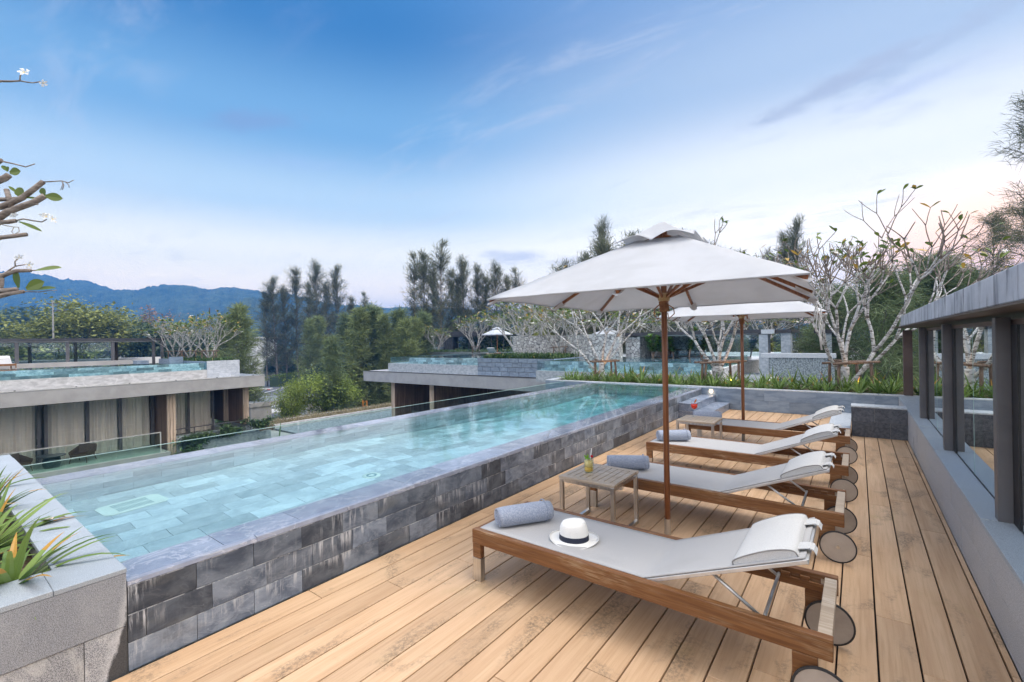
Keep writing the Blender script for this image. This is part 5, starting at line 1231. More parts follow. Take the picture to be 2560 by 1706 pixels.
# ---- broad-leaved trees and bushes
def broadleaf(t, seed, h, rx, rz, cz, ncl, nl, ls, mat, trunk_r=.15, limbs=7, bark='bark_dark', cl=.22):
    rg = random.Random(seed); tr, cr = MB(), MB(); cs = []
    for k in range(ncl):
        while True:
            v = V3((rg.uniform(-1, 1), rg.uniform(-1, 1), rg.uniform(-1, 1)))
            if .25 < v.length < 1: break
        v = v * (.55 + .45 * rg.random()); cs.append(V3((v.x * rx, v.y * rx, cz + v.z * rz * (1 if v.z > 0 else .8))))
    tr.tube([(0, 0, -.2), (.05, 0, h * .2), (0, .05, cz * .7)], [trunk_r, trunk_r * .85, trunk_r * .6], 8)
    for c in rg.sample(cs, min(limbs * 3, ncl)):
        m_ = V3((0, 0, cz * .45)).lerp(c, .5) + V3((0, 0, -.1 * h * .3)); tr.tube([(0, 0, cz * rg.uniform(.35, .65)), m_, c], [trunk_r * .45, trunk_r * .28, .012], 5, cap=False)
    for c in cs:
        s = cl * rx * rg.uniform(.7, 1.25); tone = rg.random()
        for k in range(nl):
            v = V3((rg.gauss(0, 1), rg.gauss(0, 1), rg.gauss(0, .75))); p = c + v * s * .62
            d = V3((rg.gauss(0, 1), rg.gauss(0, 1), rg.gauss(0, .6) - .15)).normalized(); q = d.cross(V3((rg.gauss(0, .5), rg.gauss(0, .5), 1))).normalized()
            L = ls * rg.uniform(.6, 1.25); w = L * .27
            cr.face([p, p + d * L * .45 + q * w, p + d * L, p + d * L * .45 - q * w], min(1, max(0, .0 + .75 * tone + .25 * rg.random())))
    part(tr, 'trunk', M[bark], t, smooth=True); part(cr, 'crown', M[mat], t)
    return t
BL = {}
for key, args in dict(green=(401, 7.0, 3.4, 2.6, 4.6, 70, 130, .24, 'broad'), dark=(402, 7.0, 3.4, 3.1, 3.8, 74, 110, .30, 'broad_dark'), lime=(403, 5.0, 2.9, 2.0, 2.7, 84, 130, .18, 'broad_lime'),
        pink=(404, 7.0, 2.4, 2.4, 4.8, 46, 40, .22, 'broad_pink'), green2=(405, 7.0, 2.6, 3.0, 4.0, 60, 120, .23, 'broad')).items():
    BL[key] = thing('broadleaf_tree', key, 'tree', (0, 0, -400)); broadleaf(BL[key], *args)
HB = dict(green=7.1, dark=6.9, lime=4.7, pink=7.2, green2=7.0)
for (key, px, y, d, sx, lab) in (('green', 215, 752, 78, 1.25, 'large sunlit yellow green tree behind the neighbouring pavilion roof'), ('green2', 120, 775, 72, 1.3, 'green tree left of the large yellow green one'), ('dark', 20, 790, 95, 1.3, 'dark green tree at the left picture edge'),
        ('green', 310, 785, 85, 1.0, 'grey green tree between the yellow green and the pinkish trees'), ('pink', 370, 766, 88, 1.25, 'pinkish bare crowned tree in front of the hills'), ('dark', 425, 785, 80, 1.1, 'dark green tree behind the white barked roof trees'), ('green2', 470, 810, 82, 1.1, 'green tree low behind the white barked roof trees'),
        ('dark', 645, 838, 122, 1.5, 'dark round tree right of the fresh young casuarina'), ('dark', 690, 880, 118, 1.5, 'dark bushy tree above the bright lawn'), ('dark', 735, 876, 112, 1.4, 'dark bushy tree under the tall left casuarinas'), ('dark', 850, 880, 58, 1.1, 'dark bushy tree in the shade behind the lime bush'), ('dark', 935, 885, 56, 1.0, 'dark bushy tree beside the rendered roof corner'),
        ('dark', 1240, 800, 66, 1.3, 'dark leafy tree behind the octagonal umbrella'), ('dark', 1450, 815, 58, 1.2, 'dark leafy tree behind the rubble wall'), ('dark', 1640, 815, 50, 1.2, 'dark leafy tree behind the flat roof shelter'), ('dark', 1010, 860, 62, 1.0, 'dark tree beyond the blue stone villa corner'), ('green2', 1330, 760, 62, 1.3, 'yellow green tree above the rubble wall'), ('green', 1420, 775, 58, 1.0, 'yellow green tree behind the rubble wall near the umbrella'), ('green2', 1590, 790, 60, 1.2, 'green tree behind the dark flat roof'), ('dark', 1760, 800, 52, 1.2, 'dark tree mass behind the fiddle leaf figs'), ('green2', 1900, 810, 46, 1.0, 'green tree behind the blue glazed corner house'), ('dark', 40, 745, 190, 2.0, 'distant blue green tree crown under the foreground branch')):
    plant_tree('broadleaf_tree', lab, 'tree', 'broad leaved trees beyond the roofs', px, y, d, [BL[key]], 0, HB[key], sx)
lm = at(815, 920, 45)
o = dup(BL['lime'], (lm.x, lm.y, -6.6), 0.4, 'big lime green bushy tree between the two villas', 'lime bush', (1.30, 1.30, (lm.z + 6.6) / 4.7)); o.name = 'bushy_tree'; o['category'] = 'bush'; del o['group']
lm = at(735, 940, 43); o = dup(BL['lime'], (lm.x, lm.y, -6.9), 2.4, 'smaller lime green bush at the left foot of the big bushy tree', None, (.62, .62, (lm.z + 6.9) / 4.7)); o.name = 'bushy_tree'; o['category'] = 'bush'
for t in OLD + YNG + [SOFT, NE] + list(BL.values()):          # masters are not part of the place
    for c in list(t.children): bpy.data.objects.remove(c)
    bpy.data.objects.remove(t)
# ------------------------------------------------------------------ neighbouring villa on the left
va = thing('villa', 'grey rendered villa with curtained balcony doors and a roof pool left of the garden', 'villa', (-33, 6, GZ))
AX = -29.0
def pw(name, mat, mb, par=va, **k): return part(mb, name, M[mat], par, world=True, **k)
pw('roof_slab', 'concrete', MB().box(-46, -30, -0.87, AX, 13.3, -0.215), bevel=.01)
pw('roof_edge_trim', 'alu', MB().box(AX - .06, -30, -0.2145, AX + .015, 13.3, -0.185))
mb = MB()
for k in range(22): mb.box(AX + .002, 12.6 - k * 1.95, -.186, AX + .03, 12.66 - k * 1.95, -.15)
pw('edge_clips', 'black', mb)
pw('pool_wall', 'concrete_pale', MB().box(-30.2, -30, -0.214, -29.6, 10.4, 0.275))
mb = MB(); tiles(mb, (-29.72, -14, 0.276), UY, UZ, UX, 24.3, 0.40, 0.62, 0.135, .004, .01, 70, .37, .5); pw('pool_tile', 'far_tile', mb)
pw('pool_glass', 'glass_teal', MB().box(-29.655, -14, 0.276, -29.625, 10.39, 0.69))
pw('pool_water', 'far_water', MB().box(-33.0, -14, 0.30, -29.74, 10.38, 0.672))
pw('pool_shell', 'far_tile', MB().box(-33.2, -14, 0.0, -29.74, 10.39, 0.29))
mb = MB(); tiles(mb, (-29.6, 10.4, -0.213), UY, UZ, UX, 1.72, 0.985, 0.62, 0.246, .004, .014, 71, .45); tiles(mb, (-29.6, 12.12, -0.213), -UX, UZ, UY, 6, 0.985, 0.62, 0.246, .004, .014, 72)
pw('planter_wall', 'pale_block', mb); pw('planter_core', 'bluestone', MB().box(-37.6, 10.41, -0.21, -29.62, 12.1, 0.735))
mb = MB(); mb.box(-33.4, 9.7, 0.3, -33.25, 10.4, 1.0); mb.box(-37, 10.2, .3, -33.3, 10.4, .84); mb.box(-36.4, 8.7, .3, -35.6, 9.3, .78); pw('garden_walls', 'bluestone', mb)
pw('deck_floor', 'concrete', MB().box(-46, -30, -.21, -33.22, 10.4, .25))
# roof pavilion
PVX = -38.0
pw('pavilion_roof', 'dark_metal', MB().box(PVX - 4.2, -20, 2.06, PVX + .25, 10.75, 2.22))
pw('pavilion_soffit', 'concrete', MB().box(PVX - 4.0, -20, 2.0, PVX + .1, 10.6, 2.059))
pw('pavilion_sill', 'concrete', MB().box(PVX - .1, -20, .25, PVX + .35, 9.0, .80))
for y in (-8.75, -6.66, -4.57, -2.48, -.39, 1.70, 3.79, 5.88, 7.97):
    pw('pavilion_post', 'post', MB().box(PVX, y, .801, PVX + .10, y + .16, 1.999))
    pw('pavilion_post', 'soffit', MB().box(PVX - 3.4, y + .9, .3, PVX - 3.25, y + 1.07, 1.999))
    if y < 7.9: pw('pavilion_glass', 'glass_teal', MB().box(PVX + .04, y + .165, .801, PVX + .055, y + 2.08, 1.96))
pw('pavilion_post', 'post', MB().box(PVX, 10.1, .3, PVX + .12, 10.25, 1.999)); pw('pavilion_post', 'post', MB().box(PVX + .1, 10.55, .3, PVX + .22, 10.7, 2.05))
pw('rear_parapet', 'white_wall', MB().box(PVX - 5, -20, .2, PVX - 4.3, 12, .86))
# lower storey
ZB, ZFl = -0.87, -3.95
pw('balcony_slab', 'balcony', MB().box(-34, -30, ZFl - .35, -29.35, 8.5, ZFl)); pw('balcony_edge', 'concrete', MB().box(-29.35, -30, ZFl - .62, -29.2, 8.5, ZFl + .01))
pw('lower_wall', 'concrete', MB().box(-45, -30, GZ, -29.6, 12.9, ZFl - .36))
pw('ceiling', 'soffit', MB().box(-45, -30, ZB - .02, -29.1, 13.2, ZB - .001))
pw('room_back', 'room', MB().box(-36, -30, ZFl - .3, -35.5, 12.9, ZB - .03))
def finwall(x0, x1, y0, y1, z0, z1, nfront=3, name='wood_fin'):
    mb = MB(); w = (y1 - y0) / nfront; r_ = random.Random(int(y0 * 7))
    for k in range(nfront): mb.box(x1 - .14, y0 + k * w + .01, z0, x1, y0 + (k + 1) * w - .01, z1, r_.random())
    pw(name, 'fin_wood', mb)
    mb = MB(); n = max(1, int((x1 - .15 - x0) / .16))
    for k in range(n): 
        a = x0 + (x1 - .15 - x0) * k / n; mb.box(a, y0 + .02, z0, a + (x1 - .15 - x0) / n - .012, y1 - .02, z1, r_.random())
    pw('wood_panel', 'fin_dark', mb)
finwall(-33.5, -29.75, 8.53, 8.93, -4.9, ZB - .021); finwall(-32.2, -30.0, 12.47, 12.80, -3.2, ZB - .021)
finwall(-35.2, -32.4, 12.3, 12.62, -3.2, ZB - .021)
def curtains(x, y0, y1, z0, z1, seed, depth=.26, wl=.36):
    r_ = random.Random(seed); rows = []
    n = int((y1 - y0) / .03); ph = 0; prof = []
    for k in range(n + 1):
        y = y0 + (y1 - y0) * k / n; ph += .03 / wl * 6.283 * (1 + .5 * noise.noise(V3((y * 1.3, seed, 0))))
        prof.append((y, depth * (abs(math.sin(ph / 2)) ** .65 * (.75 + .25 * math.sin(1.7 * ph + seed)) - .5)))
    for i in range(7):
        f = i / 6; rows.append([(x + d * (.75 + .4 * f) + .01 * noise.noise(V3((y * 4, f * 3, seed))), y + .012 * math.sin(f * 3 + y * 9), z1 + (z0 - z1) * f) for y, d in prof])
    pw('curtain', 'curtain', MB().grid(rows), smooth=True)
DX = -31.7
def frame(y0, y1, x=DX, z0=ZFl, z1=ZB - .021): pw('door_frame', 'post', MB().box(x - .03, y0, z0, x + .05, y1, z1))
edges = [8.42, 7.05, 5.55, 5.22, 3.95, 3.68, 2.35, .95, -.5, -2, -3.6]
for y in (8.34, 6.93, 5.62, 4.10, 3.86, 2.42, .98, -.45, -1.9, -3.4): frame(y, y + .13)
ys = [8.34, 6.93, 5.62, 4.10, 2.42, .98, -.45, -1.9, -3.4]
for k in range(len(ys) - 1):
    a, b = ys[k + 1] + .14, ys[k] - .01
    if abs(ys[k] - 4.10) < .01: b = 3.85
    pw('door_glass', 'glass_window', MB().box(DX + .004, a, ZFl + .02, DX + .014, b, ZB - .05))
    curtains(DX - .22, a + .01, b - .02, ZFl + .03, ZB - .03, 50 + k)
pw('door_track', 'post', MB().box(DX - .04, -4, ZFl, DX + .06, 8.5, ZFl + .03)); 
mb = MB()
for y in (3.83, 3.96): mb.box(DX + .051, y, -3.0, DX + .075, y + .03, -2.72)
pw('door_handle', 'black', mb)
pw('side_jamb', 'soffit', MB().box(-33.5, 8.47, ZFl, DX - .04, 8.52, ZB - .021))
# second window bay beyond the wood wall, raised sill
for y in (9.02, 10.25, 11.55): frame(y, y + .11, -32.2, -3.6)
for k, (a, b) in enumerate(((9.14, 10.24), (10.37, 11.54))):
    pw('door_glass', 'glass_window', MB().box(-32.196, a, -3.58, -32.186, b, ZB - .05)); curtains(-32.42, a + .02, b - .02, -3.58, ZB - .03, 80 + k, wl=.26)
pw('bay_floor', 'concrete', MB().box(-34, 8.94, -3.9, -30.0, 12.45, -3.62))
mb = MB(); mb.box(-30.2, 8.95, -4.6, -30.02, 13.4, -3.32); mb.box(-33.6, 13.2, -4.6, -30.2, 13.4, -3.32); pw('bay_parapet', 'concrete_blue_shade', mb)
mb = MB(); mb.box(-29.95, 8.95, -5.6, -29.8, 14.0, -3.75); pw('planter_front', 'concrete_blue_shade', mb); pw('planter_soil', 'soil', MB().box(-30.02, 8.95, -4.5, -29.95, 14, -3.8))
rl = MB(); rl.bar((-30.1, 8.95, -2.95), (-30.1, 12.45, -2.95), .05, .05); rl.bar((-30.1, 12.45, -2.95), (-33.0, 13.3, -2.95), .05, .05)
for p in ((-30.1, 9.9), (-30.1, 11.4), (-31.0, 12.72), (-32.2, 13.07)): rl.bar((p[0], p[1], -3.32), (p[0], p[1], -2.97), .04)
pw('bay_rail', 'post', rl)
rl = MB(); rl.bar((-29.42, -20, -2.88), (-29.42, 8.15, -2.88), .05, .045); rl.bar((-29.42, 8.13, ZFl), (-29.42, 8.13, -2.9), .05, .05); pw('balcony_rail', 'alu', rl)
y = -8.2
while y < 8: pw('balcony_glass', 'glass', MB().box(-29.43, y, ZFl + .02, -29.415, y + 1.80, -2.91)); y += 1.815
pw('roof_gravel', 'gravel', MB().box(-37, 12.15, -.2135, AX - .1, 13.2, -.19))
# chairs and drum table on the balcony
def armchair(loc, rz, label):
    t = thing('armchair', label, 'armchair', loc, rz, 'wicker armchairs on the balcony')
    part(MB().box(-.34, -.32, .30, .34, .36, .42), 'seat', M['wicker'], t, bevel=.03)
    mb = MB(); mb.hexa([(-.36, .28, .40), (.36, .28, .40), (.36, .36, .40), (-.36, .36, .40), (-.36, .40, .80), (.36, .40, .80), (.36, .46, .80), (-.36, .46, .80)]); part(mb, 'backrest', M['wicker'], t, bevel=.02)
    for s in (-1, 1):
        mb = MB(); mb.hexa([(s * .34 - .03, -.32, .40), (s * .34 + .03, -.32, .40), (s * .34 + .03, .40, .40), (s * .34 - .03, .40, .40), (s * .36 - .03, -.34, .56), (s * .36 + .03, -.34, .56), (s * .36 + .03, .44, .74), (s * .36 - .03, .44, .74)]); part(mb, 'armrest', M['wicker'], t, bevel=.015)
        for y, dy in ((-.28, -.06), (.32, .10)): part(MB().tube([(s * .30, y, .31), (s * .35, y + dy, 0)], [.03, .018], 8), 'leg', M['wicker'], t)
    return t
ac = armchair((-30.35, 3.05, ZFl), R(118), 'brown wicker armchair on the balcony, left of the dark drum table')
dup(ac, (-30.45, 5.25, ZFl), R(52), 'brown wicker armchair on the balcony, right of the dark drum table')
mb = thing('drum_table', 'dark woven drum table with round top between the balcony armchairs', 'side table', (-30.3, 4.15, ZFl), 0)
part(MB().lathe([(0, 0), (.26, 0), (.31, .12), (.33, .3), (.29, .5), (.0, .52)], 24), 'drum', M['stool'], mb, smooth=True); part(MB().lathe([(0, .53), (.50, .53), (.50, .56), (0, .56)], 28), 'tabletop', M['stool'], mb)
# loungers on that roof, seen over the water
for (x, y, lab) in ((-34.9, 3.55, 'sun lounger with raised pale backrest on the neighbouring roof'), (-34.9, 1.42, 'sun lounger cut by the left picture edge on the neighbouring roof')):
    o = dup(lg0, (x, y, .45), R(180), lab, 'sun loungers on the neighbouring roof', (1.0, 1.0, 1.25))
# plants of the left villa
def cover(name, label, pts, hgt, n, mat, ls, seed, cat='plants', strap=True):
    """ground cover nobody could count"""
    rg = random.Random(seed); mb = MB(); (x0, y0, x1, y1, z) = pts
    for k in range(n):
        x, y = rg.uniform(x0, x1), rg.uniform(y0, y1); a = rg.random() * 6.28; el = R(rg.uniform(30, 85)); l = hgt * rg.uniform(.6, 1.2)
        d = V3((math.cos(a) * math.cos(el), math.sin(a) * math.cos(el), math.sin(el))); q = V3((-math.sin(a), math.cos(a), 0)) * ls
        p = V3((x, y, z)); m_ = p + d * l * .6; e = m_ + (d * .6 - UZ * .55).normalized() * l * .45
        r = rg.random(); mb.face([p - q * .6, p + q * .6, m_ + q, m_ - q], r); mb.face([m_ - q, m_ + q, e], r)
    o = mb.build(name, M[mat], None); return tag(o, label, cat, kind='stuff')
cover('ground_cover', 'low green planting under the white barked trees on the neighbouring roof', (-37.3, 10.5, -29.8, 12.0, .72), .30, 1500, 'strap_far', .03, 1)
TA = []
for k, (x, y, sc, lab) in enumerate(((-31.6, 11.25, 1.0, 'white barked frangipani nearest the corner of the neighbouring roof planter'), (-33.9, 10.95, 1.0, 'white barked frangipani in the middle of the neighbouring roof planter'), (-36.4, 10.9, .95, 'white barked frangipani next to the neighbouring pavilion roof'))):
    if k == 0:
        t = thing('frangipani_tree', lab, 'frangipani tree', (x, y, .70), 0, 'frangipani trees on the neighbouring roof')
        frangipani(t, 60, [((0, 0, .1), cam_dir(-.6, 1, .2), .85, .045), ((0, 0, .12), cam_dir(.6, 1, 0), .9, .045), ((0, 0, .12), cam_dir(0, 1, -.6), .85, .042), ((0, 0, .15), cam_dir(.1, 1, .6), .85, .042), ((0, 0, .15), cam_dir(-1, 1, -.3), .8, .038)], 4, 1.0, .25, 8, 2, (2, 2, 3), .14, ('bark_far', 'bark_far'), .78, 28, 5, (1, 4), .66, zmin=.3)
        TA.append(t)
    else: dup(TA[0], (x, y, .70), k * 1.9, lab, None, sc)
    dup([o for o in col.objects if o.name.startswith('tree_stakes')][0], (x, y, .70), R(40 + 20 * k), 'dark stakes round the ' + ('corner', 'middle', 'inner')[k] + ' tree on the neighbouring roof planter')
def climber(name, label, c, rx, ry, rz, n, ls, mat, seed, cat='plant', group=None):
    rg = random.Random(seed); t = thing(name, label, cat, c, 0, group); mb, st_ = MB(), MB()
    for s in range(9):
        e = V3((rg.uniform(-rx, rx), rg.uniform(-ry, ry), rg.uniform(-.2, 1) * rz)); st_.tube([(0, 0, -rz * .6), e * .5 + V3((0, 0, .1)), e], .012, 4)
        for k in range(n // 9):
            p = e * rg.random() ** .6 + V3((rg.gauss(0, .16) * rx, rg.gauss(0, .2) * ry, rg.gauss(0, .2) * rz))
            a = rg.random() * 6.28; leaf(mb, p, V3((math.cos(a), math.sin(a), rg.uniform(-.5, .5))), UZ, ls * rg.uniform(.6, 1.2), ls * .42, rg.random(), 2, .1, .3)
    part(st_, 'stems', M['log'], t); part(mb, 'leaves', M[mat], t); return t
for k, (x, y, z, rx, ry, rz, n, lab) in enumerate(((-29.7, 10.0, -3.75, .35, .95, .42, 520, 'leafy creeper spilling over the raised planter by the wood wall'), (-29.7, 11.6, -3.6, .35, .75, .32, 380, 'leafy creeper in the middle of the raised planter'), (-29.7, 13.2, -3.45, .35, .8, .38, 420, 'leafy creeper at the far end of the raised planter'),
        (-29.3, 9.15, -4.75, .5, .75, .62, 520, 'feathery shrub at the foot of the pale wood wall'), (-29.2, 11.3, -5.1, .5, 1.0, .6, 560, 'leafy shrub below the raised planter'), (-29.2, 13.1, -5.0, .5, .8, .6, 460, 'leafy shrub under the far end of the raised planter'), (-29.1, 6.6, -5.0, .4, .5, .35, 240, 'small shrub below the balcony edge'), (-28.6, 17.6, -5.35, .8, 1.3, .5, 500, 'leafy shrub behind the balustrade beside the gravel roof'))):
    climber('shrub', lab, (x + .12, y, z + .12), rx * 1.1, ry * 1.15, rz * 1.3, n * 3, .21, 'climber', 300 + k, 'shrub', 'shrubs round the left villa')
pm_ = thing('palm', 'small palm with arching fronds and one upright spear beside the raised planter', 'palm', (-30.2, 14.6, -6.3), 0)
mb, sb = MB(), MB(); sb.tube([(0, 0, -.9), (0, 0, 1.3)], [.12, .09], 8)
for k in range(9):
    a = k * .72; pts = [V3((0, 0, 1.3)) + V3((math.cos(a) * s, math.sin(a) * s, 1.1 * s - .62 * s * s)) for s in (0, .4, .8, 1.2, 1.6)]; sb.tube(pts, .014, 4)
    for s in range(4):
        for j in range(6):
            p = pts[s].lerp(pts[s + 1], j / 6); d = (pts[s + 1] - pts[s]).normalized(); q = d.cross(UZ).normalized()
            for sg in (1, -1): leaf(mb, p, d * .7 + q * sg - UZ * .25, UZ, .55, .04, .3 + .1 * (k % 4), 3, .1, .35, 'strap')
leaf(mb, (0, 0, 1.3), (0.05, .1, 1), RV, 1.7, .2, .95, 6, .3, 0)
part(sb, 'trunk', M['log'], pm_); part(mb, 'fronds', M['climber'], pm_)

# ------------------------------------------------------------------ low building with grass strip between the villas
lb = thing('low_building', 'low flat roofed building with grass strip and gravel between the villas', 'building', (-31, 22, GZ))
lwp = lambda name, mat, mb, **k: part(mb, name, M[mat], lb, world=True, **k)
lwp('wall', 'concrete', MB().box(-35.2, 14.3, GZ, -24, 33, -4.42)); lwp('gravel_roof', 'gravel', MB().box(-33, 15.8, -4.42, -24, 33, -4.30)); lwp('kerb', 'concrete_pale', MB().box(-33.25, 15.8, -4.42, -33, 33, -4.02)); lwp('kerb', 'concrete_pale', MB().box(-35.3, 14.3, -4.42, -35.1, 33, -4.05))
lwp('soil', 'soil', MB().box(-35.1, 14.3, -4.42, -33.25, 33, -4.12))
cover('dry_grass', 'dry straw coloured grass strip on the low roof between the villas', (-35.2, 14.3, -33.2, 33, -4.14), .42, 5200, 'dry_grass', .012, 5, 'grass')
# ------------------------------------------------------------------ villa ahead (behind the far planter)
vB = thing('villa', 'grey rendered villa with blue stone planter and roof pools beyond the far planter', 'villa', (-18, 24, GZ))
def pb(name, mat, mb, **k): return part(mb, name, M[mat], vB, world=True, **k)
pb('roof_slab', 'slab_blue', MB().box(-28.7, 20.1, -1.09, -4.4, 46, -.375), bevel=.01); pb('roof_edge_trim', 'black', MB().box(-28.7, 20.08, -.374, -4.4, 20.16, -.34))
pb('pool_wall', 'concrete_blue_shade', MB().box(-26.5, 20.6, -.374, -18.1, 21.0, .2)); pb('pool_wall', 'concrete_blue_shade', MB().box(-26.5, 21.0, -.374, -26.1, 30, .2))
for k in range(5): pb('pool_glass', 'glass_teal', MB().box(-26.3 + k * 1.64, 20.66, .2, -26.3 + (k + 1) * 1.64 - .015, 20.685, .645))
pb('pool_glass', 'glass_teal', MB().box(-26.33, 20.66, .2, -26.305, 29, .645))
mb = MB(); tiles(mb, (-24.6, 20.86, .2), UX, UZ, -UY, 6.5, .40, .5, .135, .004, .01, 90, .4, .4); pb('pool_tile', 'far_tile', mb)
pb('pool_water', 'far_water', MB().box(-24.6, 20.9, .25, -18.2, 30, .62)); pb('pool_shell', 'far_tile', MB().box(-26.1, 21.0, -.374, -18.1, 30, .24))
mb = MB(); tiles(mb, (-18.1, 20.585, -.374), UX, UZ, -UY, 5.32, 1.02, .62, .255, .022, .02, 91, .42, .15); tiles(mb, (-12.78, 20.585, -.374), UY, UZ, UX, 6, 1.02, .62, .255, .005, .02, 92)
pb('planter_wall', 'bluestone', mb); pb('planter_core', 'basalt', MB().box(-18.08, 20.59, -.374, -12.8, 23.9, .60))
cover('ground_cover', 'dark green strap leaved planting in front of the rubble wall', (-18.0, 20.75, -12.9, 23.6, .6), .42, 2600, 'strap_far', .026, 7)
# pool 2
pb('pool_wall', 'concrete_blue_shade', MB().box(-12.55, 18.55, -.374, -4.6, 18.95, .16)); pb('pool_wall', 'concrete_pale', MB().box(-5.0, 18.96, -.374, -4.6, 31, .30))
mb = MB(); tiles(mb, (-12.2, 18.80, .16), UX, UZ, -UY, 7.5, .46, .30, .15, .004, .01, 93, .5, .3); pb('pool_tile', 'far_tile', mb)
for k in range(5): pb('pool_glass', 'glass_teal', MB().box(-12.5 + k * 1.57, 18.6, .16, -12.5 + (k + 1) * 1.57 - .012, 18.62, .655))
pb('pool_glass', 'glass_teal', MB().box(-4.72, 18.62, .30, -4.70, 27, .68)); 
pb('pool_water', 'far_water', MB().box(-12.2, 18.83, .25, -4.8, 24.6, .625)); pb('pool_shell', 'far_tile', MB().box(-12.5, 18.95, -.374, -5.0, 24.7, .24))
pb('deck_floor', 'bluestone_cap', MB().box(-28, 30.01, -.374, -5.01, 46, .28)); pb('deck_floor', 'bluestone_cap', MB().box(-18.09, 24.71, -.373, -5.01, 30, .50))
pb('gravel_bed', 'gravel', MB().box(-4.59, 17.5, -.374, -2.9, 26, -.20)); pb('gravel_kerb', 'concrete_pale', MB().box(-2.9, 17.0, -1, -2.7, 26, -.05))
# lower storey
pb('ceiling', 'soffit', MB().box(-28.5, 20.3, -1.115, -5, 40, -1.091)); pb('room_back', 'fin_dark', MB().box(-28, 26.5, GZ, -5, 26.8, -1.12)); pb('floor', 'balcony', MB().box(-27, 20.5, -4.1, -5, 26.5, -3.95)); pb('lower_wall', 'concrete', MB().box(-26.5, 21, GZ, -5, 26.5, -4.11))
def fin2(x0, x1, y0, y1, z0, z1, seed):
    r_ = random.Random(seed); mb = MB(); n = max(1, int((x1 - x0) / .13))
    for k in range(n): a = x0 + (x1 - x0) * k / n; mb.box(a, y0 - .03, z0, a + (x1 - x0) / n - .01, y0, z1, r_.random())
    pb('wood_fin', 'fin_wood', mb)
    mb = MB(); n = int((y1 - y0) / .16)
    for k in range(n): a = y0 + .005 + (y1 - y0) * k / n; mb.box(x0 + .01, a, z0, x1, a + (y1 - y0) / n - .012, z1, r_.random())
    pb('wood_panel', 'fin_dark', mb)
fin2(-26.55, -26.18, 20.9, 24.6, GZ, -1.12, 1); fin2(-22.6, -22.2, 20.9, 26.4, -3.95, -1.12, 2)
mb = MB(); r_ = random.Random(5)
for k in range(19): mb.box(-26.1 + k * .105, 24.6, GZ, -26.1 + k * .105 + .095, 24.7, -1.12, r_.random())
pb('wood_panel', 'fin_dark', mb); pb('window_pane', 'glass_window', MB().box(-24.0, 24.5, -3.94, -22.7, 24.52, -1.13)); pb('balcony_glass', 'glass_teal', MB().box(-24.3, 20.75, -3.95, -18, 20.77, -2.95)); pb('window_frame', 'black', MB().box(-24.05, 24.49, -3.94, -23.93, 24.53, -1.13))
pb('curtain', 'curtain', MB().grid([[(-23.7 + k * .03, 24.9 + .06 * math.sin(k * 1.3), z) for k in range(34)] for z in (-3.9, -1.13)]))
# rubble walls, flat roof, glazed houses on the terrace
rw = thing('rubble_wall', 'long pale rubble stone garden wall on the terrace ahead', 'stone wall', (-14, 24.2, .5)); part(MB().box(-18.0, 23.95, .5, -10.6, 24.4, 1.93), 'stones', M['rubble'], rw, world=True)
rw2 = thing('rubble_wall', 'squat rubble stone pier under the dark flat roof', 'stone wall', (-10.3, 25.6, .5)); part(MB().box(-10.75, 25.2, .45, -9.9, 27.5, 1.80), 'stones', M['rubble'], rw2, world=True)
rw3 = thing('rubble_wall', 'rubble stone rear wall beneath the dark flat roof', 'stone wall', (-8.5, 29.6, .5)); part(MB().box(-12.5, 29.4, .45, -7.5, 29.8, 1.80), 'stones', M['rubble'], rw3, world=True)
fr = thing('flat_roof_shelter', 'open shelter with dark flat roof and blue grey posts beyond the far pool', 'shelter', (-6, 26, .3))
pf = lambda name, mat, mb, **k: part(mb, name, M[mat], fr, world=True, **k)
pf('roof', 'dark_metal', MB().box(-11.3, 25.0, 1.80, -3.75, 30, 1.98)); pf('ceiling', 'concrete', MB().box(-11.0, 25.2, 1.74, -3.9, 30, 1.799)); pf('beam', 'bluestone_cap', MB().box(-3.745, 25.0, 1.76, -3.2, 25.9, 1.97))
for x in (-3.85, ): pf('post', 'concrete_blue_shade', MB().box(x, 25.05, -.3, x + .38, 25.9, 1.735))
for k in range(4): pf('window_pane', 'glass_teal', MB().box(-8.6 + k * 1.2, 27.2, .6, -8.6 + k * 1.2 + 1.15, 27.23, 1.735))
gh = thing('corner_house', 'blue glazed corner house with square posts behind the bare frangipani', 'house', (-2.5, 26, .3))
pg = lambda name, mat, mb, **k: part(mb, name, M[mat], gh, world=True, **k)
pg('roof', 'dark_metal', MB().box(-3.18, 25.2, 1.80, -2.5, 29, 1.96)); pg('post', 'concrete_blue_shade', MB().box(-2.95, 25.3, .6, -2.55, 26.0, 1.79)); pg('roof_beam', 'dark_metal', MB().box(-1.7, 26.5, 1.75, .3, 29, 1.93)); pg('post', 'concrete_blue_shade', MB().box(-1.25, 26.6, .6, -1.0, 26.9, 1.74))
pg('window_pane', 'glass_teal', MB().box(-3.4, 26.4, .6, -2.6, 26.43, 1.74)); pg('parapet', 'bluestone_cap', MB().box(-3.3, 21.9, .74, -.7, 22.3, .92))
wq = thing('pebble_wall', 'dark pebble clad water wall with pale coping behind the planter', 'stone wall', (-1, 22, 0)); part(MB().box(-3.0, 21.95, -1.2, -.75, 22.3, .739), 'pebbles', M['dark_rubble'], wq, world=True); part(MB().box(-3.28, 21.93, -1.2, -3.01, 22.3, .738), 'end_pier', M['concrete_blue_shade'], wq, world=True)
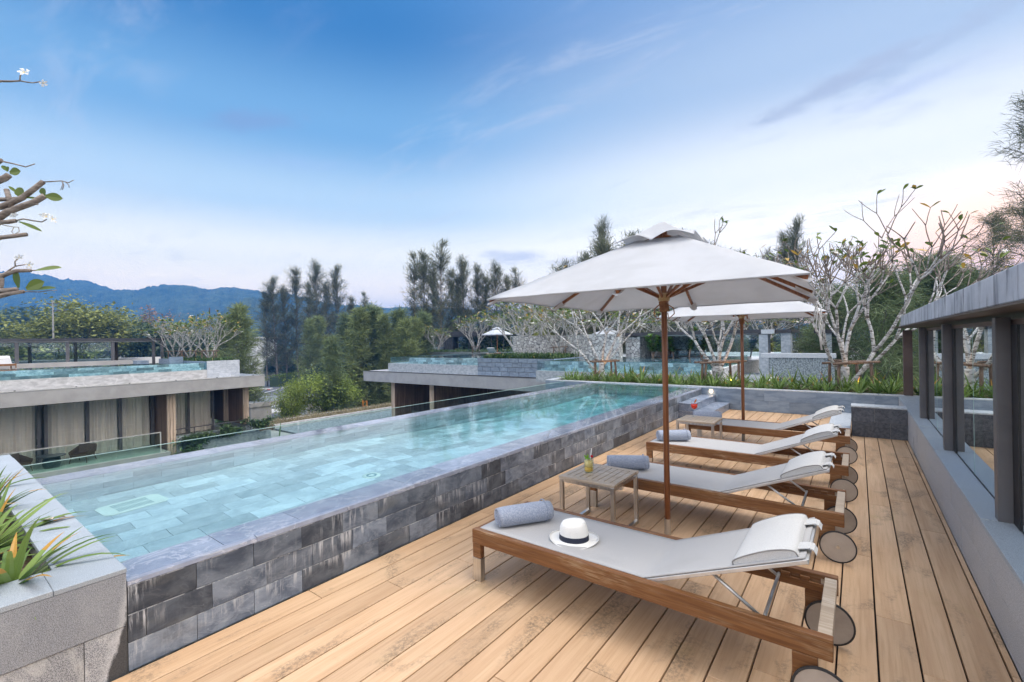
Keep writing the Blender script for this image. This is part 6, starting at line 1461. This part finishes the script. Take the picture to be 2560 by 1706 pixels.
# glazed pavilion with dark box left on that terrace
dp = thing('terrace_pavilion', 'glazed pavilion with dark metal box and roof behind the octagonal umbrella', 'pavilion', (-40, 45, .3))
pd = lambda name, mat, mb, **k: part(mb, name, M[mat], dp, world=True, **k)
mb = MB()
for k in range(9): mb.box(-45.75 + k * .205, 45.0 - .04 * (k % 2), .1, -45.75 + (k + 1) * .205 - .02, 45.3, 2.30)
pd('metal_box', 'dark_metal', mb); pd('metal_box', 'dark_metal', MB().box(-45.7, 45.3, .1, -43.9, 49, 2.29))
pd('roof', 'dark_metal', MB().box(-46.0, 44.7, 2.31, -33.5, 52, 2.50)); pd('roof_monitor', 'dark_metal', MB().prism([(-45.6, 45.5), (-41.2, 45.5), (-41.2, 50), (-45.6, 50)], 2.51, 3.05)); pd('rear_wall', 'room', MB().box(-44, 50, .1, -33.5, 50.3, 2.3))
for k in range(5):
    pd('window_pane', 'glass_teal', MB().box(-43.3 + k * 1.95, 45.4, .3, -43.3 + k * 1.95 + 1.88, 45.44, 2.29)); pd('mullion', 'post', MB().box(-43.38 + k * 1.95, 45.36, .3, -43.3 + k * 1.95 - .01, 45.48, 2.30))
pd('planter', 'concrete_blue_shade', MB().box(-48, 41, -.374, -28, 44.2, .55)); pd('planter', 'bluestone', MB().box(-55, 44, -.5, -45.9, 47, .95))
cover('ground_cover', 'low planting round the tree before the far glazed pavilion', (-44, 39, -30, 41.5, .45), .4, 1500, 'strap_far', .035, 8)
# octagonal umbrellas far off
def octo(loc, label):
    t = thing('garden_umbrella', label, 'umbrella', loc, 0, 'round umbrellas on the terraces ahead')
    part(MB().tube([(0, 0, 0), (0, 0, 2.45)], .04, 8), 'pole', M['mahogany'], t)
    mb = MB(); rg = [(math.cos(R(45 * k + 22)), math.sin(R(45 * k + 22))) for k in range(8)]
    for k in range(8):
        a, b = rg[k], rg[(k + 1) % 8]; mid = ((a[0] + b[0]) / 2 * .97, (a[1] + b[1]) / 2 * .97)
        for (p, q) in ((a, mid), (mid, b)):
            mb.face([(p[0] * .42, p[1] * .42, 2.32), (p[0] * 1.58, p[1] * 1.58, 1.86), (q[0] * 1.58, q[1] * 1.58, 1.86 + .02), (q[0] * .42, q[1] * .42, 2.32)], k / 8)
            mb.face([(p[0] * 1.58, p[1] * 1.58, 1.86), (p[0] * 1.58, p[1] * 1.58, 1.80), (q[0] * 1.58, q[1] * 1.58, 1.82), (q[0] * 1.58, q[1] * 1.58, 1.88)], k / 8)
    cn = part(mb, 'canopy', M['canvas_grey'], t)
    mb = MB()
    for k in range(8):
        a, b = rg[k], rg[(k + 1) % 8]; mb.face([(0, 0, 2.60), (a[0] * .5, a[1] * .5, 2.42), (b[0] * .5, b[1] * .5, 2.42)], .5); mb.face([(a[0] * .5, a[1] * .5, 2.42), (a[0] * .52, a[1] * .52, 2.34), (b[0] * .52, b[1] * .52, 2.34), (b[0] * .5, b[1] * .5, 2.42)], .5)
    part(mb, 'vent', M['canvas_grey'], t); return t
b_ = at(1243, 853, 44.5); oc = octo((b_.x, b_.y, .42), 'pale blue round umbrella in front of the glazed pavilion ahead')
b_ = at(1519, 853, 40); dup(oc, (b_.x, b_.y, .15), .3, 'pale blue round umbrella peeping over the rubble wall')
# loungers of the far terrace
for k, (px, lab) in enumerate(((1622, 'sun lounger with raised grey back under the dark flat roof, left of two'), (1693, 'sun lounger with raised grey back under the dark flat roof, right of two'))):
    p = at(px, 880, 30.5 if k else 30.5); dup(lg0, (p.x + 1.6, p.y - .4, .50), R(205), lab, 'sun loungers on the terrace ahead', (1.0, 1.05, 1.3))
p = at(1232, 895, 36); dup(lg0, (p.x, p.y, .30), R(-65), 'sun lounger below the pale round umbrella on the terrace ahead', 'sun loungers on the terrace ahead', (1.0, 1.0, 1.3))
# fiddle leaf figs
def fig(loc, h, seed, label):
    rg = random.Random(seed); t = thing('fiddle_leaf_fig', label, 'shrub', loc, 0, 'fiddle leaf figs by the far terrace'); st_, mb = MB(), MB()
    for s in range(4):
        a = rg.random() * 6.28; e = V3((math.cos(a) * .25 * h, math.sin(a) * .25 * h, h * rg.uniform(.8, 1))); pts = [V3((0, 0, 0)), e * .4 + V3((0, 0, .1)), e]; st_.tube(pts, [.03, .02, .012], 6)
        for k in range(30):
            q = .30 + .72 * k / 30; p = V3((0, 0, 0)).lerp(e, q); b = k * 2.4
            leaf(mb, p, V3((math.cos(b), math.sin(b), rg.uniform(.2, .9))), UZ, .30 * rg.uniform(.7, 1.1), .20, min(1, .2 + .8 * q * rg.random() ** .5), 4, .2, .2)
    part(st_, 'stems', M['log'], t); part(mb, 'leaves', M['fiddle'], t, smooth=True)
for k, (px, d, h, lab) in enumerate(((1632, 25.5, 1.45, 'bright fiddle leaf fig left of the umbrella pole'), (1653, 26, 1.2, 'darker fiddle leaf fig just left of the nearer umbrella pole'), (1684, 25.5, 1.35, 'fiddle leaf fig just right of the nearer umbrella pole'), (1722, 24.5, 1.75, 'tall fiddle leaf fig behind the knotted tree limbs'), (1754, 24.5, 1.45, 'fiddle leaf fig right of the tall one'), (1876, 25.5, 1.5, 'fiddle leaf fig right of the farther umbrella pole'))):
    p = at(px, 880, d); fig((p.x, p.y, .50), h, 600 + k, lab)
# white barked frangipanis on the terraces ahead
def far_frangi(px, d, z, sc, rz, lab, rx=1.0):
    p = at(px, 880, d); return dup(TA[0], (p.x, p.y, z), rz, lab, 'frangipani trees on the terraces ahead', (sc * rx, sc * rx, sc))
far_frangi(1189, 47, .5, 1.45, 1.0, 'bare white frangipani with fan shaped crown left of the pale round umbrella', 1.05); far_frangi(1328, 33, .6, 1.45, 2.2, 'frangipani with yellow leaves behind the left end of the rubble wall', 1.3)
far_frangi(1398, 27.2, .6, 1.12, 3.3, 'staked frangipani in front of the rubble wall', 1.2); far_frangi(1467, 34, .6, 1.35, .4, 'frangipani behind the rubble wall near its right end', 1.4); far_frangi(1092, 58, .3, 1.15, 4.0, 'pale flowering frangipani left of the dark metal box', 1.2)
far_frangi(1290, 40, .5, 1.3, 5.0, 'leafy frangipani between the round umbrella and the rubble wall', 1.3); far_frangi(1600, 38, .5, 1.15, 1.6, 'frangipani crown above the dark flat roof', 1.6); far_frangi(1700, 36, .5, 1.25, 2.9, 'frangipani crown behind the fiddle leaf figs', 1.6); far_frangi(1900, 36, .5, 1.2, 4.4, 'frangipani crown right of the farther umbrella pole', 1.5)
sk = [o for o in col.objects if o.name.startswith('tree_stakes')][0]
p = at(1189, 880, 47); dup(sk, (p.x, p.y, .5), 1.0, 'dark stakes at the fan shaped frangipani ahead'); p = at(1398, 880, 27.2); dup(sk, (p.x, p.y, .6), R(37), 'dark stakes at the tree before the rubble wall')

# ------------------------------------------------------------------ far grounds
struct(MB().box(-1500, -1500, GZ - .5, 1500, 1500, GZ), 'ground', M['ground'])
mb = MB(); mb.prism([(-57, 22), (-57, 30), (-72, 52), (-118, 78), (-128, 50), (-100, 33), (-78, 26)], GZ, GZ + .01); struct(mb, 'road', M['asphalt'])
mb = MB()
def stripe(a, b, w, z=GZ + .014): mb.bar((*a, z), (*b, z), w, .004)
stripe((-80, 32.5), (-98, 50.5), .22); stripe((-86, 34.7), (-97, 46), .22); stripe((-80.6, 35.6), (-82.6, 39), .2); stripe((-64.5, 27), (-71, 38.5), .2); stripe((-68.5, 27.5), (-72, 34), .2)
struct(mb, 'road_marking', M['marking'])
isl = thing('traffic_island', 'pale traffic island with red painted kerb beside the road', 'traffic island', (-95, 41.5, GZ))
part(MB().prism([(-2.5, -3), (0, -2.2), (2.2, 1.6), (1.5, 3), (-2, .5)], .01, .16), 'island', M['concrete_pale'], isl)
mb = MB()
for k in range(6): q = k / 5; mb.box(-2.6 + 4.6 * q, -2.9 + 4.4 * q, .02, -2.1 + 4.6 * q, -2.5 + 4.4 * q, .17)
part(mb, 'red_kerb', M['red'], isl)
pv_ = thing('paved_verge', 'pale paved verge at the bend of the road by the gate', 'verge', (-62, 30.2, GZ)); part(MB().prism([(-2.6, -3.6), (2.0, -3.4), (2.2, 1.0), (0.8, 2.4), (-1.2, 1.0)], .012, .14), 'paving', M['concrete_pale'], pv_)
# lawn and hedge beyond the road
struct(MB().prism([(-100, 47), (-128, 62), (-128, 84), (-96, 74)], GZ + .012, GZ + .05), 'lawn', M['hedge'])
def hedge(name, label, a, b, w, h, n, mat, seed):
    rg = random.Random(seed); a, b = V3((*a, GZ)), V3((*b, GZ)); mb = MB(); d = b - a; q = V3((-d.y, d.x, 0)).normalized()
    for k in range(n):
        p = a + d * rg.random() + q * rg.uniform(-w, w) * .5 + UZ * h * (1 - rg.random() ** 2 * .95) * (1 + .12 * noise.noise(V3((k * .01, 0, 0))))
        e = V3((rg.gauss(0, 1), rg.gauss(0, 1), rg.gauss(0, 1))).normalized() * .35; f = V3((rg.gauss(0, 1), rg.gauss(0, 1), rg.gauss(0, 1))).normalized() * .14
        mb.face([p, p + e * .5 + f, p + e, p + e * .5 - f], rg.random())
    t = thing(name, label, 'hedge', (a.x, a.y, GZ)); part(mb, 'foliage', M[mat], t, world=True)
    co = MB(); co.obox(a - q * w * .38, d.normalized(), q, UZ, d.length, w * .76, h * .82); part(co, 'core', M['broad_dark'], t, world=True)
hedge('hedge', 'bright green clipped hedge beyond the road', (-98, 47), (-112, 70), 3.0, 2.4, 3800, 'hedge', 1)
hedge('hedge', 'low dark hedge under the concrete gateway', (-58, 28.5), (-55.5, 33.5), 1.6, .9, 900, 'broad', 2)
# concrete gateway
gw = thing('concrete_gateway', 'grey concrete gateway with flat roof and rubble pier beside the road', 'gateway', (-53, 25, GZ))
pgw = lambda name, mat, mb, **k: part(mb, name, M[mat], gw, world=True, **k)
pgw('roof', 'concrete', MB().box(-55.9, 21.9, -4.95, -51.0, 29.6, -4.5)); pgw('gravel_top', 'gravel', MB().box(-55.7, 22.1, -4.499, -51.2, 29.4, -4.45)); pgw('wall', 'concrete', MB().box(-51.5, 22.0, GZ, -51.1, 24.1, -4.951)); pgw('end_wall', 'post', MB().box(-55.5, 22.0, GZ, -51.51, 22.2, -4.951)); pgw('pier', 'concrete_blue_shade', MB().box(-51.9, 27.2, GZ, -51.2, 28.2, -4.951)); pgw('rubble_pier', 'rubble', MB().box(-52.2, 28.21, GZ, -51.2, 30.6, -4.96))
for k, (px, y, d, lab) in enumerate(((397, 870, 60, 'dark lean bush'),)): pass
climber('shrub', 'thin grey green shrub between the wood wall and the concrete gateway', (-46, 17.6, -5.5), 1.3, 1.0, 1.5, 700, .3, 'climber', 401, 'shrub')
ob = thing('orange_barrier', 'orange lattice barrier at the right of the lime bush', 'barrier', (at(912, 1000, 50).x, at(912, 1000, 50).y, GZ))
for s in (-1, 1): part(MB().bar((s * .35, 0, 0), (s * .35, 0, 2.6), .10), 'post', M['orange'], ob)
mb = MB()
for k in range(6): mb.bar((-.35, 0, .2 + k * .42), (.35, 0, .5 + k * .42), .07)
part(mb, 'lattice', M['orange'], ob)
# distant flats, small house, poles
def flats(px, d, w, h, lab, rz=0.6, roof='white_wall', z0=GZ):
    p = at(px, 860, d); t = thing('apartment_block', lab, 'building', (p.x, p.y, z0), rz, 'pale buildings behind the trees')
    part(MB().box(-w / 2, 0, 0, w / 2, 9, h), 'wall', M['white_wall'], t); part(MB().box(-w / 2 - .4, -.4, h, w / 2 + .4, 9.4, h + .35), 'roof', M[roof], t)
    for f in range(int(h // 3)):
        for k in range(int(w // 3)):
            x = -w / 2 + 1 + k * 3; part(MB().box(x, -.06, 1 + f * 3, x + 1.3, .0 - .005, 2.4 + f * 3), 'window', M['black'], t)
flats(255, 118, 24, 11.2, 'long pale building behind the yellow green tree', .7); flats(340, 125, 18, 10.0, 'pale building behind the pinkish tree', .5); flats(455, 120, 15, 10.6, 'pale building behind the white barked roof trees', .5); flats(600, 112, 8, 10.5, 'pale building corner beside the fresh young casuarina', .6)
flats(1105, 95, 14, 8.0, 'pale building left of the dark metal box house', .5); flats(1990, 95, 20, 7.4, 'pale building beyond the blue glazed corner house', -.1)
p = at(322, 888, 88); rh = thing('red_roof_house', 'small house with red tiled gable roof seen under the neighbouring pavilion roof', 'house', (p.x, p.y, GZ), .9)
part(MB().box(-2.3, -2, 0, 2.3, 2, 5.0), 'wall', M['white_wall'], rh); mb = MB(); z0 = 4.9
mb.face([(-2.9, -2.4, z0), (2.9, -2.4, z0), (2.0, 0, z0 + 1.7), (-2.0, 0, z0 + 1.7)]); mb.face([(2.9, 2.4, z0), (-2.9, 2.4, z0), (-2.0, 0, z0 + 1.7), (2.0, 0, z0 + 1.7)]); mb.face([(2.9, -2.4, z0), (2.9, 2.4, z0), (2.0, 0, z0 + 1.7)]); mb.face([(-2.9, 2.4, z0), (-2.9, -2.4, z0), (-2.0, 0, z0 + 1.7)])
r_ = part(mb, 'roof', M['red_roof'], rh); s = r_.modifiers.new('t', 'SOLIDIFY'); s.thickness = .15
part(MB().prism([(-.8, -2.42), (.8, -2.42), (0, -2.41)], z0 + .2, z0 + .25), 'gable', M['paint_white'], rh)
for (px, yt, d, lab) in ((132, 752, 70, 'grey utility pole with cross arm in front of the yellow green tree'), (524, 770, 95, 'thin dark pole above the white barked roof trees')):
    p = at(px, yt, d); t = thing('utility_pole', lab, 'utility pole', (p.x, p.y, GZ), YAW); h = p.z - GZ
    part(MB().tube([(0, 0, 0), (0, 0, h)], [.16, .10], 8), 'pole', M['concrete'] if px < 300 else M['post'], t)
    if px < 300: part(MB().box(-.1, -.05, h - 1.6, 2.0, .05, h - 1.45), 'cross_arm', M['post'], t); part(MB().box(-1, -.06, h - .5, 1.0, .06, h - .38), 'cross_arm', M['post'], t)
# ------------------------------------------------------------------ hills
def hills(name, ridge, d0, d1, seed, rough=1.0, mat='forest'):
    xs = [r_[0] for r_ in ridge]
    def H(px):
        for k in range(len(ridge) - 1):
            if ridge[k][0] <= px <= ridge[k + 1][0]:
                f = (px - ridge[k][0]) / (ridge[k + 1][0] - ridge[k][0]); f = f * f * (3 - 2 * f); return ridge[k][1] + (ridge[k + 1][1] - ridge[k][1]) * f
        return ridge[-1][1]
    rows = []; nx = int((xs[-1] - xs[0]) / 3.2); nd = 30
    for i in range(nd + 12):
        f = i / nd; row = []
        for k in range(nx + 1):
            px = xs[0] + (xs[-1] - xs[0]) * k / nx; d = d0 + (d1 - d0) * f
            top = at(px, H(px), d1).z
            p = at(px, 853, d); g = noise.fractal(V3((p.x * .006, p.y * .006, seed)), .9, 2.1, 5)
            prof = math.sin(math.pi / 2 * min(1, f)) ** .85 if f <= 1 else max(0, 1 - (f - 1) * 2.6)
            z = GZ - 1 + (top - GZ + 1) * prof + g * 26 * rough * (prof * (1.15 - prof)) * 2.5
            z += rough * (3.4 * noise.noise(V3((p.x * .10, p.y * .10, seed))) + 3.0 * noise.noise(V3((p.x * .31, p.y * .31, seed + 2)))) * min(1, f * 2)
            row.append((p.x, p.y, z))
        rows.append(row)
    struct(MB().grid(rows), name, M[mat], smooth=False)
hills('hills', [(-700, 640), (-300, 660), (-100, 690), (60, 688), (110, 697), (160, 708), (215, 709), (260, 717), (310, 727), (345, 730), (400, 724), (450, 722), (520, 727), (560, 718), (585, 716), (625, 724), (700, 738), (760, 752), (830, 764), (890, 772), (930, 779), (975, 781), (1010, 776), (1050, 776), (1120, 772), (1250, 778), (1400, 786), (1700, 800), (2100, 812), (2700, 815)], 640, 940, 3)
hills('hills', [(-500, 800), (540, 792), (590, 760), (625, 745), (680, 752), (730, 775), (790, 795), (900, 806), (1000, 803), (1100, 800), (1500, 815), (1800, 825)], 420, 600, 8, .8)
# ------------------------------------------------------------------ air, sky, sun, camera
mh, Nh, oh = newmat('haze_air')
vs = Nh.n('ShaderNodeVolumePrincipled', {'Color': (0.08, 0.35, 0.92), 'Density': 0.00072, 'Anisotropy': 0.0})
Nh.t.links.new(vs.outputs[0], oh.inputs['Volume'])
hz = single(MB().box(-1520, -1520, GZ - 1.6, 1520, 1520, 150), 'haze', mh, 'thin blue evening haze filling the air up to the hills', 'haze'); hz['kind'] = 'stuff'

SUN_EL, SUN_AZ = R(70), R(60)        # the glow of the evening sky comes in from the right
w = bpy.data.worlds.new('World'); scene.world = w; w.use_nodes = True
w.node_tree.nodes.clear(); N = NT(w.node_tree)
wo = w.node_tree.nodes.new('ShaderNodeOutputWorld')
g = N.n('ShaderNodeTexCoord').outputs['Generated']
d = N.vm('NORMALIZE', g)
sx = N.n('ShaderNodeSeparateXYZ', {0: d}); z = sx.outputs[2]
zc = N.math('MAXIMUM', z, 0.0)
hd = N.vm('NORMALIZE', N.vm('MULTIPLY', d, (1, 1, 0)))
glow = N.vm('DOT_PRODUCT', hd, (math.sin(R(14)), math.cos(R(14)), 0))
def cr(fac, stops):
    nd = w.node_tree.nodes.new('ShaderNodeValToRGB'); e = nd.color_ramp.elements
    while len(e) > 1: e.remove(e[-1])
    e[0].position, e[0].color = stops[0][0], (*stops[0][1], 1)
    for p, c in stops[1:]:
        q = e.new(p); q.color = (*c, 1)
    nd.color_ramp.interpolation = 'EASE'
    w.node_tree.links.new(fac, nd.inputs[0]); return nd.outputs[0]
base = cr(zc, [(0.0, (1.95, 1.50, 1.05)), (.09, (1.55, 1.28, .90)), (.17, (1.00, .96, .81)), (.27, (.46, .61, .74)), (.40, (.165, .345, .575)), (.56, (.038, .16, .39)), (.72, (.09, .26, .60)), (1.0, (.25, .42, .70))])
warm = cr(zc, [(0.0, (1.8, 1.15, .72)), (.08, (1.6, 1.28, 1.0)), (.16, (1.30, 1.20, 1.08)), (.30, (.84, .85, .85)), (.45, (.38, .48, .63)), (.62, (.20, .32, .54)), (1.0, (.3, .45, .72))])
gf = N.math('POWER', N.ramp(glow, 0.36, 1.0), 1.25)
c = N.mix(gf, base, warm)
# streaky high cloud, laid out on a flat layer above the place
inv = N.math('DIVIDE', 1.0, N.math('MAXIMUM', N.math('ADD', zc, 0.07), 0.02))
q = N.vm('SCALE', N.vm('MULTIPLY', d, (1, 1, 0))); N.t.links.new(inv, q.node.inputs['Scale'])
rot = N.n('ShaderNodeMapping', {'Vector': q, 'Rotation': (0, 0, R(-38)), 'Scale': (0.75, 2.3, 1)}).outputs[0]
n1 = N.noise(rot, 2.3, 10, 0.64, 0.6); n2 = N.noise(N.vm('ADD', rot, (7.3, 2.1, 0)), 0.55, 4, 0.5, 0.4)
cl = N.math('MULTIPLY', N.ramp(n1, 0.46, 0.72), N.ramp(n2, 0.42, 0.62))
cl = N.math('MULTIPLY', cl, N.math('ADD', 0.26, N.math('MULTIPLY', gf, 0.36)))
c = N.mix(cl, c, (.56, .58, .66))
n3 = N.noise(N.vm('ADD', rot, (3.1, 9.4, 0)), 1.8, 9, 0.62, 0.6)
dk = N.math('MULTIPLY', N.ramp(n3, 0.56, 0.74), 0.30)
c = N.mix(dk, c, N.mix(0.55, c, (.26, .34, .56)))
# low pink bands near the horizon
n4 = N.noise(N.vm('MULTIPLY', d, (2.2, 2.2, 26)), 1.3, 4, 0.5, 0.3)
lowm = N.math('MULTIPLY', N.ramp(zc, 0.34, 0.05), N.ramp(n4, 0.48, 0.68))
c = N.mix(N.math('MULTIPLY', lowm, 0.22), c, (1.0, .90, .84))
# small drifting clouds: (photo pixel, half width, half height, tilt, darkness)
nzc = N.noise(N.vm('MULTIPLY', d, (13, 13, 46)), 1.0, 7, 0.66, 0.4)
for (px, py, hw, hh, tilt, am, cc) in ((1275, 640, 105, 17, 2, .55, (.40, .45, .62)), (1420, 652, 120, 16, -3, .35, (.52, .52, .64)), (620, 305, 150, 30, -14, .70, (.20, .30, .50)), (760, 410, 170, 24, -4, .35, (.34, .47, .70)),
        (2080, 215, 260, 30, -14, .85, (.37, .42, .54)), (2330, 120, 230, 36, -18, .75, (.38, .45, .58)), (2230, 235, 170, 22, -12, .65, (.46, .52, .68))):
    c0 = (at(px, py, 1) - V3((0, 0, CAMH))).normalized(); r0 = c0.cross(UZ).normalized(); u0 = r0.cross(c0)
    t_ = R(-tilt); r1 = r0 * math.cos(t_) + u0 * math.sin(t_); u1 = u0 * math.cos(t_) - r0 * math.sin(t_)
    k_ = c0.dot(FV) / FPX
    a_ = N.math('DIVIDE', N.vm('DOT_PRODUCT', d, tuple(r1)), hw * k_); b_ = N.math('DIVIDE', N.vm('DOT_PRODUCT', d, tuple(u1)), hh * k_)
    rr_ = N.math('SQRT', N.math('ADD', N.math('MULTIPLY', a_, a_), N.math('MULTIPLY', b_, b_)))
    m_ = N.ramp(N.math('ADD', rr_, N.math('MULTIPLY', N.math('SUBTRACT', nzc, 0.5), 2.4)), 1.15, 0.05)
    m_ = N.math('MULTIPLY', N.math('MULTIPLY', m_, am), N.math('GREATER_THAN', N.vm('DOT_PRODUCT', d, tuple(c0)), 0.5))
    c = N.mix(m_, c, cc)
# orange afterglow low on the right
g0 = (at(2440, 690, 1) - V3((0, 0, CAMH))).normalized()
c = N.mix(N.math('MULTIPLY', N.ramp(N.vm('DOT_PRODUCT', d, tuple(g0)), 0.984, 1.0), 0.85), c, (1.8, 1.02, .52))
# duller blue sky low behind the camera, bright patch added to the unseen sky overhead as fill light
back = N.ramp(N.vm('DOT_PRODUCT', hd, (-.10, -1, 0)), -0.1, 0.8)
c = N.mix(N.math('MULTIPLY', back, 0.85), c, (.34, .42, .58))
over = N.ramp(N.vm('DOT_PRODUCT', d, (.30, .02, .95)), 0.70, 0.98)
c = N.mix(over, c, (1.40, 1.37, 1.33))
# bright fill patches added to the unseen sky to light the side faces: behind the left shoulder and towards the afterglow on the right
def sky_fill(az, el, lo, hi, colr):
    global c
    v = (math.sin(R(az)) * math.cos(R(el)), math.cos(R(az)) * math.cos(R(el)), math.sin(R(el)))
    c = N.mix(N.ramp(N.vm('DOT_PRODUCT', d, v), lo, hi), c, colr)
sky_fill(-150, 26, 0.66, 0.95, (1.75, 1.72, 1.70))
sky_fill(88, 26, 0.55, 0.95, (2.15, 1.98, 1.80))
ns = N.n('ShaderNodeTexSky', sky_type='NISHITA', sun_disc=False, sun_elevation=SUN_EL, sun_rotation=SUN_AZ)
c10 = N.vm('SCALE', c); c10.node.inputs['Scale'].default_value = 10.0
c = N.mix(0.03, c10, ns.outputs[0])
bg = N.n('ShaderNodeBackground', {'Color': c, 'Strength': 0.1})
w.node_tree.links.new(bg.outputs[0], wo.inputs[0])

sl = bpy.data.lights.new('sun', 'SUN'); sl.energy = 1.75; sl.angle = R(32); sl.color = (1.0, 0.965, 0.93)
so = bpy.data.objects.new('sun', sl); col.objects.link(so)
sd = V3((math.sin(SUN_AZ) * math.cos(SUN_EL), math.cos(SUN_AZ) * math.cos(SUN_EL), math.sin(SUN_EL)))
so.rotation_euler = sd.to_track_quat('Z', 'Y').to_euler(); so.location = sd * 60

cd = bpy.data.cameras.new('camera'); cd.sensor_width = 36; cd.lens = FPX / 2560 * 36; cd.clip_start = 0.05; cd.clip_end = 6000
co = bpy.data.objects.new('camera', cd); col.objects.link(co)
rt = RV * math.cos(ROLL) - UZ * math.sin(ROLL); upv = RV * math.sin(ROLL) + UZ * math.cos(ROLL)
mw = Matrix((rt, upv, -FV)).transposed().to_4x4(); mw.translation = (0, 0, CAMH)
co.matrix_world = mw
scene.camera = co
scene.view_settings.view_transform = 'Standard'; scene.view_settings.look = 'None'; scene.view_settings.gamma = 1; scene.view_settings.exposure = 0.56
cy = scene.cycles
cy.max_bounces = 10; cy.diffuse_bounces = 3; cy.glossy_bounces = 4; cy.transmission_bounces = 8; cy.transparent_max_bounces = 24; cy.volume_bounces = 0
cy.use_denoising = True; cy.sample_clamp_indirect = 8; cy.caustics_reflective = True; cy.caustics_refractive = True; cy.blur_glossy = 0.3
